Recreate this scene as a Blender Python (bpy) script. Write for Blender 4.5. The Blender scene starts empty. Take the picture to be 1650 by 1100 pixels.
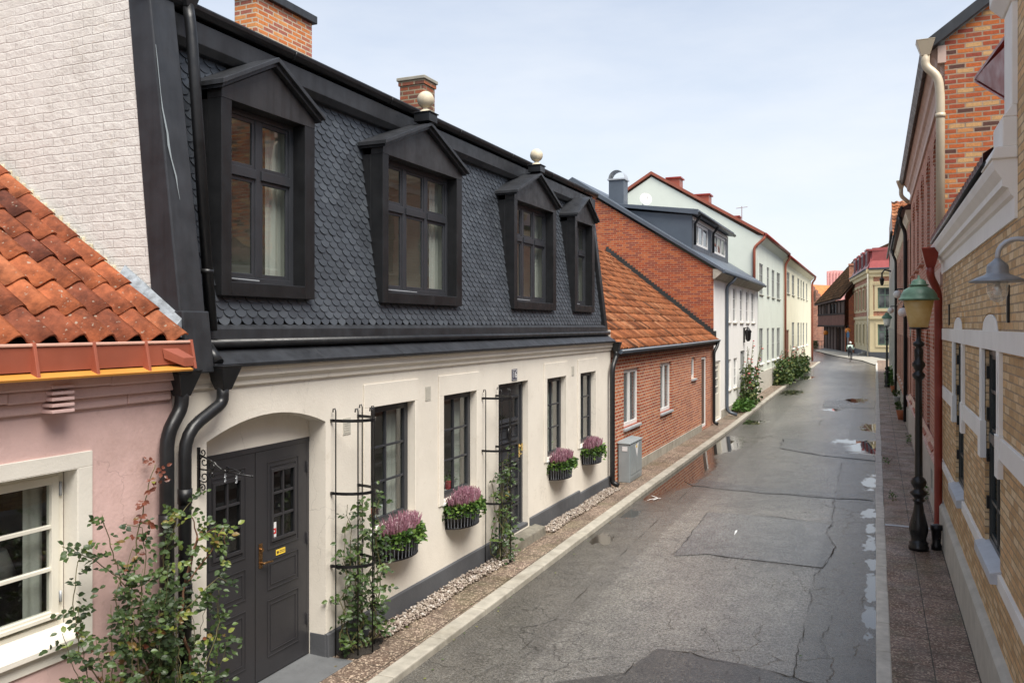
import bpy, bmesh, math, random
from mathutils import Vector, Matrix, noise
random.seed(7)
R = math.radians
rnd = random.random
def ru(a, b): return a + (b - a) * rnd()
scene = bpy.context.scene
COL = scene.collection

# ------------------------------------------------------------------ survey
F, SN, CS, H = 1342.0, 0.4002, 0.9164, 3.3       # focal length in photo pixels, yaw, eye height in metres
def Yx(px, X):
    k = (px - 825) / F
    return -X * (CS + k * SN) / (SN - k * CS)
def ZX(px, py, X):
    Y = Yx(px, X)
    return Y, H - (py - 524) * (-SN * X + CS * Y) / F
def at(px, py, d):
    u = (px - 825) / F * d
    return Vector((CS * u - SN * d, CS * d + SN * u, H - (py - 524) * d / F))
def lerp(kn, y):
    if y <= kn[0][0]: return kn[0][1]
    for (a, p), (b, q) in zip(kn, kn[1:]):
        if y <= b: return p + (q - p) * (y - a) / (b - a)
    return kn[-1][1]
def gl(y): return lerp([(-20, -.2), (30, -.2), (45, -.04), (60, 0), (78, .12), (200, .12)], y)      # left pavement level
def gr(y): return lerp([(-20, 0), (60, 0), (78, .12), (200, .12)], y)                               # right pavement level
def kx(y): return lerp([(-20, -4.3), (7, -4.38), (17, -4.48), (33, -4.52), (80, -4.45)], y)          # left kerb line
def roadz(x, y):
    t = min(1, max(0, -x / 4.45))
    t = t * t * (3 - 2 * t) * .35 + t * .65
    return (gr(y) - .06) * (1 - t) + (gl(y) - .07) * t
def gp(px, py):
    z = -.15
    for i in range(4):
        d = (H - z) * F / (py - 524); u = (px - 825) / F * d
        x, y = CS * u - SN * d, CS * d + SN * u
        z = roadz(x, y)
    return (x, y)

# ------------------------------------------------------------------ materials
def nt(name):
    m = bpy.data.materials.new(name); m.use_nodes = True
    n = m.node_tree; n.nodes.clear()
    o = n.nodes.new('ShaderNodeOutputMaterial'); b = n.nodes.new('ShaderNodeBsdfPrincipled')
    n.links.new(b.outputs[0], o.inputs[0])
    g = n.nodes.new('ShaderNodeNewGeometry')
    return m, n, b, g.outputs['Position'], o
def N(n, t, **kw):
    x = n.nodes.new(t)
    for k, v in kw.items():
        if k[0] == '_': setattr(x, k[1:], v)
        else: x.inputs[k.replace('__', ' ')].default_value = v
    return x
def noi(n, vec, scale, detail=4, rough=.55):
    x = N(n, 'ShaderNodeTexNoise', Scale=scale, Detail=detail, Roughness=rough)
    n.links.new(vec, x.inputs['Vector']); return x.outputs[0]
def ramp(n, fac, pts, interp='LINEAR'):
    r = n.nodes.new('ShaderNodeValToRGB'); r.color_ramp.interpolation = interp
    el = r.color_ramp.elements
    while len(el) < len(pts): el.new(.5)
    for e, (p, c) in zip(el, pts):
        e.position = p; e.color = (c, c, c, 1) if not hasattr(c, '__len__') else (*c, 1)
    n.links.new(fac, r.inputs[0]); return r.outputs[0]
def mixc(n, mode, fac, a, b):
    x = n.nodes.new('ShaderNodeMix'); x.data_type = 'RGBA'; x.blend_type = mode
    for s, v in ((0, fac), (6, a), (7, b)):
        if isinstance(v, (int, float)): x.inputs[s].default_value = v if s == 0 else (v, v, v, 1)
        elif isinstance(v, (tuple, list)): x.inputs[s].default_value = (*v, 1)
        else: n.links.new(v, x.inputs[s])
    return x.outputs[2]
def mth(n, op, a, b=0.0, c=None):
    x = n.nodes.new('ShaderNodeMath'); x.operation = op
    for s, v in ((0, a), (1, b), (2, c)):
        if v is None: continue
        if isinstance(v, (int, float)): x.inputs[s].default_value = v
        else: n.links.new(v, x.inputs[s])
    return x.outputs[0]
def bump(n, b, h, strength=.3, dist=.01, prev=None):
    x = N(n, 'ShaderNodeBump', Strength=strength, Distance=dist)
    n.links.new(h, x.inputs['Height'])
    if prev is not None: n.links.new(prev, x.inputs['Normal'])
    n.links.new(x.outputs[0], b.inputs['Normal']); return x.outputs[0]
def setspec(b, v): b.inputs['Specular IOR Level'].default_value = v

def simple(name, col, rough=.6, metal=0, var=.12, vs=2.5, bs=60, bst=.15, bd=.004, spec=.5, stain=0, streak=0, hair=0):
    m, n, b, P, o = nt(name)
    f = noi(n, P, vs, 6, .6)
    c = mixc(n, 'MULTIPLY', 1, tuple(col), ramp(n, f, [(.3, 1 - var), (.7, 1 + var)]))
    if stain:
        f2 = noi(n, P, .9, 8, .7)
        c = mixc(n, 'MULTIPLY', stain, c, ramp(n, f2, [(.35, (.5, .47, .42)), (.52, (1, 1, 1))]))
    if streak:
        mp = N(n, 'ShaderNodeMapping'); mp.inputs['Scale'].default_value = (9, 9, .5)
        n.links.new(P, mp.inputs[0])
        f3 = noi(n, mp.outputs[0], 1.2, 5, .6)
        c = mixc(n, 'MULTIPLY', streak, c, ramp(n, f3, [(.38, (.55, .52, .48)), (.55, (1, 1, 1)), (.7, (1.15, 1.13, 1.1))]))
    if hair:
        wv = N(n, 'ShaderNodeVectorMath', _operation='MULTIPLY_ADD'); nn = N(n, 'ShaderNodeTexNoise', Scale=3.0, Detail=6.0); n.links.new(P, nn.inputs['Vector'])
        n.links.new(nn.outputs['Color'], wv.inputs[0]); wv.inputs[1].default_value = (.5, .5, .5); n.links.new(P, wv.inputs[2])
        ce = N(n, 'ShaderNodeTexVoronoi', Scale=.8); ce.feature = 'DISTANCE_TO_EDGE'; n.links.new(wv.outputs[0], ce.inputs['Vector'])
        k = mth(n, 'MULTIPLY', ramp(n, ce.outputs['Distance'], [(0, 1), (.0035, 0)]), ramp(n, noi(n, P, .6, 2), [(.5, 0), (.56, 1)]))
        c = mixc(n, 'MIX', mth(n, 'MULTIPLY', k, hair), c, tuple(x * .5 for x in col))
        c = mixc(n, 'MULTIPLY', hair, c, ramp(n, noi(n, P, 4.5, 8, .8), [(.33, (.80, .77, .72)), (.42, (1, 1, 1))]))
    n.links.new(c, b.inputs['Base Color'])
    rr = ramp(n, noi(n, P, vs * 3, 4), [(.3, max(.02, rough - .1)), (.7, min(1, rough + .1))])
    n.links.new(rr, b.inputs['Roughness'])
    b.inputs['Metallic'].default_value = metal; setspec(b, spec)
    if bst: bump(n, b, noi(n, P, bs, 4), bst, bd)
    return m
def wallmap(n, P):
    g = N(n, 'ShaderNodeNewGeometry'); s = N(n, 'ShaderNodeSeparateXYZ'); n.links.new(P, s.inputs[0])
    sn = N(n, 'ShaderNodeSeparateXYZ'); n.links.new(g.outputs['True Normal'], sn.inputs[0])
    ax = mth(n, 'GREATER_THAN', mth(n, 'ABSOLUTE', sn.outputs[0]), .6)
    u = mth(n, 'ADD', mth(n, 'MULTIPLY', s.outputs[1], ax), mth(n, 'MULTIPLY', s.outputs[0], mth(n, 'SUBTRACT', 1.0, ax)))
    cb = N(n, 'ShaderNodeCombineXYZ'); n.links.new(u, cb.inputs[0]); n.links.new(s.outputs[2], cb.inputs[1])
    return cb.outputs[0]
def brick(name, cols, mortar, bw=.25, bh=.075, ms=.011, bst=.6, bd=.006, rough=.85, dirt=.35, wob=.006, paint=None, spec=.3, msmooth=.15):
    m, n, b, P, o = nt(name)
    uv = wallmap(n, P)
    wn = N(n, 'ShaderNodeTexNoise', Scale=5.0, Detail=3.0); n.links.new(P, wn.inputs['Vector'])
    vm = N(n, 'ShaderNodeVectorMath', _operation='MULTIPLY_ADD')
    n.links.new(wn.outputs['Color'], vm.inputs[0]); vm.inputs[1].default_value = (wob, wob, 0); n.links.new(uv, vm.inputs[2])
    t = N(n, 'ShaderNodeTexBrick', Scale=1.0); t.offset = .5; t.squash = 1
    t.inputs['Color1'].default_value = (0, 0, 0, 1); t.inputs['Color2'].default_value = (1, 1, 1, 1)
    t.inputs['Mortar'].default_value = (.5, .5, .5, 1)
    t.inputs['Mortar Size'].default_value = ms; t.inputs['Mortar Smooth'].default_value = msmooth
    t.inputs['Brick Width'].default_value = bw; t.inputs['Row Height'].default_value = bh
    n.links.new(vm.outputs[0], t.inputs['Vector'])
    k = len(cols)
    cc = ramp(n, t.outputs['Color'], [((i + .0) / k, c) for i, c in enumerate(cols)], 'CONSTANT')
    f1 = noi(n, P, 28, 5, .7)
    cc = mixc(n, 'MULTIPLY', 1, cc, ramp(n, f1, [(.25, .72), (.75, 1.25)]))
    mc = mixc(n, 'MULTIPLY', 1, tuple(mortar), ramp(n, noi(n, P, 7, 4), [(.3, .75), (.7, 1.15)]))
    c = mixc(n, 'MIX', t.outputs['Fac'], cc, mc)
    c = mixc(n, 'MULTIPLY', dirt, c, ramp(n, noi(n, P, .7, 7, .65), [(.32, (.45, .42, .4)), (.55, (1, 1, 1))]))
    if paint:
        pf = ramp(n, noi(n, P, 1.6, 8, .75), [(.3, (.68, .66, .62)), (.5, (1, 1, 1))])
        pc = mixc(n, 'MULTIPLY', .5, tuple(paint), pf)
        crack = ramp(n, noi(n, P, 6, 8, .8), [(.36, 0), (.39, 1)])
        low = mixc(n, 'MIX', mth(n, 'MULTIPLY', mth(n, 'MULTIPLY', t.outputs['Fac'], ramp(n, noi(n, P, 3, 6, .8), [(.45, 0), (.6, 1)])), .3), pc, (.42, .38, .33))
        c = mixc(n, 'MIX', mth(n, 'MAXIMUM', crack, .75), c, low)
    n.links.new(c, b.inputs['Base Color']); b.inputs['Roughness'].default_value = rough; setspec(b, spec)
    h = mth(n, 'ADD', mth(n, 'MULTIPLY', mth(n, 'SUBTRACT', 1.0, t.outputs['Fac']), 1.0), mth(n, 'MULTIPLY', f1, .5))
    h = mth(n, 'ADD', h, mth(n, 'MULTIPLY', t.outputs['Color'], .25))
    if paint:
        h = mth(n, 'ADD', mth(n, 'MULTIPLY', h, ramp(n, noi(n, P, 2.2, 5, .7), [(.35, .15), (.62, 1)])), mth(n, 'MULTIPLY', noi(n, P, 16, 6, .7), .9))
    bump(n, b, h, bst, bd)
    return m
def tinted(name, pts, rough=.7, var=.2, vs=12, bs=80, bst=.2, bd=.004, spec=.4, trans=0, metal=0, grime=0, lichen=0):
    m, n, b, P, o = nt(name)
    a = N(n, 'ShaderNodeAttribute'); a.attribute_name = 'tint'
    c = ramp(n, a.outputs['Fac'], pts)
    c = mixc(n, 'MULTIPLY', 1, c, ramp(n, noi(n, P, vs, 5, .65), [(.25, 1 - var), (.75, 1 + var)]))
    if grime: c = mixc(n, 'MULTIPLY', grime, c, ramp(n, noi(n, P, 2.2, 8, .75), [(.4, (.25, .2, .18)), (.58, (1, 1, 1))]))
    if lichen: c = mixc(n, 'MIX', mth(n, 'MULTIPLY', ramp(n, noi(n, P, 26, 3, .5), [(.66, 0), (.70, 1)]), lichen), c, (.36, .33, .26))
    n.links.new(c, b.inputs['Base Color']); b.inputs['Roughness'].default_value = rough
    b.inputs['Metallic'].default_value = metal; setspec(b, spec)
    if bst: bump(n, b, noi(n, P, bs, 4), bst, bd)
    if trans:
        tr = N(n, 'ShaderNodeBsdfTranslucent'); n.links.new(c, tr.inputs[0])
        mx = N(n, 'ShaderNodeMixShader', Fac=trans)
        n.links.new(b.outputs[0], mx.inputs[1]); n.links.new(tr.outputs[0], mx.inputs[2]); n.links.new(mx.outputs[0], o.inputs[0])
    return m
def glassmat(name, ior=1.6, tint=(.8, .85, .83), rough=.0):
    m, n, b, P, o = nt(name); n.nodes.remove(b)
    t = N(n, 'ShaderNodeBsdfTransparent'); t.inputs[0].default_value = (*tint, 1)
    g = N(n, 'ShaderNodeBsdfGlossy', Roughness=rough); g.inputs[0].default_value = (1, 1, 1, 1)
    lw = N(n, 'ShaderNodeLayerWeight', Blend=.5)
    fr = N(n, 'ShaderNodeMath', _operation='MULTIPLY_ADD'); n.links.new(mth(n, 'POWER', lw.outputs['Facing'], 3.2), fr.inputs[0]); fr.inputs[1].default_value = .85; fr.inputs[2].default_value = .05 * ior
    nz = N(n, 'ShaderNodeBump', Strength=.06, Distance=.01); n.links.new(noi(n, P, 3.0, 2), nz.inputs['Height'])
    n.links.new(nz.outputs[0], g.inputs['Normal'])
    mx = N(n, 'ShaderNodeMixShader'); n.links.new(fr.outputs[0], mx.inputs[0])
    n.links.new(t.outputs[0], mx.inputs[1]); n.links.new(g.outputs[0], mx.inputs[2]); n.links.new(mx.outputs[0], o.inputs[0])
    return m

MT = {}
MT['cream'] = simple('cream render', (.72, .67, .585), .85, var=.05, vs=1.3, bs=45, bst=.35, bd=.006, spec=.2, stain=.14, hair=.5)
MT['pink'] = simple('pink render', (.62, .43, .395), .88, var=.07, vs=1.6, bs=35, bst=.4, bd=.007, spec=.2, stain=.4, hair=.6)
MT['trim_white'] = simple('off white masonry paint', (.68, .645, .57), .75, var=.06, bs=50, bst=.35, bd=.005, spec=.25, stain=.15)
MT['grey_plinth'] = simple('dark grey plinth paint', (.075, .078, .085), .7, bs=40, bst=.4, bd=.006)
MT['black_metal'] = simple('black sheet metal', (.013, .0135, .0148), .38, metal=0, var=.3, vs=3, bs=5, bst=.3, bd=.008, spec=.4, streak=.3)
MT['dark_metal'] = simple('charcoal sheet metal', (.028, .030, .034), .42, var=.3, vs=3, bs=4, bst=.35, bd=.008, spec=.4, streak=.4)
MT['pediment'] = simple('streaked dark sheet metal', (.026, .025, .026), .42, var=.3, vs=3, bs=4, bst=.35, bd=.006, streak=.8)
MT['frame_dark'] = simple('dark grey paint', (.030, .032, .037), .38, var=.08, bs=30, bst=.08)
MT['garage'] = simple('anthracite door paint', (.031, .030, .033), .42, var=.08, bs=60, bst=.1)
MT['iron'] = simple('black iron', (.006, .006, .007), .36, var=.2, bs=50, bst=.2)
MT['slate'] = tinted('slate scales', [(0, (.034, .039, .047)), (.5, (.044, .051, .061)), (.92, (.054, .062, .073)), (1, (.09, .10, .11))], .5, .28, 1.6, 30, .25, .003, .5)
MT['tile'] = tinted('clay pantiles', [(0, (.15, .042, .022)), (.3, (.25, .068, .028)), (.7, (.34, .098, .036)), (1, (.40, .15, .07))], .75, .38, 14, 60, .4, .006, .25, grime=.75, lichen=.6)
MT['tile_old'] = tinted('weathered clay pantiles', [(0, (.10, .045, .025)), (.3, (.24, .085, .038)), (.7, (.37, .135, .055)), (1, (.42, .21, .11))], .8, .4, 8, 40, .3, .006, .2, grime=.6, lichen=.5)
MT['tile_brown'] = tinted('brown roof tiles', [(0, (.06, .022, .018)), (.5, (.12, .04, .03)), (1, (.19, .075, .055))], .55, .25, 14, 60, .2, .004, .4)
MT['tile_moss'] = tinted('mossy old roof tiles', [(0, (.055, .04, .025)), (.5, (.11, .06, .03)), (1, (.17, .10, .05))], .85, .4, 3, 20, .3, .01, .2, grime=.5)
MT['wbrick'] = brick('white painted brick', [(.6, .5, .36), (.62, .55, .42)], (.55, .5, .42), .25, .078, .007, .8, .008, dirt=.22, wob=.035, paint=(.68, .655, .605), msmooth=.6)
MT['rbrick'] = brick('red brick', [(.36, .09, .042), (.44, .13, .055), (.32, .078, .038), (.47, .155, .07), (.28, .07, .042), (.38, .12, .06)], (.56, .42, .31), .24, .077, .012, dirt=.3)
MT['rbrick2'] = brick('deep red brick', [(.33, .07, .03), (.40, .095, .035), (.28, .065, .035), (.43, .12, .045), (.24, .06, .04)], (.40, .22, .13), .24, .077, .010, dirt=.2)
MT['obrick'] = brick('mixed orange brick', [(.38, .085, .03), (.5, .15, .04), (.27, .06, .035), (.45, .11, .03), (.10, .045, .035), (.50, .22, .08), (.34, .075, .03), (.47, .13, .035), (.30, .08, .04), (.40, .10, .035), (.36, .09, .035), (.44, .13, .04), (.52, .30, .13)], (.33, .25, .18), .235, .078, .011, dirt=.15, bst=.8, bd=.008, wob=.012)
MT['chbrick'] = brick('chimney brick', [(.50, .15, .045), (.60, .20, .06), (.40, .13, .07), (.56, .19, .06), (.36, .12, .08), (.62, .26, .09)], (.55, .45, .33), .25, .078, .012, dirt=.2, bst=.8)
MT['chbrick_old'] = brick('weathered chimney brick', [(.26, .09, .055), (.36, .12, .06), (.16, .07, .05), (.32, .10, .05)], (.34, .29, .2), .25, .078, .012, dirt=.5, bst=.8)
MT['ybrick'] = brick('yellow brick', [(.64, .44, .23), (.70, .50, .28), (.58, .38, .19), (.73, .55, .33), (.66, .42, .21), (.52, .33, .16)], (.38, .28, .18), .235, .068, .007, dirt=.15, bst=.7, wob=.006)
MT['sbrick'] = brick('salmon brick', [(.42, .17, .11), (.49, .215, .14), (.37, .14, .09), (.45, .19, .13)], (.50, .38, .30), .24, .077, .011, dirt=.25)
MT['cbrick'] = brick('distant brown brick', [(.27, .11, .075), (.33, .14, .09), (.22, .09, .065), (.36, .17, .11)], (.36, .24, .17), .5, .16, .018, dirt=.5)
MT['whitewall'] = simple('white render', (.80, .79, .755), .8, var=.03, bs=30, bst=.15, spec=.2, stain=.05)
MT['mint'] = simple('mint render', (.67, .71, .63), .85, var=.04, vs=.8, bs=30, bst=.15, spec=.2, stain=.08)
MT['paleyellow'] = simple('pale yellow render', (.76, .72, .55), .85, var=.04, vs=.8, bs=30, bst=.15, spec=.2, stain=.06)
MT['stoneyellow'] = simple('yellow stucco', (.62, .52, .32), .8, var=.06, vs=.8, bs=20, bst=.2, spec=.2, stain=.1)
MT['greywall'] = simple('grey render', (.42, .42, .40), .85, var=.05, stain=.15)
MT['trim_bright'] = simple('white banding paint', (.82, .80, .75), .7, var=.04, bs=50, bst=.3, bd=.004, stain=.12)
MT['concrete'] = simple('weathered concrete', (.33, .31, .26), .85, var=.2, vs=4, bs=40, bst=.5, bd=.006, stain=.45)
MT['plinth_cream'] = simple('cream plinth', (.50, .475, .41), .85, var=.12, vs=4, bs=40, bst=.5, bd=.006, stain=.25)
MT['granite'] = simple('granite kerb', (.36, .335, .28), .75, var=.2, vs=6, bs=90, bst=.5, bd=.004, stain=.5)
MT['granite_r'] = simple('pale granite kerb', (.52, .49, .43), .7, var=.18, vs=6, bs=90, bst=.4, bd=.004, stain=.3)
MT['step_stone'] = simple('old granite step', (.19, .175, .14), .75, var=.3, vs=8, bs=60, bst=.8, bd=.01, stain=.5)
MT['threshold'] = simple('painted concrete ramp', (.12, .125, .13), .55, var=.12, vs=5, bs=60, bst=.3)
MT['red_metal'] = simple('red brown painted metal', (.24, .035, .022), .38, var=.15, bs=8, bst=.15, bd=.004)
MT['rust_metal'] = simple('terracotta painted gutter', (.29, .082, .048), .45, var=.14, bs=8, bst=.15, bd=.004)
MT['pale_edge'] = simple('pale gutter edge', (.60, .36, .28), .5, var=.1)
MT['orange_flash'] = simple('orange flashing', (.52, .23, .045), .45, var=.1, bs=8, bst=.2)
MT['zinc'] = simple('blue grey sheet metal', (.075, .092, .115), .42, var=.14, vs=1.5, bs=4, bst=.15, spec=.5)
MT['zinc_light'] = simple('galvanised metal', (.42, .44, .46), .4, metal=.3, var=.12, bs=20, bst=.1)
MT['lead'] = simple('mottled lead flashing', (.17, .19, .21), .5, var=.55, vs=14, bs=30, bst=.4)
MT['beige_metal'] = simple('beige painted metal', (.50, .42, .30), .45, var=.1, bs=20, bst=.1, stain=.2)
MT['pinkstone'] = simple('pinkish cornice paint', (.50, .37, .31), .7, var=.1, vs=3, stain=.2)
MT['red_roof'] = simple('red sheet roof', (.33, .075, .07), .45, var=.12)
MT['pink_roof'] = simple('faded red sheet roof', (.42, .17, .155), .6, var=.15)
MT['orange_roof'] = simple('orange tile roof', (.55, .17, .05), .8, var=.2, vs=1.5)
MT['white_paint'] = simple('white gloss paint', (.76, .76, .74), .4, var=.03, bst=.05)
MT['cream_paint'] = simple('cream window paint', (.68, .65, .56), .4, var=.05, bst=.08)
MT['green_paint'] = simple('green window paint', (.10, .16, .12), .4)
MT['dgreen_paint'] = simple('blackish green window paint', (.03, .036, .036), .38, var=.15)
MT['copper'] = simple('verdigris copper', (.12, .22, .15), .45, var=.35, vs=7, bs=20, bst=.15, stain=.3)
MT['brass'] = simple('aged brass', (.28, .16, .07), .3, metal=.9, var=.3, vs=20)
MT['brass_plate'] = simple('polished brass', (.66, .49, .18), .3, metal=.8, var=.1)
MT['ball'] = simple('weathered wooden ball paint', (.62, .54, .40), .7, var=.15, vs=14, bs=40, bst=.3, stain=.35)
MT['cabinet'] = simple('grey utility paint', (.25, .28, .29), .45, var=.08, bs=30, bst=.08, stain=.25)
MT['sticker_white'] = simple('white sticker', (.7, .7, .7), .4, bst=0)
MT['sticker_yellow'] = simple('yellow sticker', (.78, .55, .06), .4, bst=0)
MT['sticker_red'] = simple('red sticker', (.55, .03, .03), .4, bst=0)
MT['enamel_blue'] = simple('dark blue enamel', (.015, .02, .06), .25, bst=0)
MT['wood_dark'] = simple('dark weathered timber', (.105, .06, .042), .8, var=.35, vs=6, streak=.8, bs=12, bst=.5, bd=.02)
MT['wood_red'] = simple('red brown boards', (.21, .085, .055), .8, var=.35, vs=5, streak=.9, bs=12, bst=.4, bd=.02)
MT['wood_black'] = simple('blackened timber', (.045, .03, .024), .85, var=.3, vs=6, spec=.2)
MT['scar'] = simple('yellowed lime paint', (.60, .53, .38), .85, var=.2, vs=9, bs=40, bst=.5, stain=.4)
MT['soil'] = simple('dark soil', (.022, .017, .012), .9, var=.4, vs=20, bs=60, bst=1, bd=.02)
MT['room'] = simple('interior paint', (.55, .54, .48), .9, var=.05, bst=0)
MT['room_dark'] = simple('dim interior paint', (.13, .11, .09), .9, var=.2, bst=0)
MT['curtain'] = simple('pale curtain fabric', (.48, .47, .43), .9, var=.05, bst=.1)
MT['orange_thing'] = simple('orange paint', (.72, .22, .02), .5, bst=.2)
MT['terracotta'] = simple('terracotta pot', (.38, .13, .06), .8)
MT['potgrey'] = simple('grey pot', (.30, .31, .30), .6)
MT['shade_grey'] = simple('grey lamp shade', (.2, .19, .18), .8)
MT['skin'] = simple('skin', (.5, .3, .22), .6, bst=0)
MT['mintcloth'] = simple('pale mint jacket cloth', (.46, .58, .50), .8, bst=.1)
MT['darkcloth'] = simple('dark cloth', (.02, .022, .026), .8, bst=.1)
MT['greyhair'] = simple('grey hair', (.45, .44, .42), .8)
MT['stem'] = simple('green brown stem', (.10, .09, .035), .7, var=.3, vs=10)
MT['bark'] = simple('rose bark', (.16, .08, .045), .8, var=.3, vs=20)
MT['leaf'] = tinted('rose leaves', [(0, (.018, .034, .012)), (.45, (.045, .078, .022)), (.75, (.085, .135, .032)), (.9, (.21, .23, .04)), (1, (.15, .045, .025))], .42, .2, 30, bst=0, spec=.5, trans=.2)
MT['leaf_far'] = tinted('garden leaves', [(0, (.02, .04, .012)), (.6, (.06, .11, .03)), (.9, (.13, .17, .05)), (1, (.3, .3, .1))], .55, .2, 30, bst=0, trans=.25)
MT['leaf_lush'] = tinted('bright leaves', [(0, (.03, .07, .015)), (.6, (.07, .16, .03)), (1, (.15, .26, .06))], .55, .2, 30, bst=0, trans=.25)
MT['ivy'] = tinted('ivy leaves', [(0, (.02, .045, .012)), (.5, (.055, .12, .022)), (1, (.18, .27, .06))], .4, .2, 30, bst=0, trans=.2)
MT['heather'] = tinted('heather spikes', [(0, (.12, .06, .06)), (.4, (.27, .11, .15)), (.8, (.38, .19, .25)), (1, (.48, .36, .38))], .8, .2, 40, bst=0, trans=.15)
MT['blossom'] = tinted('pink blossom', [(0, (.5, .08, .1)), (1, (.75, .35, .3))], .7, bst=0, trans=.2)
MT['pebble'] = tinted('river pebbles', [(0, (.14, .10, .085)), (.3, (.26, .21, .17)), (.6, (.30, .25, .2)), (.85, (.38, .33, .28)), (1, (.50, .46, .42))], .6, .15, 60, bst=.2)
MT['glass'] = glassmat('window glass', 1.75)
MT['glass_r'] = glassmat('dull window glass', 1.2)
[setattr(k.inputs[1], 'default_value', .28) for k in MT['glass_r'].node_tree.nodes if k.type == 'MATH' and k.operation == 'MULTIPLY_ADD']
MT['glass_clear'] = glassmat('clear lamp glass', 3.0, (.93, .93, .9))
_n = MT['glass_clear'].node_tree; _o = [k for k in _n.nodes if k.type == 'OUTPUT_MATERIAL'][0]; _s = _o.inputs[0].links[0].from_socket
_d = _n.nodes.new('ShaderNodeBsdfDiffuse'); _d.inputs[0].default_value = (.85, .84, .8, 1); _m = _n.nodes.new('ShaderNodeMixShader'); _m.inputs[0].default_value = .22
_n.links.new(_s, _m.inputs[1]); _n.links.new(_d.outputs[0], _m.inputs[2]); _n.links.new(_m.outputs[0], _o.inputs[0])
def darkglass():
    m, n, b, P, o = nt('far window glass')
    c = ramp(n, noi(n, P, .8, 2), [(.35, (.03, .035, .04)), (.65, (.16, .17, .17))])
    n.links.new(c, b.inputs['Base Color']); b.inputs['Roughness'].default_value = .06
    return m
MT['dglass'] = darkglass()
def ambermat():
    m, n, b, P, o = nt('amber lantern glass')
    c = ramp(n, noi(n, P, 6, 4), [(.3, (.74, .52, .2)), (.7, (.86, .68, .34))])
    n.links.new(c, b.inputs['Base Color']); b.inputs['Roughness'].default_value = .25
    t = N(n, 'ShaderNodeBsdfTranslucent'); n.links.new(c, t.inputs[0])
    mx = N(n, 'ShaderNodeMixShader', Fac=.45); n.links.new(b.outputs[0], mx.inputs[1]); n.links.new(t.outputs[0], mx.inputs[2])
    n.links.new(mx.outputs[0], o.inputs[0]); return m
MT['amber'] = ambermat()
MT['milk'] = simple('milky lantern glass', (.66, .66, .62), .3, bst=0)

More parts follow.
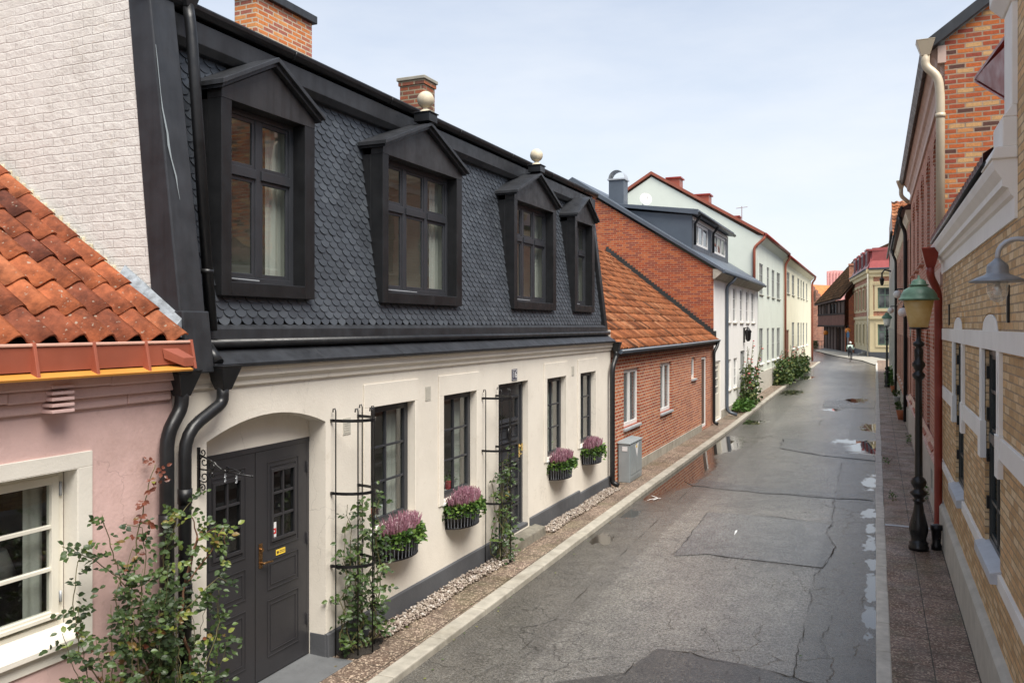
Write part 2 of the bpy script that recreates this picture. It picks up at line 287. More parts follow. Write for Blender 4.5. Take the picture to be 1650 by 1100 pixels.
def asphalt(name, base, wet=.5, agg=1.0):
    m, n, b, P, o = nt(name)
    v = N(n, 'ShaderNodeTexVoronoi', Scale=85.0); n.links.new(P, v.inputs['Vector'])
    fine = noi(n, P, 90, 5, .8)
    c = ramp(n, v.outputs['Distance'], [(.0, tuple(x * 1.5 for x in base)), (.5, tuple(base)), (.9, tuple(x * .5 for x in base))])
    spk = N(n, 'ShaderNodeSeparateColor'); n.links.new(v.outputs['Color'], spk.inputs[0])
    c = mixc(n, 'MIX', ramp(n, spk.outputs[0], [(.86, 0), (.9, .65 * agg)]), c, (.36, .33, .29))
    c = mixc(n, 'MULTIPLY', 1, c, ramp(n, fine, [(.3, .6), (.7, 1.42)]))
    c = mixc(n, 'MULTIPLY', 1, c, ramp(n, noi(n, P, 34, 3, .8), [(.34, .55), (.5, 1), (.66, 1.55)]))
    mp = N(n, 'ShaderNodeMapping'); mp.inputs['Scale'].default_value = (1, .45, 1); n.links.new(P, mp.inputs[0])
    big = noi(n, mp.outputs[0], .55, 8, .62)
    c = mixc(n, 'MULTIPLY', .85, c, ramp(n, big, [(.35, (.62, .62, .64)), (.5, (.95, .95, .95)), (.66, (1.35, 1.34, 1.3))]))
    med = noi(n, P, 3.3, 7, .7)
    c = mixc(n, 'MULTIPLY', .6, c, ramp(n, med, [(.35, (.7, .7, .71)), (.6, (1.12, 1.12, 1.1))]))
    # hairline cracks, gathered in patches
    wv = N(n, 'ShaderNodeVectorMath', _operation='MULTIPLY_ADD'); nn = N(n, 'ShaderNodeTexNoise', Scale=2.4, Detail=6.0); n.links.new(P, nn.inputs['Vector'])
    n.links.new(nn.outputs['Color'], wv.inputs[0]); wv.inputs[1].default_value = (.55, .55, 0); n.links.new(P, wv.inputs[2])
    crs = []
    for sc, w, lo in ((1.15, .0065, .48), (3.4, .013, .56)):
        ce = N(n, 'ShaderNodeTexVoronoi', Scale=sc); ce.feature = 'DISTANCE_TO_EDGE'; n.links.new(wv.outputs[0], ce.inputs['Vector'])
        ln = ramp(n, ce.outputs['Distance'], [(0, 1), (w, 0)])
        mk = ramp(n, noi(n, P, .42 if sc < 2 else .6, 3), [(lo, 0), (lo + .06, 1)])
        crs.append(mth(n, 'MULTIPLY', ln, mk))
    cr = mth(n, 'MAXIMUM', crs[0], crs[1])
    c = mixc(n, 'MIX', mth(n, 'MULTIPLY', cr, .75), c, (.02, .019, .017))
    sx = N(n, 'ShaderNodeSeparateXYZ'); n.links.new(P, sx.inputs[0])
    wetn = noi(n, mp.outputs[0], 1.1, 8, .65)
    side = ramp(n, mth(n, 'DIVIDE', mth(n, 'ADD', sx.outputs[0], 4.5), 4.5), [(0, 1), (.2, .42), (.5, .12), (.80, .2), (.9, .75), (1, 1)])
    W = mth(n, 'ADD', side, mth(n, 'MULTIPLY', mth(n, 'SUBTRACT', wetn, .5), 2.2))
    wf = ramp(n, W, [(.15, 0), (.95, 1)])
    c = mixc(n, 'MULTIPLY', wf, c, (.56, .555, .55))
    lane = ramp(n, mth(n, 'ADD', mth(n, 'DIVIDE', mth(n, 'ADD', sx.outputs[0], 4.5), 4.5), mth(n, 'MULTIPLY', mth(n, 'SUBTRACT', noi(n, P, 7, 5, .7), .5), .02)), [(.0, .72), (.255, .76), (.275, 1), (.828, 1), (.84, .76), (1, .70)])
    c = mixc(n, 'MULTIPLY', 1, c, lane)
    rr = ramp(n, wf, [(0, .50 - .2 * wet), (.5, .30), (1, .19)])
    # rain water standing in the dips
    D = None
    for cx, cy, ea, eb in PUD[3:]:
        v1 = N(n, 'ShaderNodeVectorMath', _operation='SUBTRACT'); n.links.new(P, v1.inputs[0]); v1.inputs[1].default_value = (cx, cy, 0)
        v2 = N(n, 'ShaderNodeVectorMath', _operation='MULTIPLY'); n.links.new(v1.outputs[0], v2.inputs[0]); v2.inputs[1].default_value = (1 / ea, 1 / eb, 0)
        v3 = N(n, 'ShaderNodeVectorMath', _operation='LENGTH'); n.links.new(v2.outputs[0], v3.inputs[0])
        D = v3.outputs['Value'] if D is None else mth(n, 'MINIMUM', D, v3.outputs['Value'])
    D = mth(n, 'ADD', D, mth(n, 'MULTIPLY', mth(n, 'SUBTRACT', noi(n, mp.outputs[0], 5.5, 6, .65), .5), 3.4))
    D2 = None
    for cx, cy, ea, eb in PUD[:3]:
        v1 = N(n, 'ShaderNodeVectorMath', _operation='SUBTRACT'); n.links.new(P, v1.inputs[0]); v1.inputs[1].default_value = (cx, cy, 0)
        v2 = N(n, 'ShaderNodeVectorMath', _operation='MULTIPLY'); n.links.new(v1.outputs[0], v2.inputs[0]); v2.inputs[1].default_value = (1 / ea, 1 / eb, 0)
        v3 = N(n, 'ShaderNodeVectorMath', _operation='LENGTH'); n.links.new(v2.outputs[0], v3.inputs[0])
        D2 = v3.outputs['Value'] if D2 is None else mth(n, 'MINIMUM', D2, v3.outputs['Value'])
    D = mth(n, 'MINIMUM', D, mth(n, 'ADD', D2, mth(n, 'MULTIPLY', mth(n, 'SUBTRACT', noi(n, P, 2.0, 6, .6), .5), .9)))
    pud = ramp(n, D, [(.78, 1), (.98, .55), (1.08, 0)]); damp = ramp(n, D, [(1.0, 1), (1.7, 0)])
    c = mixc(n, 'MULTIPLY', damp, c, (.55, .53, .50))
    c = mixc(n, 'MIX', mth(n, 'MULTIPLY', pud, .85), c, (.022, .019, .015))
    n.links.new(c, b.inputs['Base Color'])
    rr = mixc(n, 'MIX', mth(n, 'MULTIPLY', damp, .6), rr, .22)
    rr = mixc(n, 'MIX', pud, rr, .012)
    n.links.new(rr, b.inputs['Roughness']); setspec(b, .5)
    n.links.new(mth(n, 'ADD', .5, mth(n, 'MULTIPLY', pud, .5)), b.inputs['Specular IOR Level'])
    h = mth(n, 'ADD', mth(n, 'MULTIPLY', v.outputs['Distance'], -1.0), mth(n, 'MULTIPLY', fine, .5))
    h = mth(n, 'SUBTRACT', h, mth(n, 'MULTIPLY', cr, 2.0))
    bump(n, b, h, .35, .0045)
    bn = [k for k in n.nodes if k.type == 'BUMP'][-1]
    n.links.new(mth(n, 'MULTIPLY', mth(n, 'SUBTRACT', 1.0, pud), .5), bn.inputs['Strength'])
    return m
PUD = [(-4.45, 20.2, .80, 3.7), (-4.4, 25.0, .8, 2.4), (-.05, 25.0, .75, 1.5), (-.75, 26.2, .5, .5), (-.1, 29.8, .35, 1.2), (-.10, 19.5, .14, .9), (-.12, 16.2, .11, .45), (-.08, 15.0, .08, .3), (-.08, 14.0, .10, .45),
       (-.05, 12.8, .07, .3), (-.05, 11.6, .08, .6), (-.05, 10.4, .08, .5), (-4.22, 13.3, .2, .4), (-4.25, 15.3, .18, .35), (-4.1, 31.5, .45, .7), (-3.9, 44.5, .6, 1.6), (-4.2, 57, .5, 2), (-1.6, 36, .35, .5), (-.8, 40.5, .5, 1.2)]
MT['asphalt'] = asphalt('damp asphalt', (.345, .343, .337), 1)
MT['asphalt_dark'] = asphalt('dark asphalt patch', (.15, .148, .148), .7)
MT['asphalt_blue'] = asphalt('bluish asphalt patch', (.27, .282, .30), 1)
def slabs(name, sx, sy, offx, cols, moss=.6):
    m, n, b, P, o = nt(name)
    mp = N(n, 'ShaderNodeMapping'); mp.inputs['Location'].default_value = (offx, .1, 0); n.links.new(P, mp.inputs[0])
    s = N(n, 'ShaderNodeSeparateXYZ'); n.links.new(mp.outputs[0], s.inputs[0])
    cb = N(n, 'ShaderNodeCombineXYZ'); n.links.new(s.outputs[0], cb.inputs[0]); n.links.new(s.outputs[1], cb.inputs[1])
    t = N(n, 'ShaderNodeTexBrick', Scale=1.0); t.offset = 0
    t.inputs['Color1'].default_value = (*cols[0], 1); t.inputs['Color2'].default_value = (*cols[1], 1); t.inputs['Mortar'].default_value = (.025, .022, .015, 1)
    t.inputs['Mortar Size'].default_value = .006; t.inputs['Mortar Smooth'].default_value = .3
    t.inputs['Brick Width'].default_value = sx; t.inputs['Row Height'].default_value = sy
    wn = N(n, 'ShaderNodeTexNoise', Scale=4.0, Detail=3.0); n.links.new(P, wn.inputs['Vector'])
    vm = N(n, 'ShaderNodeVectorMath', _operation='MULTIPLY_ADD'); n.links.new(wn.outputs['Color'], vm.inputs[0]); vm.inputs[1].default_value = (.014, .014, 0); n.links.new(cb.outputs[0], vm.inputs[2])
    n.links.new(vm.outputs[0], t.inputs['Vector'])
    v = N(n, 'ShaderNodeTexVoronoi', Scale=62.0); n.links.new(P, v.inputs['Vector'])
    sp = N(n, 'ShaderNodeSeparateColor'); n.links.new(v.outputs['Color'], sp.inputs[0])
    c = mixc(n, 'MIX', ramp(n, sp.outputs[0], [(.70, 0), (.76, .75)]), t.outputs['Color'], (.50, .40, .31))
    c = mixc(n, 'MIX', ramp(n, sp.outputs[1], [(.70, 0), (.8, .6)]), c, (.06, .045, .035))
    c = mixc(n, 'MIX', mth(n, 'MULTIPLY', t.outputs['Fac'], .9), c, (.03, .026, .018))
    c = mixc(n, 'MULTIPLY', .8, c, ramp(n, noi(n, P, 1.3, 7, .7), [(.33, (.5, .5, .46)), (.6, (1.15, 1.13, 1.1))]))
    c = mixc(n, 'MIX', mth(n, 'MULTIPLY', ramp(n, noi(n, P, 1.1, 6, .7), [(.5, 0), (.68, 1)]), moss * .5), c, (.085, .10, .03))
    n.links.new(c, b.inputs['Base Color'])
    n.links.new(ramp(n, noi(n, P, 2, 5), [(.35, .42), (.65, .75)]), b.inputs['Roughness'])
    h = mth(n, 'SUBTRACT', mth(n, 'MULTIPLY', v.outputs['Distance'], -.4), mth(n, 'MULTIPLY', t.outputs['Fac'], 1.6))
    bump(n, b, h, .5, .006)
    return m
MT['slab'] = slabs('brown aggregate slabs', .37, .37, 5.0, ((.13, .092, .07), (.17, .12, .092)))
MT['slab_r'] = slabs('reddish aggregate slabs', .38, .38, .24, ((.185, .115, .085), (.235, .148, .108)), .8)
MT['ground'] = simple('distant ground', (.12, .12, .1), .9, var=.2)

# ------------------------------------------------------------------ mesh building
class Fr:                                         # a facade frame: a along, b up, c outward
    def __init__(s, O, A, Nn, U=(0, 0, 1)): s.O, s.A, s.N, s.U = Vector(O), Vector(A), Vector(Nn), Vector(U)
    def p(s, a, b, c=0): return s.O + s.A * a + s.U * b + s.N * c
    def off(s, c): return Fr(s.O + s.N * c, s.A, s.N, s.U)
class MB:
    def __init__(s): s.v = []; s.f = []; s.t = []; s.tint = 0.0; s.used = False; s.mi = []; s.m = 0; s.sm = []
    def V(s, p): s.v.append(tuple(p)); s.t.append(s.tint); return len(s.v) - 1
    def face(s, idx, smooth=False): s.f.append(idx); s.mi.append(s.m); s.sm.append(smooth)
    def poly(s, pts, smooth=False): s.face([s.V(p) for p in pts], smooth)
    def hexa(s, q):                               # q: 4 bottom then 4 top, same order
        i = [s.V(p) for p in q]
        for f in ((3, 2, 1, 0), (4, 5, 6, 7), (0, 1, 5, 4), (1, 2, 6, 5), (2, 3, 7, 6), (3, 0, 4, 7)): s.face([i[k] for k in f])
    def box(s, x0, x1, y0, y1, z0, z1):
        s.hexa([(x0, y0, z0), (x1, y0, z0), (x1, y1, z0), (x0, y1, z0), (x0, y0, z1), (x1, y0, z1), (x1, y1, z1), (x0, y1, z1)])
    def fb(s, fr, a0, a1, b0, b1, c0, c1):
        s.hexa([fr.p(a, b, c) for b in (b0, b1) for a, c in ((a0, c0), (a1, c0), (a1, c1), (a0, c1))])
    def prism(s, pts, vec):
        pts = [Vector(p) for p in pts]; vec = Vector(vec); n = len(pts)
        a = [s.V(p) for p in pts]; b = [s.V(p + vec) for p in pts]
        s.face(a[::-1]); s.face(b)
        for k in range(n): s.face([a[k], a[(k + 1) % n], b[(k + 1) % n], b[k]])
    def tube(s, pts, r, n=8, cap=True):
        pts = [Vector(p) for p in pts]; rs = r if hasattr(r, '__len__') else [r] * len(pts)
        rings = []; up = None
        for i, p in enumerate(pts):
            t = (pts[min(i + 1, len(pts) - 1)] - pts[max(i - 1, 0)])
            if t.length < 1e-9: t = Vector((0, 0, 1))
            t.normalize()
            if up is None:
                up = Vector((0, 0, 1)) if abs(t.z) < .9 else Vector((1, 0, 0))
            e1 = (up - t * up.dot(t))
            if e1.length < 1e-4: e1 = t.orthogonal()
            e1.normalize(); e2 = t.cross(e1); up = e1
            rings.append([s.V(p + (e1 * math.cos(2 * math.pi * k / n) + e2 * math.sin(2 * math.pi * k / n)) * rs[i]) for k in range(n)])
        for a, b in zip(rings, rings[1:]):
            for k in range(n): s.face([a[k], a[(k + 1) % n], b[(k + 1) % n], b[k]], n > 5)
        if cap: s.face(rings[0][::-1]); s.face(rings[-1])
    def lathe(s, cx, cy, prof, n=20, flute=0, fl=()):
        rings = []
        for r, z in prof:
            rings.append([s.V((cx + math.cos(2 * math.pi * k / n) * r * (1 - (flute if (k % 2 and (z in fl)) else 0)), cy + math.sin(2 * math.pi * k / n) * r * (1 - (flute if (k % 2 and (z in fl)) else 0)), z)) for k in range(n)])
        for a, b in zip(rings, rings[1:]):
            for k in range(n): s.face([a[k], a[(k + 1) % n], b[(k + 1) % n], b[k]], True)
        s.face(rings[0][::-1]); s.face(rings[-1])
    def ring(s, fr, a0, a1, b0, b1, w, c0, c1):    # rectangular frame of butted bars
        s.fb(fr, a0, a0 + w, b0, b1, c0, c1); s.fb(fr, a1 - w, a1, b0, b1, c0, c1)
        s.fb(fr, a0 + w, a1 - w, b0, b0 + w, c0, c1); s.fb(fr, a0 + w, a1 - w, b1 - w, b1, c0, c1)
    def ball(s, c, r, squash=(1, 1, 1), seg=6, rg=4, rot=None):
        c = Vector(c); rows = []
        for i in range(rg + 1):
            th = math.pi * i / rg; row = []
            for k in range(seg):
                p = Vector((math.sin(th) * math.cos(2 * math.pi * k / seg) * squash[0], math.sin(th) * math.sin(2 * math.pi * k / seg) * squash[1], math.cos(th) * squash[2])) * r
                if rot: p = rot @ p
                row.append(s.V(c + p))
                if i in (0, rg): break
            rows.append(row)
        for i in range(rg):
            a, b = rows[i], rows[i + 1]
            for k in range(seg):
                q = [a[k % len(a)], a[(k + 1) % len(a)], b[(k + 1) % len(b)], b[k % len(b)]]
                q2 = []
                for x in q:
                    if x not in q2: q2.append(x)
                s.face(q2, True)
    def leaf(s, p, d, nrm, L, W, tint):
        p = Vector(p); d = Vector(d).normalized(); nrm = Vector(nrm); side = d.cross(nrm)
        if side.length < 1e-3: side = d.orthogonal()
        side.normalize(); nn = side.cross(d); s.tint = tint; s.used = True
        b0 = s.V(p); t = s.V(p + d * L - nn * L * .10)
        l1 = s.V(p + d * L * .25 + side * W * .42 + nn * W * .10); l2 = s.V(p + d * L * .62 + side * W * .44 + nn * W * .12)
        r1 = s.V(p + d * L * .25 - side * W * .42 + nn * W * .10); r2 = s.V(p + d * L * .62 - side * W * .44 + nn * W * .12)
        mdl = s.V(p + d * L * .5)
        s.face([b0, mdl, l1]); s.face([b0, r1, mdl]); s.face([l1, mdl, l2]); s.face([mdl, r1, r2]); s.face([l2, mdl, t]); s.face([mdl, r2, t])
    def build(s, name, mat, parent=None, bevel=0, smooth=None, recalc=True, **props):
        L = Vector((0, 0, 0)); q = parent
        while q is not None:
            L = L + q.location; q = q.parent
        me = bpy.data.meshes.new(name)
        me.from_pydata([(x - L.x, y - L.y, z - L.z) for x, y, z in s.v], [], s.f)
        mats = mat if isinstance(mat, (list, tuple)) else [mat]
        for m in mats: me.materials.append(MT[m] if isinstance(m, str) else m)
        for p_, k, sm in zip(me.polygons, s.mi, s.sm):
            if k: p_.material_index = k
            if sm or smooth: p_.use_smooth = True
        if s.used or any(s.t):
            at_ = me.attributes.new('tint', 'FLOAT', 'POINT'); at_.data.foreach_set('value', s.t)
        if recalc:
            bm = bmesh.new(); bm.from_mesh(me); bmesh.ops.recalc_face_normals(bm, faces=bm.faces); bm.to_mesh(me); bm.free()
        me.update()
        ob = bpy.data.objects.new(name, me); COL.objects.link(ob)
        if parent is not None: ob.parent = parent
        if bevel:
            md = ob.modifiers.new('bevel', 'BEVEL'); md.width = bevel; md.segments = 2; md.limit_method = 'ANGLE'; md.angle_limit = R(35)
        tag(ob, **props); return ob
def tag(o, label=None, cat=None, group=None, kind=None):
    if label: o['label'] = label
    if cat: o['category'] = cat
    if group: o['group'] = group
    if kind: o['kind'] = kind
    return o
def root(name, loc, label, cat, group=None):
    o = bpy.data.objects.new(name, None); COL.objects.link(o); o.location = loc; o.empty_display_size = .2
    return tag(o, label, cat, group)
def copytree(o, parent=None):
    c = o.copy(); COL.objects.link(c)
    if parent is not None: c.parent = parent
    for ch in [k for k in bpy.data.objects if k.parent == o]: copytree(ch, c)
    return c
def copy_to(o, loc, label, rz=None, scale=None):
    c = copytree(o); c.location = loc; c['label'] = label
    if rz is not None: c.rotation_euler = (0, 0, rz)
    if scale: c.scale = scale
    return c

def shell(mb, fr, a0, a1, b0, b1, holes, depth=.15):
    As = sorted({a0, a1, *[h[0] for h in holes], *[h[1] for h in holes]}); Bs = sorted({b0, b1, *[h[2] for h in holes], *[h[3] for h in holes]})
    for x0, x1 in zip(As, As[1:]):
        for y0, y1 in zip(Bs, Bs[1:]):
            if x0 < a0 - 1e-6 or x1 > a1 + 1e-6 or y0 < b0 - 1e-6 or y1 > b1 + 1e-6: continue
            cx, cy = (x0 + x1) / 2, (y0 + y1) / 2
            if any(h[0] < cx < h[1] and h[2] < cy < h[3] for h in holes): continue
            mb.poly([fr.p(x0, y0), fr.p(x1, y0), fr.p(x1, y1), fr.p(x0, y1)])
    for h in holes:
        ha, hb, hc, hd = h[:4]; rise = h[4] if len(h) > 4 else 0; dp = h[5] if len(h) > 5 else depth
        sp = hd - rise
        mb.poly([fr.p(ha, hc), fr.p(ha, hc, -dp), fr.p(ha, sp, -dp), fr.p(ha, sp)])
        mb.poly([fr.p(hb, hc), fr.p(hb, hc, -dp), fr.p(hb, sp, -dp), fr.p(hb, sp)])
        mb.poly([fr.p(ha, hc), fr.p(hb, hc), fr.p(hb, hc, -dp), fr.p(ha, hc, -dp)])
        if not rise: mb.poly([fr.p(ha, hd), fr.p(hb, hd), fr.p(hb, hd, -dp), fr.p(ha, hd, -dp)])
        else:
            n = 12
            pt = [(ha + (hb - ha) * k / n, sp + rise * math.sqrt(max(0, 1 - (2 * k / n - 1) ** 2)) if rise > .3 else sp + rise * (1 - (2 * k / n - 1) ** 2)) for k in range(n + 1)]
            for p, q in zip(pt, pt[1:]):
                mb.poly([fr.p(*p), fr.p(*q), fr.p(q[0], hd), fr.p(p[0], hd)])
                mb.poly([fr.p(*p), fr.p(*q), fr.p(*q, -dp), fr.p(*p, -dp)])
def window(fr, a0, a1, b0, b1, rec, mat, parent, cols=2, rows=(1 / 3, 2 / 3), fw=.07, bw=.022, glass='glass', sill=None, mull=None, th=.05, sillmat='trim_white', name='window', transom=None):
    m = MB(); m.ring(fr, a0, a1, b0, b1, fw, -rec - th, -rec)
    ia0, ia1, ib0, ib1 = a0 + fw, a1 - fw, b0 + fw, b1 - fw
    mw = mull or bw
    ed = [ia0]
    for k in range(1, cols):
        x = ia0 + (ia1 - ia0) * k / cols
        m.fb(fr, x - mw / 2, x + mw / 2, ib0, ib1, -rec - th + .004, -rec - .006); ed += [x - mw / 2, x + mw / 2]
    ed.append(ia1); segs = list(zip(ed[::2], ed[1::2]))
    for r_ in rows:
        z = ib0 + (ib1 - ib0) * r_
        for x0, x1 in segs: m.fb(fr, x0, x1, z - bw / 2, z + bw / 2, -rec - th + .008, -rec - .010)
    if transom:
        z = ib0 + (ib1 - ib0) * transom
        for x0, x1 in segs: m.fb(fr, x0, x1, z - .045, z + .045, -rec - th + .002, -rec + .01)
        for x0, x1 in segs:
            m.ring(fr, x0, x1, ib0, z - .045, .04, -rec - th + .01, -rec - .014)
            m.ring(fr, x0, x1, z + .045, ib1, .04, -rec - th + .01, -rec - .014)
    w = m.build(name, mat, parent, bevel=.004 if glass == 'glass' else 0)
    g = MB(); c = -rec - th * .6
    g.poly([fr.p(ia0, ib0, c), fr.p(ia1, ib0, c), fr.p(ia1, ib1, c), fr.p(ia0, ib1, c)])
    g.build('pane', glass, w)
    if sill:
        s_ = MB(); o0, hgt = sill
        s_.hexa([fr.p(a0 - .03, b0 - hgt, -rec), fr.p(a1 + .03, b0 - hgt, -rec), fr.p(a1 + .03, b0 - hgt, o0), fr.p(a0 - .03, b0 - hgt, o0),
                 fr.p(a0 - .03, b0, -rec), fr.p(a1 + .03, b0, -rec), fr.p(a1 + .03, b0 - .02, o0), fr.p(a0 - .03, b0 - .02, o0)])
        s_.build('sill', sillmat, w, bevel=.004)
    return w
def room(fr, a0, a1, b0, b1, c0, c1, parent, mat='room', ext=.25):
    m = MB(); A0, A1, B0, B1 = a0 - ext, a1 + ext, b0 - (.3 if ext else .1), b1 + (.2 if ext else 0)
    p = fr.p
    m.poly([p(A0, B0, c1), p(A1, B0, c1), p(A1, B1, c1), p(A0, B1, c1)])
    m.poly([p(A0, B0, c0), p(A0, B0, c1), p(A0, B1, c1), p(A0, B1, c0)]); m.poly([p(A1, B0, c0), p(A1, B0, c1), p(A1, B1, c1), p(A1, B1, c0)])
    m.poly([p(A0, B0, c0), p(A1, B0, c0), p(A1, B0, c1), p(A0, B0, c1)]); m.poly([p(A0, B1, c0), p(A1, B1, c0), p(A1, B1, c1), p(A0, B1, c1)])
    return m.build('room_lining', mat, parent)
def pantiles(mb, O, A, U, length, slope, tw=.22, th=.33, amp=.032, nx=7, lip=.036):
    O, A, U = Vector(O), Vector(A).normalized(), Vector(U).normalized(); Nn = A.cross(U)
    if Nn.z < 0: Nn = -Nn
    na = int(math.ceil(length / tw)); nb = int(math.ceil(slope / th)); tw = length / na; mb.used = True
    for i in range(na):
        for j in range(nb):
            mb.tint = min(1, max(0, random.gauss(.5, .24)))
            ja, jb, tl = ru(-.006, .006), ru(-.012, .012), ru(-.004, .006)
            top = min(th + .05, slope - j * th)
            lo, hi, lo2 = [], [], []
            for k in range(nx):
                t = k / (nx - 1); h = amp * math.cos(2 * math.pi * (t * 1.04 - .02) + .6) + amp
                base = O + A * (i * tw + t * tw * 1.06 + ja) + U * (j * th + jb)
                lo.append(mb.V(base + Nn * (h + lip + tl))); lo2.append(mb.V(base + Nn * (h + lip - .013 + tl))); hi.append(mb.V(base + U * top + Nn * (h + .002)))
            for k in range(nx - 1):
                mb.face([lo[k], lo[k + 1], hi[k + 1], hi[k]], True); mb.face([lo2[k], lo2[k + 1], lo[k + 1], lo[k]])
def curtain(fr, a0, a1, b0, b1, c, label, group=None, mat='curtain'):
    m = MB(); n = max(6, int((a1 - a0) / .03)); f = [], []
    for k in range(n + 1):
        a = a0 + (a1 - a0) * k / n; o = math.sin(k * 1.9) * .018 + ru(-.004, .004)
        f[0].append(m.V(fr.p(a, b0, c + o))); f[1].append(m.V(fr.p(a, b1, c + o * .6)))
    for k in range(n): m.face([f[0][k], f[0][k + 1], f[1][k + 1], f[1][k]], True)
    sm = m
    return m.build('curtain', mat, None, label=label, cat='curtain', group=group)

# ------------------------------------------------------------------ ground, road, kerbs
def sheet(pts, dz, name, mat, sub=3, zf=roadz, **kw):
    bm = bmesh.new(); vs = [bm.verts.new((x, y, 0)) for x, y in pts]; f = bm.faces.new(vs)
    bmesh.ops.triangulate(bm, faces=bm.faces[:])
    for i in range(sub):
        bmesh.ops.subdivide_edges(bm, edges=[e for e in bm.edges if e.calc_length() > .6], cuts=1, use_grid_fill=False)
        bmesh.ops.triangulate(bm, faces=[f for f in bm.faces if len(f.verts) > 4])
    for v in bm.verts: v.co.z = zf(v.co.x, v.co.y) + dz
    bmesh.ops.recalc_face_normals(bm, faces=bm.faces)
    me = bpy.data.meshes.new(name); bm.to_mesh(me); bm.free(); me.materials.append(MT[mat])
    ob = bpy.data.objects.new(name, me); COL.objects.link(ob); tag(ob, **kw); return ob
def strip(x0f, x1f, zf, ys, name, mat, nx=6, **kw):
    m = MB(); prev = None
    for y in ys:
        row = [m.V((x0f(y) + (x1f(y) - x0f(y)) * k / nx, y, zf(x0f(y) + (x1f(y) - x0f(y)) * k / nx, y))) for k in range(nx + 1)]
        if prev:
            for k in range(nx): m.face([prev[k], prev[k + 1], row[k + 1], row[k]], True)
        prev = row
    return m.build(name, mat, None, **kw)
m = MB(); m.poly([(-900, -300, -.6), (900, -300, -.6), (900, 1500, -.6), (-900, 1500, -.6)]); m.build('ground', 'ground', kind='structure')
strip(lambda y: kx(y) - .02, lambda y: .02, lambda x, y: roadz(x, y) + .012 * math.sin(y * .7 + x) * (1 if 8 < y < 70 else 0) * 0, [-12 + i * .75 for i in range(121)], 'road', 'asphalt', 14, kind='structure')
sheet([(-30, 78), (4.5, 78), (4.5, 90), (14, 190), (-40, 190)], 0.0, 'square', 'asphalt', 0, lambda x, y: gl(y) - .068, kind='structure')
ysL = [-12 + i * 1.0 for i in range(90)]
strip(lambda y: -5.6, lambda y: kx(y) - .19, lambda x, y: gl(y), ysL, 'left_pavement', 'slab', 3, kind='structure')
strip(lambda y: .12, lambda y: 1.3, lambda x, y: gr(y), [-12 + i * 1.0 for i in range(96)], 'right_pavement', 'slab_r', 3, kind='structure')
def kerb(xf0, xf1, zf, y0, y1, name, mat, drop):
    m = MB(); y = y0
    while y < y1:
        L = ru(.85, 1.25); j = ru(-.006, .006); a, b = y + .006, y + L - .006
        q = []
        for z in (0, 1):
            for yy, xf in ((a, xf0), (a, xf1), (b, xf1), (b, xf0)):
                q.append((xf(yy) + j, yy, zf(yy) + (.004 + j * .6 if z else -drop)))
        m.hexa(q); y += L
    return m.build(name, mat, None, bevel=.014, kind='structure')
kerb(lambda y: kx(y) - .20, lambda y: kx(y), lambda y: gl(y) + .004, -8, 77.5, 'left_kerb', 'granite', .2)
kerb(lambda y: 0.0, lambda y: .14, lambda y: gr(y) + .004, -8, 76, 'right_kerb', 'granite_r', .2)
# far pavements round the bend
sheet([at(px, py, 3.2 * F / (py - 524)).xy[:] for px, py in ((1312, 564.5), (1345, 573), (1390, 581), (1409, 587), (1432, 580), (1395, 573), (1330, 560.5))], .06, 'far_pavement', 'concrete', 0, lambda x, y: gl(y) - .06, kind='structure')

def jit(poly, amt=.04, seg=.25):
    out = []
    for (x0, y0), (x1, y1) in zip(poly, poly[1:] + poly[:1]):
        n = max(1, int(math.hypot(x1 - x0, y1 - y0) / seg))
        for k in range(n):
            t = k / n; x, y = x0 + (x1 - x0) * t, y0 + (y1 - y0) * t
            v = noise.noise_vector(Vector((x * 2.3, y * 2.3, 3.1)))
            out.append((x + v.x * amt, y + v.y * amt))
    return out
def patch(px, mat, dz=.008, amt=.05, name='road_patch'):
    return sheet(jit([gp(*p) for p in px], amt), dz, name, mat, 2, kind='structure')
patch([(1140, 825), (1250, 833), (1340, 845), (1332, 862), (1345, 882), (1325, 915), (1240, 905), (1140, 893), (1085, 895)], 'asphalt_blue', amt=.07)
patch([(1060, 1046), (1110, 1052), (1200, 1072), (1290, 1097), (1390, 1112), (1380, 1400), (700, 1400), (800, 1120), (900, 1100), (1005, 1086), (1030, 1065)], 'asphalt_dark', amt=.05)
patch([(1262, 706), (1300, 708), (1408, 722), (1408, 742), (1330, 735), (1255, 722)], 'asphalt_blue', amt=.1)
patch([(1330, 645), (1410, 645), (1409, 658), (1325, 656)], 'asphalt_dark', amt=.15)
patch([(1100, 768), (1170, 778), (1240, 786), (1409, 800), (1409, 806), (1300, 800), (1180, 790), (1115, 782)], 'asphalt_blue', amt=.12)
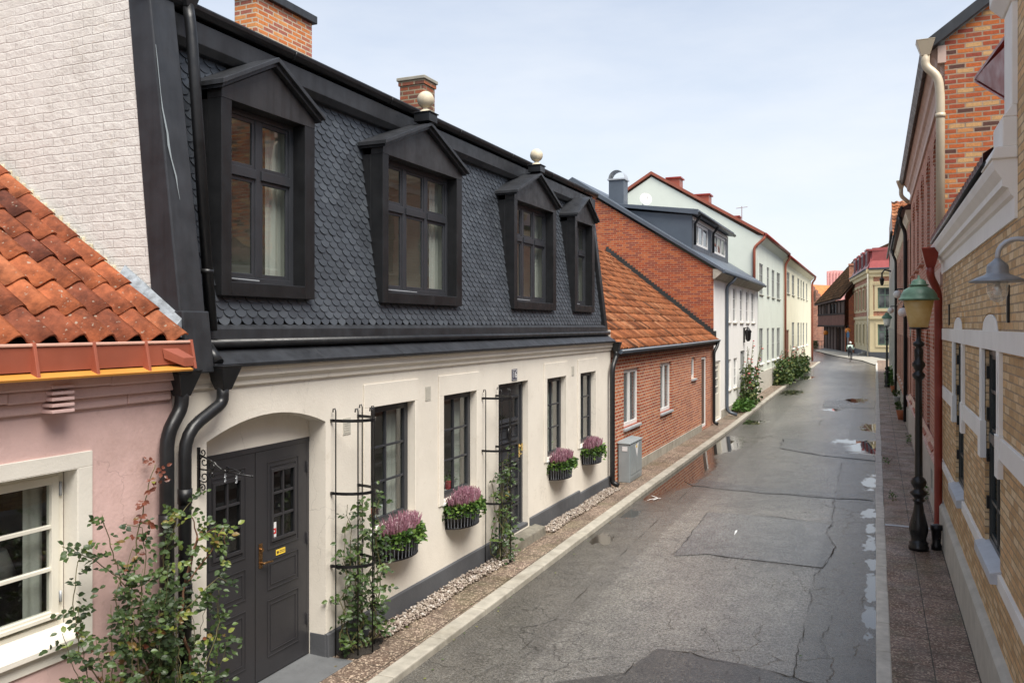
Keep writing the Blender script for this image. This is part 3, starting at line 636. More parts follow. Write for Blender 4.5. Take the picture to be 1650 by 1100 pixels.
def crack(px, w=.012, name='road_crack', amt=.035, mat='soil'):
    w *= .5
    pts = [gp(*p) for p in px]; fine = []
    for (x0, y0), (x1, y1) in zip(pts, pts[1:]):
        n = max(2, int(math.hypot(x1 - x0, y1 - y0) / .07))
        for k in range(n):
            t = k / n; x, y = x0 + (x1 - x0) * t, y0 + (y1 - y0) * t
            v = noise.noise_vector(Vector((x * 5, y * 5, 1.7))) + noise.noise_vector(Vector((x * 21, y * 21, 4.7))) * .8
            fine.append((x + v.x * amt, y + v.y * amt))
    m = MB(); pr = None
    for i, (x, y) in enumerate(fine):
        a = fine[min(i + 1, len(fine) - 1)]; b = fine[max(i - 1, 0)]
        d = Vector((a[0] - b[0], a[1] - b[1])); d.normalize(); ww = w * .55 * max(0.06, .5 + 1.3 * noise.noise(Vector((x * 2.1, y * 2.1, 8.0))) + ru(-.25, .3))
        z = roadz(x, y) + .0125
        q = [m.V((x - d.y * ww, y + d.x * ww, z)), m.V((x + d.y * ww, y - d.x * ww, z))]
        if pr: m.face([pr[0], pr[1], q[1], q[0]])
        pr = q
    return m.build(name, mat, None, kind='structure')
crack([(840, 1048), (940, 955), (1000, 895), (1110, 790), (1160, 745)], .014, amt=.01)
crack([(1278, 1092), (1290, 1035), (1302, 985), (1311, 930), (1325, 915)], .016)
crack([(1340, 845), (1345, 800), (1356, 745)], .014)
crack([(1140, 825), (1190, 824), (1250, 833), (1340, 845), (1333, 862), (1346, 880), (1325, 915), (1270, 912), (1180, 899), (1140, 893), (1085, 893), (1115, 860), (1140, 825)], .03, amt=.03)
crack([(1060, 868), (1072, 885), (1095, 875), (1080, 862)], .012); crack([(1085, 893), (1065, 880), (1060, 868)], .012)
crack([(860, 1078), (920, 1082), (1008, 1085), (1030, 1062), (1058, 1046), (1110, 1052), (1150, 1064), (1200, 1072), (1290, 1097), (1330, 1105)], .028, amt=.04)
crack([(1058, 1046), (1078, 1010), (1078, 985)], .012); crack([(1058, 1046), (1120, 1045), (1180, 1058), (1240, 1060), (1310, 1080)], .012, amt=.07)
crack([(1110, 1052), (1170, 1050), (1260, 1075)], .01, amt=.08); crack([(1150, 1060), (1190, 1045), (1220, 1010)], .008, amt=.07)
crack([(1215, 703), (1228, 706), (1240, 702), (1262, 706), (1255, 722), (1330, 735), (1408, 744)], .04, amt=.08)
crack([(1120, 782), (1180, 785), (1260, 795), (1408, 806)], .03, amt=.06); crack([(1320, 684), (1324, 676), (1408, 668)], .03)
crack([(1318, 685), (1360, 690), (1408, 692)], .03); crack([(1085, 893), (1160, 905), (1240, 912), (1325, 918)], .01)
crack([(1000, 1100), (930, 1055), (850, 1040)], .008, amt=.06); crack([(1340, 990), (1325, 1040), (1345, 1085)], .009, amt=.06)

crack([(1036, 809), (1048, 805), (1060, 803), (1070, 804)], .05, 'chalk_mark', .01, 'white_paint'); crack([(1050, 799), (1060, 803), (1050, 807)], .04, 'chalk_mark', .01, 'white_paint'); crack([(1183, 862), (1188, 853)], .04, 'chalk_mark', .008, 'white_paint')
m = MB(); random.seed(91)
for i in range(120):
    y = ru(6, 40); side = rnd()
    if side < .45: x = kx(y) + abs(random.gauss(0, .18)) + .02; z = roadz(x, y) + .016
    elif side < .7: x = ru(kx(y) - .75, kx(y) - .22); z = gl(y) + .01
    elif side < .85: x = ru(.18, .85); z = gr(y) + .01
    else: x = ru(-1.2, -.05); z = roadz(x, y) + .016
    a = ru(0, 6.28); m.leaf((x, y, z), (math.cos(a), math.sin(a), ru(0, .15)), (0, 0, 1), ru(.025, .05), ru(.018, .035), ru(.55, 1.0))
m.build('fallen_leaves', 'leaf', None, label='scattered small fallen leaves along the kerbs and pavements', cat='leaves', kind='stuff')
# ------------------------------------------------------------------ house number 16
XF = -5.3
FL = Fr((XF, 0, 0), (0, 1, 0), (1, 0, 0))
h16 = root('mansard_house', (-8, 11.3, -.2), 'cream rendered house with a black slate mansard storey and four dormers', 'house')
WIN = [(8.07, 9.07), (9.83, 10.83), (13.65, 14.63), (15.44, 16.42)]
holes = [(5.54, 7.24, -.2, 2.46, .17, .22), (11.62, 12.81, -.02, 2.39, 0, .12)] + [(a, b, .94, 2.36, 0, .11) for a, b in WIN]
m = MB(); shell(m, FL, 5.12, 17.5, -.25, 2.9, holes)
m.poly([(XF, 17.5, -.3), (-14, 17.5, -.3), (-14, 17.5, 3.2), (XF, 17.5, 3.2)])
m.build('wall', 'cream', h16)
# proud panels round the windows
for a, b in WIN:
    m = MB(); m.fb(FL, a - .13, a, .90, 2.36, 0, .018); m.fb(FL, b, b + .08, .90, 2.36, 0, .018); m.fb(FL, a - .13, b + .08, 2.36, 2.63, 0, .018)
    m.build('window_surround', 'cream', h16, bevel=.005)
# cornice moulding
m = MB()
prof = [(0, 2.74), (.03, 2.76), (.035, 2.80), (.075, 2.84), (.08, 2.90), (.10, 2.91), (.10, 2.97), (0, 2.97)]
m.prism([(XF + c, 5.14, z) for c, z in prof], (0, 12.34, 0)); m.build('cornice', 'cream', h16)
# plinth
m = MB()
for a, b, top in ((5.13, 5.54, .05), (7.24, 11.55, .07), (12.86, 15.4, .10), (15.402, 17.45, .045)):
    m.hexa([(XF - .02, a, -.3), (XF + .045, a, -.3), (XF + .045, b, -.3), (XF - .02, b, -.3), (XF - .02, a, top), (XF + .03, a, top - .02), (XF + .03, b, top - .02), (XF - .02, b, top)])
m.box(XF - .2, XF, 7.235, 7.27, -.3, .05)
m.build('plinth', 'grey_plinth', h16, bevel=.006)
# gable toward the pink house, painted brick
m = MB()
m.prism([(-5.36, 5.2, 2.6), (-5.36, 5.2, 3.3), (-5.74, 5.2, 6.2), (-9.5, 5.2, 8.3), (-14, 5.2, 8.3), (-14, 5.2, 2.6)], (0, .2, 0))
m.build('gable_wall', 'wbrick', h16)
m = MB(); du = Vector((-2.1, 0, 1.44)).normalized(); random.seed(4)
for k in range(22):
    p_ = Vector((-5.50, 5.2, 3.42)) + du * (.02 + k * .115); m.box(p_.x - .13, p_.x + ru(-.01, .02), 5.165 + ru(0, .012), 5.2, p_.z, p_.z + .058)
m.build('stepped_brick_scar', 'scar', h16, bevel=.006)
m = MB(); pr = None
for px, py, hw in ((251, 72, .002), (254, 100, .004), (259, 150, .003), (262, 175, .006), (270, 215, .010), (272, 235, .012), (276, 255, .006), (284, 285, .008), (286, 300, .004), (290, 322, .001)):
    X = -5.6
    for it in range(5): y_, z_ = ZX(px, py, X); X = -5.225 - (z_ - 3.35) * .1288
    q_ = [m.V((X, y_ - hw, z_)), m.V((X, y_ + hw, z_))]
    if pr: m.face([pr[0], pr[1], q_[1], q_[0]])
    pr = q_
m.build('paint_run', 'cabinet', h16)
# mansard
def mx(z): return -5.45 - .132 * (z - 3.3)
ang = math.hypot(.132, 1); UM = Vector((-.132 / ang, 0, 1 / ang)); NM = Vector((1 / ang, 0, .132 / ang))
FM = Fr((mx(3.2), 0, 3.2), (0, 1, 0), NM, UM)
DORM = [(6.51, 1.36, 2, 0), (9.55, 2.08, 3, 1), (13.44, 1.95, 3, 1), (16.08, 1.24, 2, 0)]
m = MB(); shell(m, FM, 5.4, 17.45, 0, 2.9, [(yc - w / 2 + .1, yc + w / 2 - .1, .45, 2.2) for yc, w, c, b in DORM], .05)
m.build('mansard_backing', 'black_metal', h16)
m = MB(); m.used = True; sw, sh = .152, .072
nrow = int(2.75 / sh)
for j in range(nrow + 1):
    for i in range(int(11.7 / sw) + 1):
        a = 5.6 + (i + (.5 if j % 2 else 0)) * sw + ru(-.004, .004); b = .1 + j * sh + ru(-.003, .003)
        z = 3.2 + b / ang
        if a + sw / 2 > 17.33: continue
        if any(yc - w / 2 + .02 < a < yc + w / 2 - .02 and 3.56 < z < 5.42 for yc, w, c, k in DORM): continue
        if any(abs(a - yc) < w / 2 + .05 and 5.3 < z < 5.86 - (abs(a - yc) / (w / 2)) * .42 for yc, w, c, k in DORM): continue
        m.tint = ru(.05, .95); tl = ru(-.002, .003); r = sw * .5; tk = .009
        out = []
        for k in range(9):
            th = math.pi + math.pi * k / 8
            out.append((a + r * .97 * math.cos(th), b + r * .95 * (1 + math.sin(th)) * .86))
        out = [(a - r * .97, b + r + .1)] + out + [(a + r * .97, b + r + .1)]
        top = [m.V(FM.p(x, y, .006 + (.020 + tl) * max(0, 1 - (y - b) / .15))) for x, y in out]
        bot = [m.V(FM.p(x, y, .006 + (.020 + tl) * max(0, 1 - (y - b) / .15) - tk)) for x, y in out]
        m.face(top)
        for k in range(len(out) - 1): m.face([top[k], bot[k], bot[k + 1], top[k + 1]])
m.build('slate_cladding', 'slate', h16, recalc=False)
# flashings: bottom trim, lip, skirt, end boards
m = MB()
m.prism([(-5.47, 5.48, 3.14), (-5.36, 5.48, 3.14), (-5.36, 5.48, 3.27), (-5.44, 5.48, 3.31)], (0, 11.9, 0)); m.build('mansard_sill_trim', 'dark_metal', h16, bevel=.006)
m = MB(); m.tube([(-5.315, 5.5, 3.14), (-5.315, 17.42, 3.13)], .042, 10); m.build('shadow_lip', 'black_metal', h16)  # gutter lip; its black bar also draws the shadow line above the skirt
m = MB(); y = 5.49
while y < 17.4:
    y2 = min(17.42, y + 1.55); j = ru(-.004, .004)
    m.hexa([(-5.40, y, 3.06), (-5.16 + j, y, 2.93), (-5.16 + j, y2 - .004, 2.93), (-5.40, y2 - .004, 3.06), (-5.40, y, 3.13), (-5.15 + j, y, 2.965), (-5.15 + j, y2 - .004, 2.965), (-5.40, y2 - .004, 3.13)])
    m.box(-5.33, -5.155, y2 - .012, y2 + .012, 2.99, 3.0) if 0 else None
    y = y2
m.build('drip_skirt', 'dark_metal', h16, bevel=.004)
def endboard(y0, y1):
    m = MB()
    m.hexa([(-5.55, y0, 3.35), (-5.24, y0, 3.35), (-5.24, y1, 3.35), (-5.55, y1, 3.35), (-5.86, y0, 6.3), (-5.62, y0, 6.3), (-5.62, y1, 6.3), (-5.86, y1, 6.3)])
    m.hexa([(-5.42, y0 - .01, 2.90), (-5.15, y0 - .01, 2.90), (-5.15, y1 + .01, 2.90), (-5.42, y1 + .01, 2.90), (-5.5, y0 - .01, 3.42), (-5.215, y0 - .01, 3.42), (-5.215, y1 + .01, 3.42), (-5.5, y1 + .01, 3.42)])
    return m.build('end_board', 'dark_metal', h16, bevel=.012)
endboard(5.19, 5.47)
m = MB(); m.hexa([(-5.5, 17.35, 2.95), (-5.33, 17.35, 2.95), (-5.33, 17.52, 2.95), (-5.5, 17.52, 2.95), (-5.9, 17.35, 6.2), (-5.73, 17.35, 6.2), (-5.73, 17.52, 6.2), (-5.9, 17.52, 6.2)]); m.build('end_board', 'black_metal', h16, bevel=.01)
m = MB(); m.prism([(-5.9, 5.47, 5.78), (-5.70, 5.47, 5.80), (-5.64, 5.47, 5.86), (-5.635, 5.47, 6.05), (-5.9, 5.47, 6.05)], (0, 12.0, 0)); m.build('eaves_fascia', 'dark_metal', h16, bevel=.005)
m = MB(); prof = [(-5.64 + .075 * math.cos(t * math.pi / 8), 6.16 + .075 * math.sin(t * math.pi / 8)) for t in range(8, 17)]
m.prism([(x, 5.15, z) for x, z in prof] + [(-5.57, 5.15, 6.175), (-5.715, 5.15, 6.175)], (0, 12.35, 0))
for k in range(1, 7): m.tube([(-5.64 + .078 * math.cos(t * math.pi / 6), 5.2 + k * 1.9, 6.16 + .078 * math.sin(t * math.pi / 6)) for t in range(6, 13)], .008, 6)
m.build('roof_gutter', 'black_metal', h16)
m = MB(); m.prism([(-5.72, 5.42, 6.1), (-5.72, 5.42, 6.2), (-9.5, 5.42, 8.1), (-14, 5.42, 7.0), (-14, 5.42, 6.1)], (0, 12.0, 0)); m.build('upper_roof', 'black_metal', h16)
# dormers
FD = Fr((-5.4, 0, 0), (0, 1, 0), (1, 0, 0))
for n_, (yc, w, cols, ballf) in enumerate(DORM):
    a0, a1 = yc - w / 2, yc + w / 2; z0, z1, ze, zr = 3.57, 5.36, 5.42, 5.80 + .05 * (w > 1.5)
    o0, o1 = a0 + .13, a1 - .16
    m = MB()
    m.fb(FD, a0, o0, z0, z1, -.17, 0); m.fb(FD, o1, a1, z0, z1, -.17, 0); m.fb(FD, o0, o1, z0, z0 + .13, -.17, 0)
    for s_, aa in ((0, a0), (1, a1)):
        b = aa + (.02 if s_ == 0 else -.02)
        m.prism([(-5.57, aa, z0), (-5.57, aa, z1), (mx(z1) - .03, aa, z1), (mx(z0) - .03, aa, z0 + .02)], (0, b - aa, 0))
    dm = m.build('dormer', 'black_metal', h16, bevel=.005)
    m = MB(); m.prism([(-5.57, a0, z1), (-5.57, a1, z1), (-5.57, a1, ze + .02), (-5.57, yc, zr), (-5.57, a0, ze + .02)], (.172, 0, 0)); m.build('pediment', 'pediment', dm, bevel=.003)
    m = MB(); ov = .07
    for sgn in (-1, 1):
        e = Vector((0, sgn * (w / 2 + ov), ze - zr - .02)); tk = Vector((0, 0, .045))
        for (xf, dz, e_) in ((-5.31, .055, 1.0), (-5.345, .015, .97)):
            P0 = Vector((xf, yc, zr + dz)); P1 = P0 + e * e_; bk = Vector((-5.84 - xf, 0, 0))
            m.hexa([P0, P1, P1 + bk, P0 + bk, P0 + tk, P1 + tk, P1 + tk + bk, P0 + tk + bk])
    m.build('dormer_roof', 'dark_metal', dm, bevel=.004)
    window(Fr((-5.4, 0, 0), (0, 1, 0), (1, 0, 0)), o0, o1, z0 + .13, z1, .15, 'frame_dark', dm, cols=cols, rows=(), fw=.06, mull=.075, transom=.655, name='window_frame')
    for ch in [k for k in bpy.data.objects if k.parent and k.parent.parent == dm]:      # panes belong to the dormer at this depth
        ch.parent = dm
    m = MB(); m.tube([(-5.54, o0 + .15, z0 + .17), (-5.50, o0 + (o1 - o0) * .5 - .05, z0 + .16)], .006, 5); m.build('casement_stay', 'zinc_light', dm)
    rm = room(FD, o0, o1, z0 + .2, z1 - .01, -.21, -2.2, h16, 'room', 0)
    if ballf:
        m = MB(); m.box(-5.52, -5.29, yc - .11, yc + .11, zr + .10, zr + .21); m.box(-5.535, -5.275, yc - .125, yc + .125, zr + .21, zr + .225); m.build('finial_plinth', 'black_metal', dm, bevel=.004)
        m = MB(); zb = zr + .225
        pr = [(.085, zb), (.085, zb + .015), (.07, zb + .03), (.04, zb + .05), (.036, zb + .075)] + [(.112 * math.sin(R(t)), zb + .175 - .112 * math.cos(R(t))) for t in range(25, 180, 13)] + [(.004, zb + .288)]
        m.lathe(-5.405, yc, pr, 22); m.build('ball_finial', 'ball', dm)
    posn = ('nearest the painted gable', 'under the first white ball', 'under the second white ball', 'at the far end of the mansard')[n_]
    curtain(FD, o1 - .26, o1 - .03, z0 + .1, z1 - .02, -.30, 'far side curtain in the dormer window ' + posn, 'curtains inside the mansard windows')
    if n_: curtain(FD, o0 + .03, o0 + .2, z0 + .1, z1 - .02, -.30, 'near side curtain in the dormer window ' + posn, 'curtains inside the mansard windows')
# chimneys
def chimney(x0, x1, y0, y1, z0, z1, mat, parent, cap='black_metal', capmat=None, capd=.06, caph=.1, name='chimney'):
    m = MB(); m.box(x0, x1, y0, y1, z0, z1); c = m.build(name, mat, parent, bevel=.006)
    m = MB(); m.box(x0 - capd, x1 + capd, y0 - capd, y1 + capd, z1, z1 + caph); m.build('chimney_cap', cap, c, bevel=.01); return c
chimney(-9.75, -9.3, 10.82, 12.3, 6.4, 8.72, 'chbrick', h16, 'dark_metal', capd=.07, caph=.14)
c = chimney(-7.68, -7.2, 12.65, 13.05, 6.2, 7.58, 'chbrick_old', h16, 'concrete', capd=.045, caph=.06)
m = MB(); m.box(-7.70, -7.18, 12.63, 13.07, 7.50, 7.578); m.build('corbel_course', 'chbrick_old', c)
# garage door
def door_panel(m, fr, a0, a1, b0, b1, c):
    m.ring(fr, a0, a1, b0, b1, .012, c, c + .008)
def groove(m, fr, a0, a1, b0, b1, c):
    for i_, (d_, w_) in enumerate(((0, .010), (.045, .008))):
        m.ring(fr, a0 + d_, a1 - d_, b0 + d_, b1 - d_, w_, c, c + .007)
FG = Fr((-5.51, 0, 0), (0, 1, 0), (1, 0, 0))
gd = MB()
gd.fb(FG, 5.54, 5.60, -.17, 2.12, -.05, .0); gd.fb(FG, 7.19, 7.24, -.17, 2.12, -.05, .0); gd.fb(FG, 5.54, 7.24, 2.07, 2.12, -.045, .005)
gd.fb(FG, 5.54, 7.24, 2.121, 2.47, -.05, -.003) if 0 else None
tm = MB(); tm.fb(FG, 5.5, 7.28, 2.122, 2.5, -.05, -.002); tm.build('arch_infill', 'cream', h16)
gdo = gd.build('garage_doorway', 'garage', h16, bevel=.003)
for (a0, a1) in ((5.605, 6.395), (6.403, 7.187)):
    m = MB(); ww0, ww1 = a0 + .24, a1 - .20; wb0, wb1 = 1.17, 1.85
    shell(m, FG.off(.0), a0, a1, -.165, 2.068, [(ww0, ww1, wb0, wb1)], .04)
    m.fb(FG, a0, a1, -.165, -.164, -.04, 0)
    groove(m, FG, a0 + .17, a1 - .13, 1.08, 1.95, 0)
    groove(m, FG, a0 + .17, a1 - .13, .68, .98, 0); groove(m, FG, a0 + .17, a1 - .13, .02, .58, 0)
    m.ring(FG, ww0 - .02, ww1 + .02, wb0 - .02, wb1 + .02, .03, 0, .016)
    x = (ww0 + ww1) / 2; m.fb(FG, x - .011, x + .011, wb0, wb1, -.02, .006)
    for r_ in (1, 2):
        z = wb0 + (wb1 - wb0) * r_ / 3; m.fb(FG, ww0 + .01, x - .011, z - .011, z + .011, -.018, .004); m.fb(FG, x + .011, ww1 - .01, z - .011, z + .011, -.018, .004)
    for z in ((.15, .27), (1.0, 1.12), (1.75, 1.87)):
        if a0 > 6: m.tube([FG.p(a1 + .002, z[0], .012), FG.p(a1 + .002, z[1], .012)], .011, 8)
    lf = m.build('garage_door_leaf', 'garage', h16, bevel=.002)
    m = MB(); m.poly([FG.p(ww0, wb0, -.012), FG.p(ww1, wb0, -.012), FG.p(ww1, wb1, -.012), FG.p(ww0, wb1, -.012)]); m.build('pane', 'glass', lf)
    if a0 > 6:
        m = MB(); m.fb(FG, a0 + .045, a0 + .095, .93, 1.17, .0, .008); m.tube([FG.p(a0 + .07, 1.11, .0), FG.p(a0 + .07, 1.11, .03)], .02, 12)
        m.tube([FG.p(a0 + .07, .98, 0), FG.p(a0 + .07, .98, .05), FG.p(a0 + .10, .985, .058), FG.p(a0 + .19, .975, .055)], [.016, .012, .011, .008], 8)
        m.build('door_handle', 'brass', lf, bevel=.002)
        m = MB(); m.fb(FG, a0 + .30, a0 + .44, .995, 1.05, .001, .004)
        m.m = 1; m.prism([FG.p(a0 + .325 + .016 * math.cos(k * .785), 1.022 + .016 * math.sin(k * .785), .004) for k in range(8)], (.0012, 0, 0))
        for k in range(2): m.fb(FG, a0 + .35, a0 + .43, 1.012 + k * .016, 1.018 + k * .016, .004, .005)
        m.build('warning_sticker', ['sticker_yellow', 'wood_dark'], lf)
        m = MB(); m.fb(FG, ww0 + .012, ww0 + .075, wb0 + .012, wb0 + .16, -.010, -.007); m.m = 1; m.fb(FG, ww0 + .018, ww0 + .07, wb0 + .045, wb0 + .10, -.007, -.005)
        m.m = 0; m.prism([FG.p(ww0 + .036, wb0 + .06, -.005), FG.p(ww0 + .056, wb0 + .0725, -.005), FG.p(ww0 + .036, wb0 + .085, -.005)], (.0012, 0, 0))
        m.build('pane_sticker', ['sticker_white', 'sticker_red'], lf)
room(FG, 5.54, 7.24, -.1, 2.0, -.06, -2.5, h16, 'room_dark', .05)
m = MB(); m.hexa([(-5.6, 5.55, -.24), (-5.0, 5.55, -.24), (-5.0, 7.3, -.24), (-5.6, 7.235, -.24), (-5.6, 5.55, -.175), (-5.0, 5.55, -.192), (-5.0, 7.3, -.192), (-5.6, 7.235, -.175)]); m.build('door_ramp', 'threshold', h16, bevel=.004)
# front door
FDo = Fr((XF - .1, 0, 0), (0, 1, 0), (1, 0, 0))
m = MB(); m.ring(FDo, 11.62, 12.81, -.02, 2.39, .075, -.05, 0); m.build('door_frame', 'frame_dark', h16, bevel=.004)
m = MB(); a0, a1 = 11.70, 12.73; shell(m, FDo.off(-.02), a0, a1, .06, 2.31, [(a0 + .14, a1 - .14, 1.80, 2.10)], .04)
ps = [(1.76, 2.14), (1.44, 1.70), (1.10, 1.37), (.77, 1.04), (.44, .71), (.14, .38)]
for i_, (b0, b1) in enumerate(ps):
    m.ring(FDo, a0 + .11, a1 - .11, b0, b1, .024, -.02, .004)
    m.fb(FDo, a0 + .09, a1 - .09, b1 - .004, b1 + .014, -.02, .016)
    m.fb(FDo, a0 + .09, a1 - .09, b0 - .012, b0 + .004, -.02, .012)
    if i_: m.ring(FDo, a0 + .18, a1 - .18, b0 + .06, b1 - .06, .012, -.02, -.008)
dr = m.build('front_door', 'frame_dark', h16, bevel=.002)
m = MB(); m.poly([FDo.p(a0 + .14, 1.8, -.03), FDo.p(a1 - .14, 1.8, -.03), FDo.p(a1 - .14, 2.10, -.03), FDo.p(a0 + .14, 2.10, -.03)]); m.build('pane', 'glass', dr)
m = MB(); m.tube([FDo.p(12.22 + .06 * math.cos(t), 1.57 + .085 * math.sin(t), .02) for t in [k * math.pi / 8 for k in range(17)]], .017, 8); m.ball(FDo.p(12.22, 1.65, .025), .035); m.build('door_knocker', 'iron', dr)
m = MB(); m.fb(FDo, 12.66, 12.715, 1.12, 1.34, -.02, -.008); m.tube([FDo.p(12.69, 1.18, -.02), FDo.p(12.69, 1.18, .035), FDo.p(12.60, 1.18, .04)], .009, 8); m.ball(FDo.p(12.69, 1.30, .0), .018); m.build('door_handle', 'brass_plate', dr)
m = MB(); m.fb(FDo, 12.735, 12.79, 1.22, 1.34, 0, .012); m.build('lock_plate', 'brass_plate', dr)
m = MB(); m.fb(FDo, 12.06, 12.36, .925, .965, -.02, .002); m.build('letter_slot', 'zinc_light', dr, bevel=.003)
m = MB(); m.fb(FDo, 12.16, 12.27, .56, .63, -.02, -.005); m.build('small_plate', 'sticker_yellow', dr)
m = MB(); m.box(XF - .15, XF, 11.63, 12.80, -.03, .03); m.build('door_sill', 'grey_plinth', h16, bevel=.004)
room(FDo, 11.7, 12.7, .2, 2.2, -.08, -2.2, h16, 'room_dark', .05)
m = MB()
n_ = 10
for k in range(n_):
    pass
m.hexa([(XF, 11.66, -.3), (-5.05, 11.70, -.3), (-5.05, 13.05, -.3), (XF, 13.08, -.3), (XF, 11.68, -.04), (-5.07, 11.73, -.055), (-5.07, 13.0, -.055), (XF, 13.05, -.04)])
m.build('door_step', 'step_stone', None, bevel=.02, label='worn granite step below the dark panelled front door', cat='step')
# number plate and text
def text_mesh(s, size, name, mat, parent, loc, rot, depth=.001):
    cu = bpy.data.curves.new('t', 'FONT'); cu.body = s; cu.size = size; cu.extrude = depth; cu.align_x = 'CENTER'; cu.align_y = 'CENTER'
    t = bpy.data.objects.new('t', cu); me = bpy.data.meshes.new_from_object(t); bpy.data.objects.remove(t)
    me.transform(Matrix.Translation(loc) @ rot); L = Vector((0, 0, 0)); q = parent
    while q is not None: L += q.location; q = q.parent
    me.transform(Matrix.Translation(-L)); me.materials.clear(); me.materials.append(MT[mat])
    o = bpy.data.objects.new(name, me); COL.objects.link(o); o.parent = parent; return o
RX = Matrix(((0, 0, 1, 0), (1, 0, 0, 0), (0, 1, 0, 0), (0, 0, 0, 1)))       # text facing +X, reading along +Y
nr = root('house_number', (XF, 12.22, 2.42), 'small dark blue enamel plate reading 16 above the front door', 'house number')
m = MB(); m.fb(FL, 12.12, 12.33, 2.42, 2.60, .0, .012); m.build('plate', 'enamel_blue', nr, bevel=.004)
m = MB(); m.ring(FL, 12.13, 12.32, 2.43, 2.59, .006, .012, .0135); m.build('plate_border', 'white_paint', nr)
text_mesh('16', .17, 'numerals', 'white_paint', nr, Vector((XF + .0135, 12.225, 2.51)), RX, .001)
for (y, z) in ((7.62, 2.2), (9.42, 2.42), (15.03, 2.43)):
    m = MB(); m.fb(FL, y - .07, y + .07, z - .09, z + .09, 0, .006)
    for k in range(6): m.fb(FL, y - .055, y + .055, z - .07 + k * .025, z - .062 + k * .025, .006, .009)
    m.build('vent_grille', 'plinth_cream', h16)
# ground floor windows
names = ('nearest the garage', 'between the two rose trellises', 'beyond the front door', 'beside the far downpipe')
for (a, b), nm in zip(WIN, names):
    w = window(FL, a, b, .94, 2.36, .09, 'frame_dark', h16, cols=2, rows=(1 / 3, 2 / 3), fw=.085, bw=.026, sill=(.02, .05), sillmat='white_paint')
    room(FL, a, b, 1.0, 2.36, -.16, -2.6, h16, 'room', .25)
    curtain(FL, b - .30, b - .02, .95, 2.33, -.24, 'pale curtain behind the ground floor window ' + nm, 'curtains behind the ground floor windows')
    m = MB(); m.fb(FL, a - .1, b + .1, .93, .96, -.42, -.17); m.build('inner_sill', 'white_paint', w)
    for q in range(3):
        y = a + .25 + q * .24
        p = root('potted_plant', (XF - .3, y, .96), '%s potted houseplant on the sill of the window %s' % (('first', 'second', 'third')[q], nm), 'houseplant', 'houseplants on window sills')
        m = MB(); m.lathe(XF - .3, y, [(.04, .962), (.055, 1.07), (.06, 1.09), (.05, 1.09)], 12); m.build('pot', ('terracotta', 'white_paint', 'sticker_red')[(q + int(a)) % 3], p)
        m = MB()
        for k in range(34):
            d = Vector((ru(-1, 1), ru(-1, 1), ru(.1, 1.3))).normalized(); c0 = Vector((XF - .3, y, 1.08)) + d * ru(0, .12)
            m.leaf(c0, d, (ru(-1, 1), ru(-1, 1), .4), ru(.04, .08), .03, ru(.1, .9))
        m.build('foliage', 'ivy', p)
# downpipes with hopper heads (parts of the house)
def downpipe(pts, r, mat, parent, rings=(), name='downpipe'):
    m = MB()
    P = [Vector(p) for p in pts]; sm = [P[0]]
    for i in range(1, len(P) - 1):                  # round the bends
        a, b, c = P[i - 1], P[i], P[i + 1]; L = min((b - a).length, (c - b).length) * .42; L = min(L, .18)
        s0 = b + (a - b).normalized() * L; s1 = b + (c - b).normalized() * L
        for t in (0, .25, .5, .75, 1): sm.append(s0 * (1 - t) ** 2 + b * 2 * t * (1 - t) + s1 * t * t)
    sm.append(P[-1]); m.tube(sm, r, 14)
    for p, q in rings: m.tube([p, q], r * 1.12, 14)
    return m.build(name, mat, parent)
def hopper(p, mat, parent, w=.12, d=.10, h=.19, r=.05):
    p = Vector(p); m = MB()
    m.hexa([p + Vector((-r, -r, -h)), p + Vector((r, -r, -h)), p + Vector((r, r, -h)), p + Vector((-r, r, -h)), p + Vector((-d, -w, 0)), p + Vector((d, -w, 0)), p + Vector((d, w, 0)), p + Vector((-d, w, 0))])
    m.hexa([p + Vector((-d, -w, 0)), p + Vector((d, -w, 0)), p + Vector((d, w, 0)), p + Vector((-d, w, 0)), p + Vector((-d - .008, -w - .008, .02)), p + Vector((d + .008, -w - .008, .02)), p + Vector((d + .008, w + .008, .02)), p + Vector((-d - .008, w + .008, .02))])
    return m.build('hopper_head', mat, parent, bevel=.006)
xp = -5.16
def on(px, py, X): y, z = ZX(px, py, X); return Vector((X, y, z))
pA = [on(293, 625, xp), on(293, 655, xp), on(269, 700, xp)]; pA.append(Vector((xp, pA[-1].y, -.15)))
pB = [on(359, 622, xp), on(359, 648, xp), on(298, 697, xp)]; pB.append(Vector((xp, pB[-1].y, -.15)))
hopper(on(360, 592, xp), 'black_metal', h16)
downpipe(pB, .052, 'black_metal', h16, [(pB[3] + Vector((0, 0, 2.0)), pB[3] + Vector((0, 0, 2.12))), (pB[3] + Vector((0, 0, 1.3)), pB[3] + Vector((0, 0, 1.34)))])
m = MB(); m.tube([(-5.3, 5.55, 3.12), on(352, 585, xp)], .05, 10); m.build('outlet_spout', 'black_metal', h16)
downpipe([(-5.57, 5.6, 6.12), (-5.53, 5.6, 5.9), (-5.30, 5.6, 3.25)], .05, 'black_metal', h16, [((-5.35, 5.6, 3.75), (-5.347, 5.6, 3.79))])
hopper((-5.58, 5.6, 6.30), 'black_metal', h16, .11, .09, .2)
xq = -5.17
hopper((xq, 17.5, 2.92), 'black_metal', h16, .11, .1)
downpipe([(xq, 17.5, 2.75), (xq, 17.5, 2.62), (xq - .02, 17.28, 2.4), (xq - .02, 17.28, -.08), (xq + .12, 17.3, -.14)], .055, 'black_metal', h16)

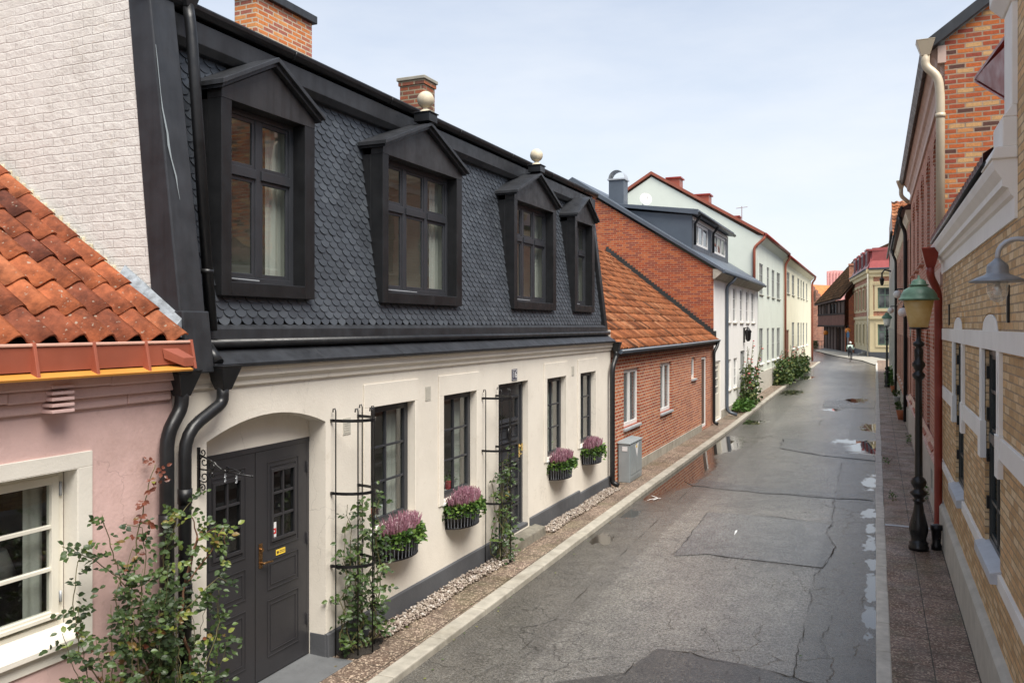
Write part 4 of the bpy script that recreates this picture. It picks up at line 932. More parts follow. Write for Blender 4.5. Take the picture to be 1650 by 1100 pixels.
# ------------------------------------------------------------------ pink house
XP = -5.25
FP = Fr((XP, 0, 0), (0, 1, 0), (1, 0, 0))
hp = root('pink_house', (-8, 0, -.2), 'pink rendered cottage with orange pantile roof', 'house')
m = MB(); shell(m, FP, -6, 5.11, -.25, 3.0, [(3.0, 4.22, 1.06, 2.28, 0, .13), (-.6, .6, 1.06, 2.28, 0, .13)]); m.poly([(XP, 5.11, -.3), (XP - .3, 5.11, -.3), (XP - .3, 5.11, 3), (XP, 5.11, 3)])
m.build('wall', 'pink', hp)
for a0, a1 in ((3.0, 4.22), (-.6, .6)):
    m = MB()
    m.fb(FP, a0, a0 + .006, 1.06, 2.274, -.12, .019); m.fb(FP, a1 - .006, a1, 1.06, 2.274, -.12, .019); m.fb(FP, a0, a1, 2.274, 2.28, -.12, .019); m.fb(FP, a0 - .12, a0, 1.05, 2.28, 0, .02); m.fb(FP, a1, a1 + .12, 1.05, 2.28, 0, .02); m.fb(FP, a0 - .12, a1 + .12, 2.28, 2.39, 0, .02); m.fb(FP, a0 - .12, a1 + .12, .95, 1.05, 0, .018)
    m.hexa([FP.p(a0, 1.05, -.12), FP.p(a1, 1.05, -.12), FP.p(a1 + .03, 1.05, .06), FP.p(a0 - .03, 1.05, .06), FP.p(a0, 1.16, -.12), FP.p(a1, 1.16, -.12), FP.p(a1 + .03, 1.09, .06), FP.p(a0 - .03, 1.09, .06)])
    m.build('window_surround', 'trim_white', hp, bevel=.006)
for a0, a1 in ((3.0, 4.22), (-.6, .6)):
    m = MB(); mid = (a0 + a1) / 2; rc = -.12
    m.ring(FP, a0 + .008, a1 - .008, 1.14, 2.272, .05, rc - .05, rc)
    m.fb(FP, mid - .03, mid + .03, 1.21, 2.23, rc - .05, rc + .004)
    for s0, s1 in ((a0 + .05, mid - .03), (mid + .03, a1 - .05)):
        m.ring(FP, s0 + .004, s1 - .004, 1.214, 2.226, .055, rc - .045, rc + .012)
        for r_ in (1, 2): z = 1.27 + (2.17 - 1.27) * r_ / 3; m.fb(FP, s0 + .059, s1 - .059, z - .013, z + .013, rc - .03, rc + .006)
        m.fb(FP, s0 + .01, s1 - .01, 1.222, 1.25, rc + .012, rc + .03)
    w = m.build('window', 'cream_paint', hp, bevel=.003)
    m = MB(); m.poly([FP.p(a0 + .05, 1.2, rc - .02), FP.p(a1 - .05, 1.2, rc - .02), FP.p(a1 - .05, 2.24, rc - .02), FP.p(a0 + .05, 2.24, rc - .02)]); m.build('pane', 'glass', w)
    m = MB(); m.tube([FP.p(a1 - .04, 2.08, rc + .01), FP.p(a1 - .04, 2.18, rc + .01)], .010, 8); m.tube([FP.p(a1 - .04, 1.32, rc + .01), FP.p(a1 - .04, 1.40, rc + .01)], .010, 8); m.build('hinge', 'zinc_light', w)
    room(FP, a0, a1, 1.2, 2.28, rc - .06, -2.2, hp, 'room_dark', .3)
curtain(FP, 4.0, 4.16, 1.2, 2.24, -.26, 'pale curtain behind the white framed window of the pink cottage')
tl = root('table_lamp', (-5.75, 3.93, 1.18), 'table lamp with grey shade behind the pink cottage window', 'lamp')
m = MB(); m.lathe(-5.75, 3.93, [(.07, 1.0), (.07, 1.015), (.012, 1.03), (.012, 1.5)], 12); m.build('lamp_stand', 'zinc_light', tl)
m = MB(); m.lathe(-5.75, 3.93, [(.17, 1.5), (.10, 1.7)], 18); m.build('lamp_shade', 'shade_grey', tl)
m = MB()                                           # eaves mouldings
for (zb, zt, c) in ((2.70, 2.78, .035), (2.782, 2.86, .075), (2.862, 2.95, .115)):
    y = -6
    while y < 5.05:
        y2 = min(5.07, y + ru(1.3, 2.2)); j = ru(-.004, .004); m.fb(FP, y, y2, zb + j, zt, -.02, c + j); y = y2
m.build('cornice', 'pink', hp, bevel=.012)
m = MB()
for k in range(5): m.fb(FP, 3.93, 4.10, 2.70 + k * .042, 2.722 + k * .042, .0, .135)
m.build('air_vent', 'pink', hp, bevel=.003)
m = MB(); m.hexa([(-5.3, -6, 3.03), (-5.04, -6, 2.935), (-5.04, 5.12, 2.935), (-5.3, 5.12, 3.03), (-5.3, -6, 3.045), (-5.035, -6, 2.95), (-5.035, 5.12, 2.95), (-5.3, 5.12, 3.045)]); m.build('eaves_flashing', 'orange_flash', hp)
gut = MB(); gut.hexa([(-5.17, -6, 3.02), (-5.11, -6, 2.99), (-5.11, 5.17, 2.99), (-5.17, 5.17, 3.02), (-5.165, -6, 3.155), (-5.105, -6, 3.155), (-5.105, 5.17, 3.155), (-5.165, 5.17, 3.155)]); go = gut.build('box_gutter', 'rust_metal', hp)
m = MB(); m.box(-5.175, -5.095, -6, 5.17, 3.157, 3.178); m.build('gutter_lip', 'pale_edge', go, bevel=.005)
y = 3.72 - 4 * .56
while y < 5.2:
    m = MB(); m.hexa([(-5.12, y - .012, 2.97), (-5.045, y - .012, 2.95), (-5.045, y + .012, 2.95), (-5.12, y + .012, 2.97), (-5.12, y - .012, 3.185), (-5.092, y - .012, 3.185), (-5.092, y + .012, 3.185), (-5.12, y + .012, 3.185)]); m.build('gutter_bracket', 'rust_metal', go, bevel=.003); y += .46
m = MB(); s0 = on(262, 562, -5.1); s1 = Vector((-5.06, pA[0].y - .02, 2.99))
m.hexa([(-5.1, 4.88, 3.04), (-5.1, 5.00, 3.04), s1 + Vector((0, .05, -.02)), s1 + Vector((0, -.05, -.02)), (-5.1, 4.86, 3.12), (-5.1, 5.02, 3.12), s1 + Vector((0, .06, .05)), s1 + Vector((0, -.06, .05))]); m.build('gutter_outlet', 'rust_metal', go, bevel=.004)
hopper(on(293, 600, xp), 'black_metal', hp)
downpipe(pA, .056, 'black_metal', hp, [(pA[3] + Vector((0, 0, 1.85)), pA[3] + Vector((0, 0, 1.95)))])
m = MB(); Um = Vector((-2.1, 0, 1.44)).normalized(); pantiles(m, (-5.16, -6, 3.15), (0, 1, 0), Um, 11.12, 6.2, .24, .37, .042, 11, .024)
m.build('roof', 'tile', hp, recalc=False)
m = MB(); m.hexa([(-5.2, -6, 3.0), (-5.2, 5.19, 3.0), (-11, 5.19, 3.0), (-11, -6, 3.0), (-5.2, -6, 3.16), (-5.2, 5.19, 3.16), (-11, 5.19, 7.1), (-11, -6, 7.1)]); m.build('roof_underlay', 'wood_dark', hp)
m = MB(); P0 = Vector((-5.22, 5.12, 3.2)); m.hexa([P0 + Vector((0, 0, 0)), P0 + Vector((0, .08, 0)), P0 + Vector((0, .08, 0)) + Um * .75, P0 + Um * .75, P0 + Vector((0, -.05, .05)), P0 + Vector((0, .075, .17)), P0 + Vector((0, .075, .17)) + Um * .8, P0 + Vector((0, -.05, .06)) + Um * .75]); m.build('lead_flashing', 'lead', hp, bevel=.006)

# wrought iron sign bracket
br = root('sign_bracket', (XF, 5.44, 1.9), 'black wrought iron scroll bracket beside the garage door', 'bracket')
m = MB(); yb = 5.44
m.box(XF, XF + .018, yb - .012, yb + .012, 1.86, 2.26)
def spiral(cx, cz, r0, turns, st=0, sg=1, n=26): return [(XF + .02 + cx + r0 * (1 - .78 * k / n) * math.cos(st + sg * turns * 2 * math.pi * k / n), yb, cz + r0 * (1 - .78 * k / n) * math.sin(st + sg * turns * 2 * math.pi * k / n)) for k in range(n)]
m.tube([(XF, yb, 2.075), (XF + .3, yb, 2.07), (XF + .58, yb, 2.055)], .007, 6); m.ball((XF + .585, yb, 2.055), .012)
for s_ in (spiral(.05, 2.14, .05, 1.4, math.pi, -1), spiral(.05, 2.01, .05, 1.4, math.pi, 1), spiral(.035, 2.22, .034, 1.3, math.pi, 1), spiral(.035, 1.92, .034, 1.3, math.pi, -1), spiral(.14, 2.11, .045, 1.4, 0, 1), spiral(.13, 2.04, .032, 1.3, 0, -1), spiral(.30, 2.10, .028, 1.3, math.pi, 1), spiral(.45, 2.085, .022, 1.3, math.pi, 1)): m.tube(s_, .006, 5)
m.tube([(XF + .02, yb, 2.19), (XF + .14, yb, 2.16), (XF + .26, yb, 2.09), (XF + .38, yb, 2.105), (XF + .52, yb, 2.06)], .006, 5)
m.build('scroll_work', 'iron', br)
for xx in (.30, .42):
    m = MB()
    for k in range(4): m.tube([(XF + xx + .006 * math.cos(t), yb + (.006 * math.sin(t) if k % 2 else 0), 2.05 - .018 * k + .010 * math.sin(t)) for t in [j * math.pi / 4 for j in range(9)]], .002, 4)
    m.build('chain', 'zinc_light', br)

# ------------------------------------------------------------------ trellises, baskets, gravel
def trellis(yc, w, dep, ztop, z0, label):
    t = root('rose_trellis', (XF, yc, z0), label, 'trellis', 'half round rose trellises')
    def arc(f, d=1.0): th = math.pi * f; return (XF + .02 + dep * d * math.sin(th), yc - w / 2 * math.cos(th))
    for i, f in enumerate((.04, .28, .5, .74, .96)):
        x, y = arc(f); m = MB(); m.tube([(x, y, z0 - .03), (x, y, ztop - .03), (x - .012, y, ztop), (x - .032, y, ztop - .004), (x - .036, y, ztop - .04)], .0075, 7); m.build('upright', 'iron', t)
    for z in (ztop - .13, ztop - .90, ztop - 1.67):
        m = MB(); pr = None
        for k in range(19):
            f = k / 18; x, y = arc(f, 1.03); xi, yi = arc(f, .99)
            q = [m.V((x, y, z - .016)), m.V((x, y, z + .016)), m.V((xi, yi, z + .016)), m.V((xi, yi, z - .016))]
            if pr:
                for e in range(4): m.face([pr[e], pr[(e + 1) % 4], q[(e + 1) % 4], q[e]])
            pr = q
        for s_ in (-1, 1): m.box(XF, XF + .03, yc + s_ * w / 2 - .012, yc + s_ * w / 2 + .012, z - .016, z + .016)
        m.build('hoop', 'iron', t)
trellis(7.58, .50, .34, 2.42, -.2, 'tall black half round trellis between the garage and the first window')
trellis(11.27, .48, .34, 2.36, -.2, 'black half round trellis beside the front door')

def leafcloud(m, n, fn, L=(.03, .06), Wr=.7, tint=(.1, .9), up=.3):
    for i in range(n):
        p, out = fn(); d = (Vector(out) + Vector((ru(-1, 1), ru(-1, 1), ru(-.8, .8)))).normalized()
        l = ru(*L); m.leaf(p, d, (ru(-1, 1), ru(-1, 1), up + rnd()), l, l * Wr, ru(*tint))
def sprig(m, p, d, n=5, L=.045, tint=.4):           # a compound rose leaf
    d = Vector(d).normalized(); sd = d.cross(Vector((0, 0, 1)))
    if sd.length < .1: sd = Vector((1, 0, 0))
    sd = (sd + Vector((0, 0, ru(-.6, .6)))).normalized(); nz = Vector((.55, -.45, .6)) + Vector((ru(-.5, .5), ru(-.5, .5), ru(-.4, .4)))
    for k in range(n):
        if k == n - 1: q, dd = p + d * L * 2.3, d
        else:
            lv = k // 2; q = p + d * L * (.6 + lv * .85); dd = (d * .45 + sd * (1 if k % 2 else -1) + Vector((0, 0, ru(-.2, .2))))
        l = L * ru(.8, 1.2); m.leaf(q, dd, nz, l, l * .66, min(1, max(0, tint + ru(-.12, .12))))
def climber(yc, hts, label, nstem=9, seed=1, dense=1.0, name='climbing_rose'):
    random.seed(seed); t = root(name, (XF + .2, yc, -.2), label, 'climbing rose')
    ms, ml = MB(), MB()
    for s_ in range(nstem):
        h = hts * ru(.55, 1.0); x, y = XF + ru(.1, .32), yc + ru(-.24, .24); P = [Vector((XF + .2 + ru(-.06, .06), yc + ru(-.1, .1), -.2))]
        n = int(h / .12)
        for k in range(n): P.append(Vector((x + ru(-.05, .05), y + ru(-.05, .05), -.2 + h * (k + 1) / n)))
        ms.tube(P, [.009 * (1 - .7 * k / len(P)) for k in range(len(P))], 5)
        for k in range(1, len(P)):
            for q in range(int(ru(1, 3.4) * dense)):
                d = Vector((ru(-.5, 1.1), ru(-1, 1), ru(-.5, .5)))
                sprig(ml, P[k] + Vector((0, 0, ru(-.06, .06))), d, random.choice((3, 5)), ru(.05, .075), ru(.1, .72))
    ms.build('stems', 'stem', t); ml.build('foliage', 'leaf', t)
    return t
climber(7.56, 1.75, 'climbing rose on the tall trellis between garage and first window', 10, 3, 1.0)
climber(11.25, 1.75, 'climbing rose on the trellis beside the front door', 8, 5, .8)
for yc, nm in ((7.62, 'under the trellis next to the garage'), (11.22, 'under the trellis next to the front door')):
    m = MB(); n = 26
    c0 = m.V((XF + .18, yc, -.165)); rr = [m.V((XF + .17 + (.19 + .03 * math.sin(k * 2.3)) * math.cos(2 * math.pi * k / n), yc + (.34 + .05 * math.sin(k * 1.7)) * math.sin(2 * math.pi * k / n), -.193)) for k in range(n)]
    for k in range(n): m.face([c0, rr[k], rr[(k + 1) % n]], True)
    m.build('planting_soil', 'soil', None, label='small patch of bare dark soil ' + nm, cat='soil', kind='stuff')

# baskets
def basket(yc, label, grp='half round flower baskets under the windows'):
    z0, z1, rw, rd = .56, .83, .40, .27
    t = root('flower_basket', (XF, yc, z0), label, 'flower basket', grp)
    def arc(f, s_, z): th = math.pi * f; return Vector((XF + .005 + rd * s_ * math.sin(th), yc - rw * s_ * math.cos(th), z))
    m = MB(); n = 24; lo = [m.V(arc(k / n, .9, z0)) for k in range(n + 1)]; hi = [m.V(arc(k / n, .98, z1)) for k in range(n + 1)]
    for k in range(n): m.face([lo[k], lo[k + 1], hi[k + 1], hi[k]], True)
    m.face(lo[::-1]); m.build('liner', 'iron', t)
    m = MB()
    for k in range(1, 20): m.tube([arc(k / 20, .935, z0 + .01), arc(k / 20, 1.01, z1)], .0065, 5)
    m.build('bars', 'zinc_light' if 0 else 'bar_grey', t)
    m = MB(); m.tube([arc(k / 24, 1.02, z1) for k in range(25)], .011, 6); m.tube([arc(k / 24, .94, z0 + .01) for k in range(25)], .011, 6)
    m.tube([arc(0, 1, z1), arc(0, .93, z0)], .009, 6); m.tube([arc(1, 1, z1), arc(1, .93, z0)], .009, 6); m.build('rim', 'iron', t)
    m = MB(); tp = [m.V(arc(k / n, .95, z1 - .03)) for k in range(n + 1)]; m.face(tp); m.build('potting_soil', 'soil', t)
    return t
MT['bar_grey'] = simple('worn grey bars', (.22, .23, .26), .4, var=.2, vs=20)
BK = []
t0 = basket(WIN[0][0] + .5, 'black barred flower basket under the window nearest the garage')
for (a, b), nm in list(zip(WIN, names))[1:]:
    copy_to(t0, (XF, (a + b) / 2 - (.06 if a < 11 else 0), .56), 'black barred flower basket under the window ' + nm)
def heather(yc, seed, nm):
    random.seed(seed); m = MB(); m.used = True; rw, rd = .36, .2
    for i in range(520):
        f = math.sqrt(rnd()) ; th = math.pi * rnd(); x = XF + .04 + rd * f * math.sin(th); y = yc - rw * f * math.cos(th)
        ln = Vector(((x - XF - .09) * 1.5 + ru(-.12, .12), (y - yc) * 1.05 + ru(-.15, .15), 1)).normalized()
        h = ru(.19, .31) * (1 - .25 * f); p = Vector((x, y, .80)); tt = ru(.1, .95)
        k0 = .06
        m.tint = tt * .3; q0 = p + ln * k0; q1 = p + ln * h * .55; q2 = p + ln * h
        for a_, b_, r0, r1, tn in ((q0, q1, .0065, .009, tt * .8), (q1, q2, .009, .0025, tt)):
            m.tint = tn; m.tube([a_, b_], [r0, r1], 4, False)
        for e in range(3):
            m.tint = min(1, tt + ru(-.2, .3)); pp = p + ln * ru(.08, h); d = Vector((ru(-1, 1), ru(-1, 1), .8)).normalized(); m.tube([pp, pp + d * .02], [.004, .002], 3, False)
    m.build('heather', 'heather', None, label='purple heather in the flower basket ' + nm, cat='flowers', group='heather planted in the baskets')
    m = MB()
    def fn():
        th = math.pi * ru(-.04, 1.04); f = ru(.72, 1.16); o = Vector((math.sin(th), -math.cos(th), 0)); hang = max(0, f - .95)
        return (XF + .03 + .27 * f * math.sin(th), yc - .40 * f * math.cos(th), .83 + ru(-.05, .06) - hang * ru(0, .7)), (o.x, o.y, .35)
    leafcloud(m, 620, fn, (.035, .065), .95, (0, 1))
    m.build('ivy', 'ivy', None, label='green ivy edging the flower basket ' + nm, cat='ivy', group='ivy planted in the baskets')
for i, ((a, b), nm) in enumerate(zip(WIN, names)): heather((a + b) / 2 - (.06 if 0 < i < 2 else 0), 20 + i, nm.replace('nearest', 'nearest to'))

# pebbles
random.seed(11); m = MB(); m.used = True
for (y0, y1) in ((7.95, 11.65), (13.12, 17.15)):
    n = int((y1 - y0) * 480)
    for i in range(n):
        y = ru(y0, y1); x = XF + .05 + ru(0, .27) + .02 * math.sin(y * 3)
        r = ru(.009, .021); m.tint = rnd(); lay = ru(0, .03)
        m.ball((x, y, -.19 + r * .4 + lay), r, (ru(.8, 1.3), ru(.8, 1.3), ru(.55, .8)), 6, 4, Matrix.Rotation(ru(0, 3), 3, 'Z') @ Matrix.Rotation(ru(-.4, .4), 3, 'X'))
m.build('pebbles', 'pebble', None, label='strip of mixed river pebbles along the cream house plinth', cat='pebbles', kind='stuff', recalc=False)

# big rose bush in front of the pink house
random.seed(5)
rb = root('rose_bush', (-4.95, 5.0, -.2), 'sprawling rose bush climbing between the pink cottage and the garage door', 'rose bush')
ms, ml, mb_ = MB(), MB(), MB()
def cane(path, r, leaves, m_s=ms, tint=(.05, .7), redtop=False, spread=1.0):
    P = [Vector(p) for p in path]; S = []
    for a, b in zip(P, P[1:]):
        n = max(2, int((b - a).length / .05))
        for k in range(n): S.append(a.lerp(b, k / n) + Vector((ru(-.008, .008), ru(-.008, .008), 0)))
    S.append(P[-1]); m_s.tube(S, [r * (1 - .72 * k / len(S)) for k in range(len(S))], 6)
    for k, p in enumerate(S[2:]):
        for q in range(int(leaves * .72 + rnd())):
            red = redtop and k > len(S) * .66
            sprig(ml, p, Vector((ru(-.5, 1.0), ru(-1, 1), ru(-.35, .6))) * spread, random.choice((3, 5, 5)), ru(.040, .060), ru(.95, 1.2) if red else (ru(.82, .93) if rnd() < .09 else ru(*tint)))
def q(px, py, X): y, z = ZX(px, py, X); return (X, y, z)
base = (-5.0, 4.95, -.2)
cane([base, q(215, 1000, -5.02), q(178, 880, -5.05), q(165, 830, -5.05)], .010, 1.3)
cane([base, q(250, 1000, -4.95), q(190, 930, -4.98), q(150, 900, -5.0), q(100, 880, -5.02)], .009, 1.3)
cane([base, q(130, 1060, -4.9), q(118, 960, -4.95), q(125, 905, -4.98), q(140, 880, -4.98)], .008, 1.6)
cane([base, q(205, 1000, -5.0), q(215, 930, -5.05), q(222, 860, -5.1), q(245, 760, -5.12), q(250, 748, -5.12)], .011, 1.1, redtop=True)
cane([base, q(225, 980, -4.95), q(235, 900, -5.0), q(228, 850, -5.0), q(205, 845, -5.02)], .009, 1.6)
cane([base, q(275, 1000, -5.0), q(262, 900, -5.03), q(270, 850, -5.03), q(285, 820, -5.0)], .009, 1.7)
cane([(-4.98, 5.3, -.2), q(290, 1000, -4.95), q(300, 930, -4.92), q(318, 860, -4.9)], .020, .7, mb_)
cane([q(305, 920, -4.92), q(318, 870, -4.9), q(308, 830, -4.9)], .010, 1.6, mb_, (.3, .9)); cane([q(318, 870, -4.9), q(345, 850, -4.86), q(350, 880, -4.82)], .007, 2.4, mb_, (.3, .9))
cane([q(300, 940, -4.92), q(340, 890, -4.85), q(360, 850, -4.8), q(365, 900, -4.78)], .008, 2.0, mb_, (.2, .8)); cane([q(300, 980, -4.9), q(350, 930, -4.8), q(375, 940, -4.75)], .007, 2.0)
cane([q(262, 900, -5.03), q(285, 835, -5.0), q(315, 800, -4.95)], .007, 1.4)
cane([base, q(200, 1010, -4.95), q(185, 960, -4.95), q(215, 880, -5.0)], .008, 1.4); cane([base, q(335, 1060, -4.75), q(355, 1000, -4.75), q(345, 960, -4.78)], .007, 2.0)
for i in range(22):
    px = random.triangular(90, 375, 235); top = 930 + abs(px - 240) * .5 + ru(-40, 60)
    X = ru(-5.05, -4.68); e = q(px, max(top, 895), X); b_ = (ru(-5.1, -4.75), min(max(e[1] + ru(-.25, .25), 4.3), 5.5), -.2)
    cane([b_, ((b_[0] + e[0]) / 2 + ru(-.08, .08), (b_[1] + e[1]) / 2, e[2] * .5), e], .006, 1.0, tint=(.0, .6))
ms.build('green_canes', 'stem', rb); mb_.build('old_canes', 'bark', rb); ml.build('foliage', 'leaf', rb)

# ------------------------------------------------------------------ utility cabinet
cb = root('utility_cabinet', (-5.14, 18.5, -.2), 'grey street utility cabinet against the low brick house', 'cabinet')
m = MB(); m.box(-5.27, -5.01, 18.0, 19.05, -.2, .66); m.build('housing', 'cabinet', cb, bevel=.012)
m = MB(); m.hexa([(-5.29, 17.98, .662), (-4.985, 17.98, .662), (-4.985, 19.07, .662), (-5.29, 19.07, .662), (-5.27, 18.0, .72), (-5.0, 18.0, .69), (-5.0, 19.05, .69), (-5.27, 19.05, .72)]); m.build('lid', 'cabinet', cb, bevel=.006)
m = MB()
for a, b in ((18.04, 18.515), (18.535, 19.01)): m.box(-5.01, -4.997, a, b, -.04, .63)
m.box(-5.01, -5.0, 18.03, 19.02, -.13, -.06); m.build('door', 'cabinet', cb, bevel=.003)
m = MB(); m.poly([(-4.995, 18.40, .58), (-4.995, 18.72, .62), (-4.995, 18.58, .3)]); m.build('sticker', 'sticker_white', cb)
m = MB(); m.poly([(-4.993, 18.48, .52), (-4.993, 18.60, .52), (-4.993, 18.54, .62)]); m.build('warning_triangle', 'sticker_yellow', cb)
m = MB(); m.box(-5.18, -5.06, 17.994, 18.0, .50, .60); m.build('number_sticker', 'sticker_white', cb)

# ------------------------------------------------------------------ low brick house
hb = root('low_brick_house', (-8, 23.8, -.2), 'low red brick house with weathered orange pantile roof', 'house')
m = MB(); shell(m, FL, 17.53, 30.1, -.3, 2.75, [(18.54, 19.91, .94, 2.28, 0, .1), (22.09, 23.42, .94, 2.28, 0, .1), (26.19, 26.85, 1.62, 2.29, 0, .1), (27.85, 28.72, -.12, 2.25, 0, .12)]); m.build('wall', 'rbrick', hb)
m = MB(); m.box(XF - .01, XF + .025, 19.1, 27.85, -.3, .03); m.build('plinth', 'concrete', hb, bevel=.01)
for a, b, z0, z1, c_ in ((18.54, 19.91, .94, 2.28, 2), (22.09, 23.42, .94, 2.28, 2), (26.19, 26.85, 1.62, 2.29, 1)):
    window(FL, a, b, z0, z1, .06, 'white_paint', hb, cols=c_, rows=(), fw=.09, mull=.16, glass='dglass', sill=(.06, .07), sillmat='zinc_light')
m = MB(); m.ring(FL, 27.85, 28.72, -.12, 2.25, .09, -.12, -.03); m.fb(FL, 27.94, 28.2, -.1, 2.16, -.12, -.09); m.m = 1; m.fb(FL, 28.2, 28.63, -.1, 2.16, -.11, -.06); m.build('door', ['white_paint', 'wood_dark'], hb)
m = MB(); Ub = Vector((-4.03, 0, 3.19)).normalized(); pantiles(m, (-5.14, 17.55, 2.74), (0, 1, 0), Ub, 12.5, 5.3, .21, .34, .026, 5); m.build('roof', 'tile_old', hb, recalc=False)
m = MB(); m.hexa([(-5.16, 17.5, 2.6), (-5.16, 30.09, 2.6), (-9.4, 30.09, 2.6), (-9.4, 17.5, 2.6), (-5.16, 17.5, 2.74), (-5.16, 30.09, 2.74), (-9.4, 30.09, 6.08), (-9.4, 17.5, 6.08)]); m.build('roof_underlay', 'wood_dark', hb)
m = MB(); m.tube([(-5.10, 17.6, 2.72), (-5.10, 24, 2.73), (-5.10, 30.1, 2.76)], .05, 8); m.build('gutter', 'zinc', hb)
m = MB(); m.tube([(-5.045, 17.6, 2.745), (-5.045, 24, 2.755), (-5.045, 30.1, 2.785)], .012, 5); m.build('gutter_edge', 'zinc_light', hb)
downpipe([(-5.1, 29.9, 2.72), (-5.12, 29.75, 2.55), (-5.2, 29.6, 2.35), (-5.2, 29.6, -.1), (-5.05, 29.6, -.15)], .055, 'black_metal', hb)
m = MB(); k = 0; Yv = 30.06                        # stepped flashing against the taller gable
P0 = Vector((-5.2, Yv, 2.86)); nst = 40; L = 5.2
for k in range(nst):
    a = P0 + Ub * (L * k / nst); b = P0 + Ub * (L * (k + 1) / nst)
    m.prism([a, b, (b.x, Yv, b.z + .16), (a.x, Yv, b.z + .16)], (0, .035, 0))
m.build('stepped_flashing', 'dgreen_paint', hb)

# ------------------------------------------------------------------ white house with brick gable
hw = root('white_house', (-8, 36, -.2), 'white two storey house with red brick gable and blue grey metal roof', 'house')
UW = [(Yx(a, XF), Yx(b, XF)) for a, b in ((1172.5, 1177), (1181, 1187), (1192.3, 1197.7), (1202, 1207), (1210.7, 1216))]
LW = [(Yx(1173, XF), Yx(1178, XF)), (Yx(1182, XF), Yx(1188, XF))]
D1 = (30.35, Yx(1161, XF)); D2 = (Yx(1193, XF), Yx(1200, XF))
m = MB(); shell(m, FL, 30.12, 42.2, -.3, 5.3, [(a, b, 3.42, 4.88, 0, .1) for a, b in UW] + [(a, b, .75, 1.95, 0, .1) for a, b in LW] + [(D1[0], D1[1], -.15, 2.0, 0, .1), (D2[0], D2[1], -.1, 2.2, 0, .1)]); m.build('front_wall', 'whitewall', hw)
m = MB(); m.prism([(-5.3, 30.1, -.3), (-5.3, 30.1, 5.3), (-10.6, 30.1, 8.65), (-15.9, 30.1, 5.3), (-15.9, 30.1, -.3)], (0, .02, 0)); m.build('gable_wall', 'rbrick2', hw)
m = MB()
for sg in (0, 1):
    e = Vector((-4.95, 30.0, 5.18)) if sg == 0 else Vector((-16.2, 30.0, 5.18)); r_ = Vector((-10.6, 30.0, 8.75)); up = Vector((0, 0, .2)); dy = Vector((0, 12.25, 0))
    m.hexa([e, r_, r_ + dy, e + dy, e + up * .6, r_ + up, r_ + up + dy, e + up * .6 + dy])
m.build('roof', 'zinc', hw, bevel=.01)
m = MB(); m.prism([(-5.0, 30.02, 5.16), (-5.25, 30.02, 4.95), (-5.31, 30.02, 4.95), (-5.31, 30.02, 5.3), (-5.0, 30.02, 5.3)], (0, 12.15, 0)); m.build('eaves_soffit', 'concrete', hw)
m = MB(); m.tube([(-4.93, 30.0, 5.2), (-4.93, 42.2, 5.2)], .06, 8); m.build('gutter', 'zinc', hw)
for a, b in UW: window(FL, a, b, 3.42, 4.88, .05, 'white_paint', hw, cols=1, rows=(.35, .68), fw=.08, glass='dglass', sill=(.05, .06), sillmat='concrete')
for a, b in LW: window(FL, a, b, .75, 1.95, .05, 'white_paint', hw, cols=2, rows=(.33, .66), fw=.08, glass='dglass', sill=(.05, .06), sillmat='concrete')
m = MB(); a, b = D1; m.ring(FL, a, b, -.15, 2.0, .08, -.1, -.03); m.fb(FL, a + .08, b - .08, -.1, .7, -.1, -.05); m.ring(FL, a + .1, b - .1, .7, 1.9, .1, -.1, -.05)
for z in (1.05, 1.35, 1.65): m.fb(FL, a + .2, b - .2, z - .02, z + .02, -.1, -.055)
dw = m.build('door', 'cream_paint', hw, bevel=.006)
m = MB(); m.poly([FL.p(a + .2, .8, -.08), FL.p(b - .2, .8, -.08), FL.p(b - .2, 1.8, -.08), FL.p(a + .2, 1.8, -.08)]); m.build('pane', 'dglass', dw)
m = MB(); a, b = D2; m.ring(FL, a, b, -.1, 2.2, .08, -.1, -.04); m.fb(FL, a + .08, b - .08, -.1, 2.12, -.1, -.07); m.build('door', 'potgrey', hw, label='grey door')
downpipe([(-4.95, 32.9, 5.15), (-5.0, 32.7, 5.0), (-5.22, 32.55, 4.8), (-5.22, 32.55, 0), (-4.85, 32.6, -.12)], .06, 'zinc', hw)
m = MB(); m.fb(FL, 31.7, 38.9, -.3, .12, 0, .03); m.build('plinth', 'concrete', hw)
wl = root('wall_lantern', (XF, Yx(1197, XF), 2.6), 'black wall lantern on the white house above its grey door', 'lantern')
yy = Yx(1198, XF); m = MB(); m.fb(FL, yy - .1, yy + .1, 2.55, 3.2, 0, .06); m.lathe(XF + .2, yy, [(.05, 2.6), (.11, 2.7), (.13, 3.0), (.16, 3.02), (.03, 3.2)], 10); m.tube([(XF, yy, 3.15), (XF + .2, yy, 3.22), (XF + .2, yy, 3.15)], .02, 6); m.build('lantern_body', 'iron', wl)
# shed dormer
m = MB(); xd = -6.25
m.prism([(xd, 31.0, 6.0), (xd, 31.0, 7.38), (-8.9, 31.0, 7.72), (-8.9, 31.0, 7.5)], (0, .06, 0)); m.prism([(xd, 39.2, 6.0), (xd, 39.2, 7.38), (-8.9, 39.2, 7.72)], (0, .06, 0))
Fd = Fr((xd, 0, 0), (0, 1, 0), (1, 0, 0)); shell(m, Fd, 31.0, 39.2, 5.95, 7.38, [(31.35, 34.3, 6.35, 7.2, 0, .08), (35.5, 38.6, 6.35, 7.2, 0, .08)])
dd = m.build('dormer', 'zinc', hw)
m = MB(); m.hexa([(-6.0, 30.85, 7.38), (-6.0, 39.4, 7.38), (-9.2, 39.4, 7.85), (-9.2, 30.85, 7.85), (-6.0, 30.85, 7.58), (-6.0, 39.4, 7.58), (-9.2, 39.4, 7.98), (-9.2, 30.85, 7.98)]); m.build('dormer_roof', 'zinc', dd, bevel=.01)
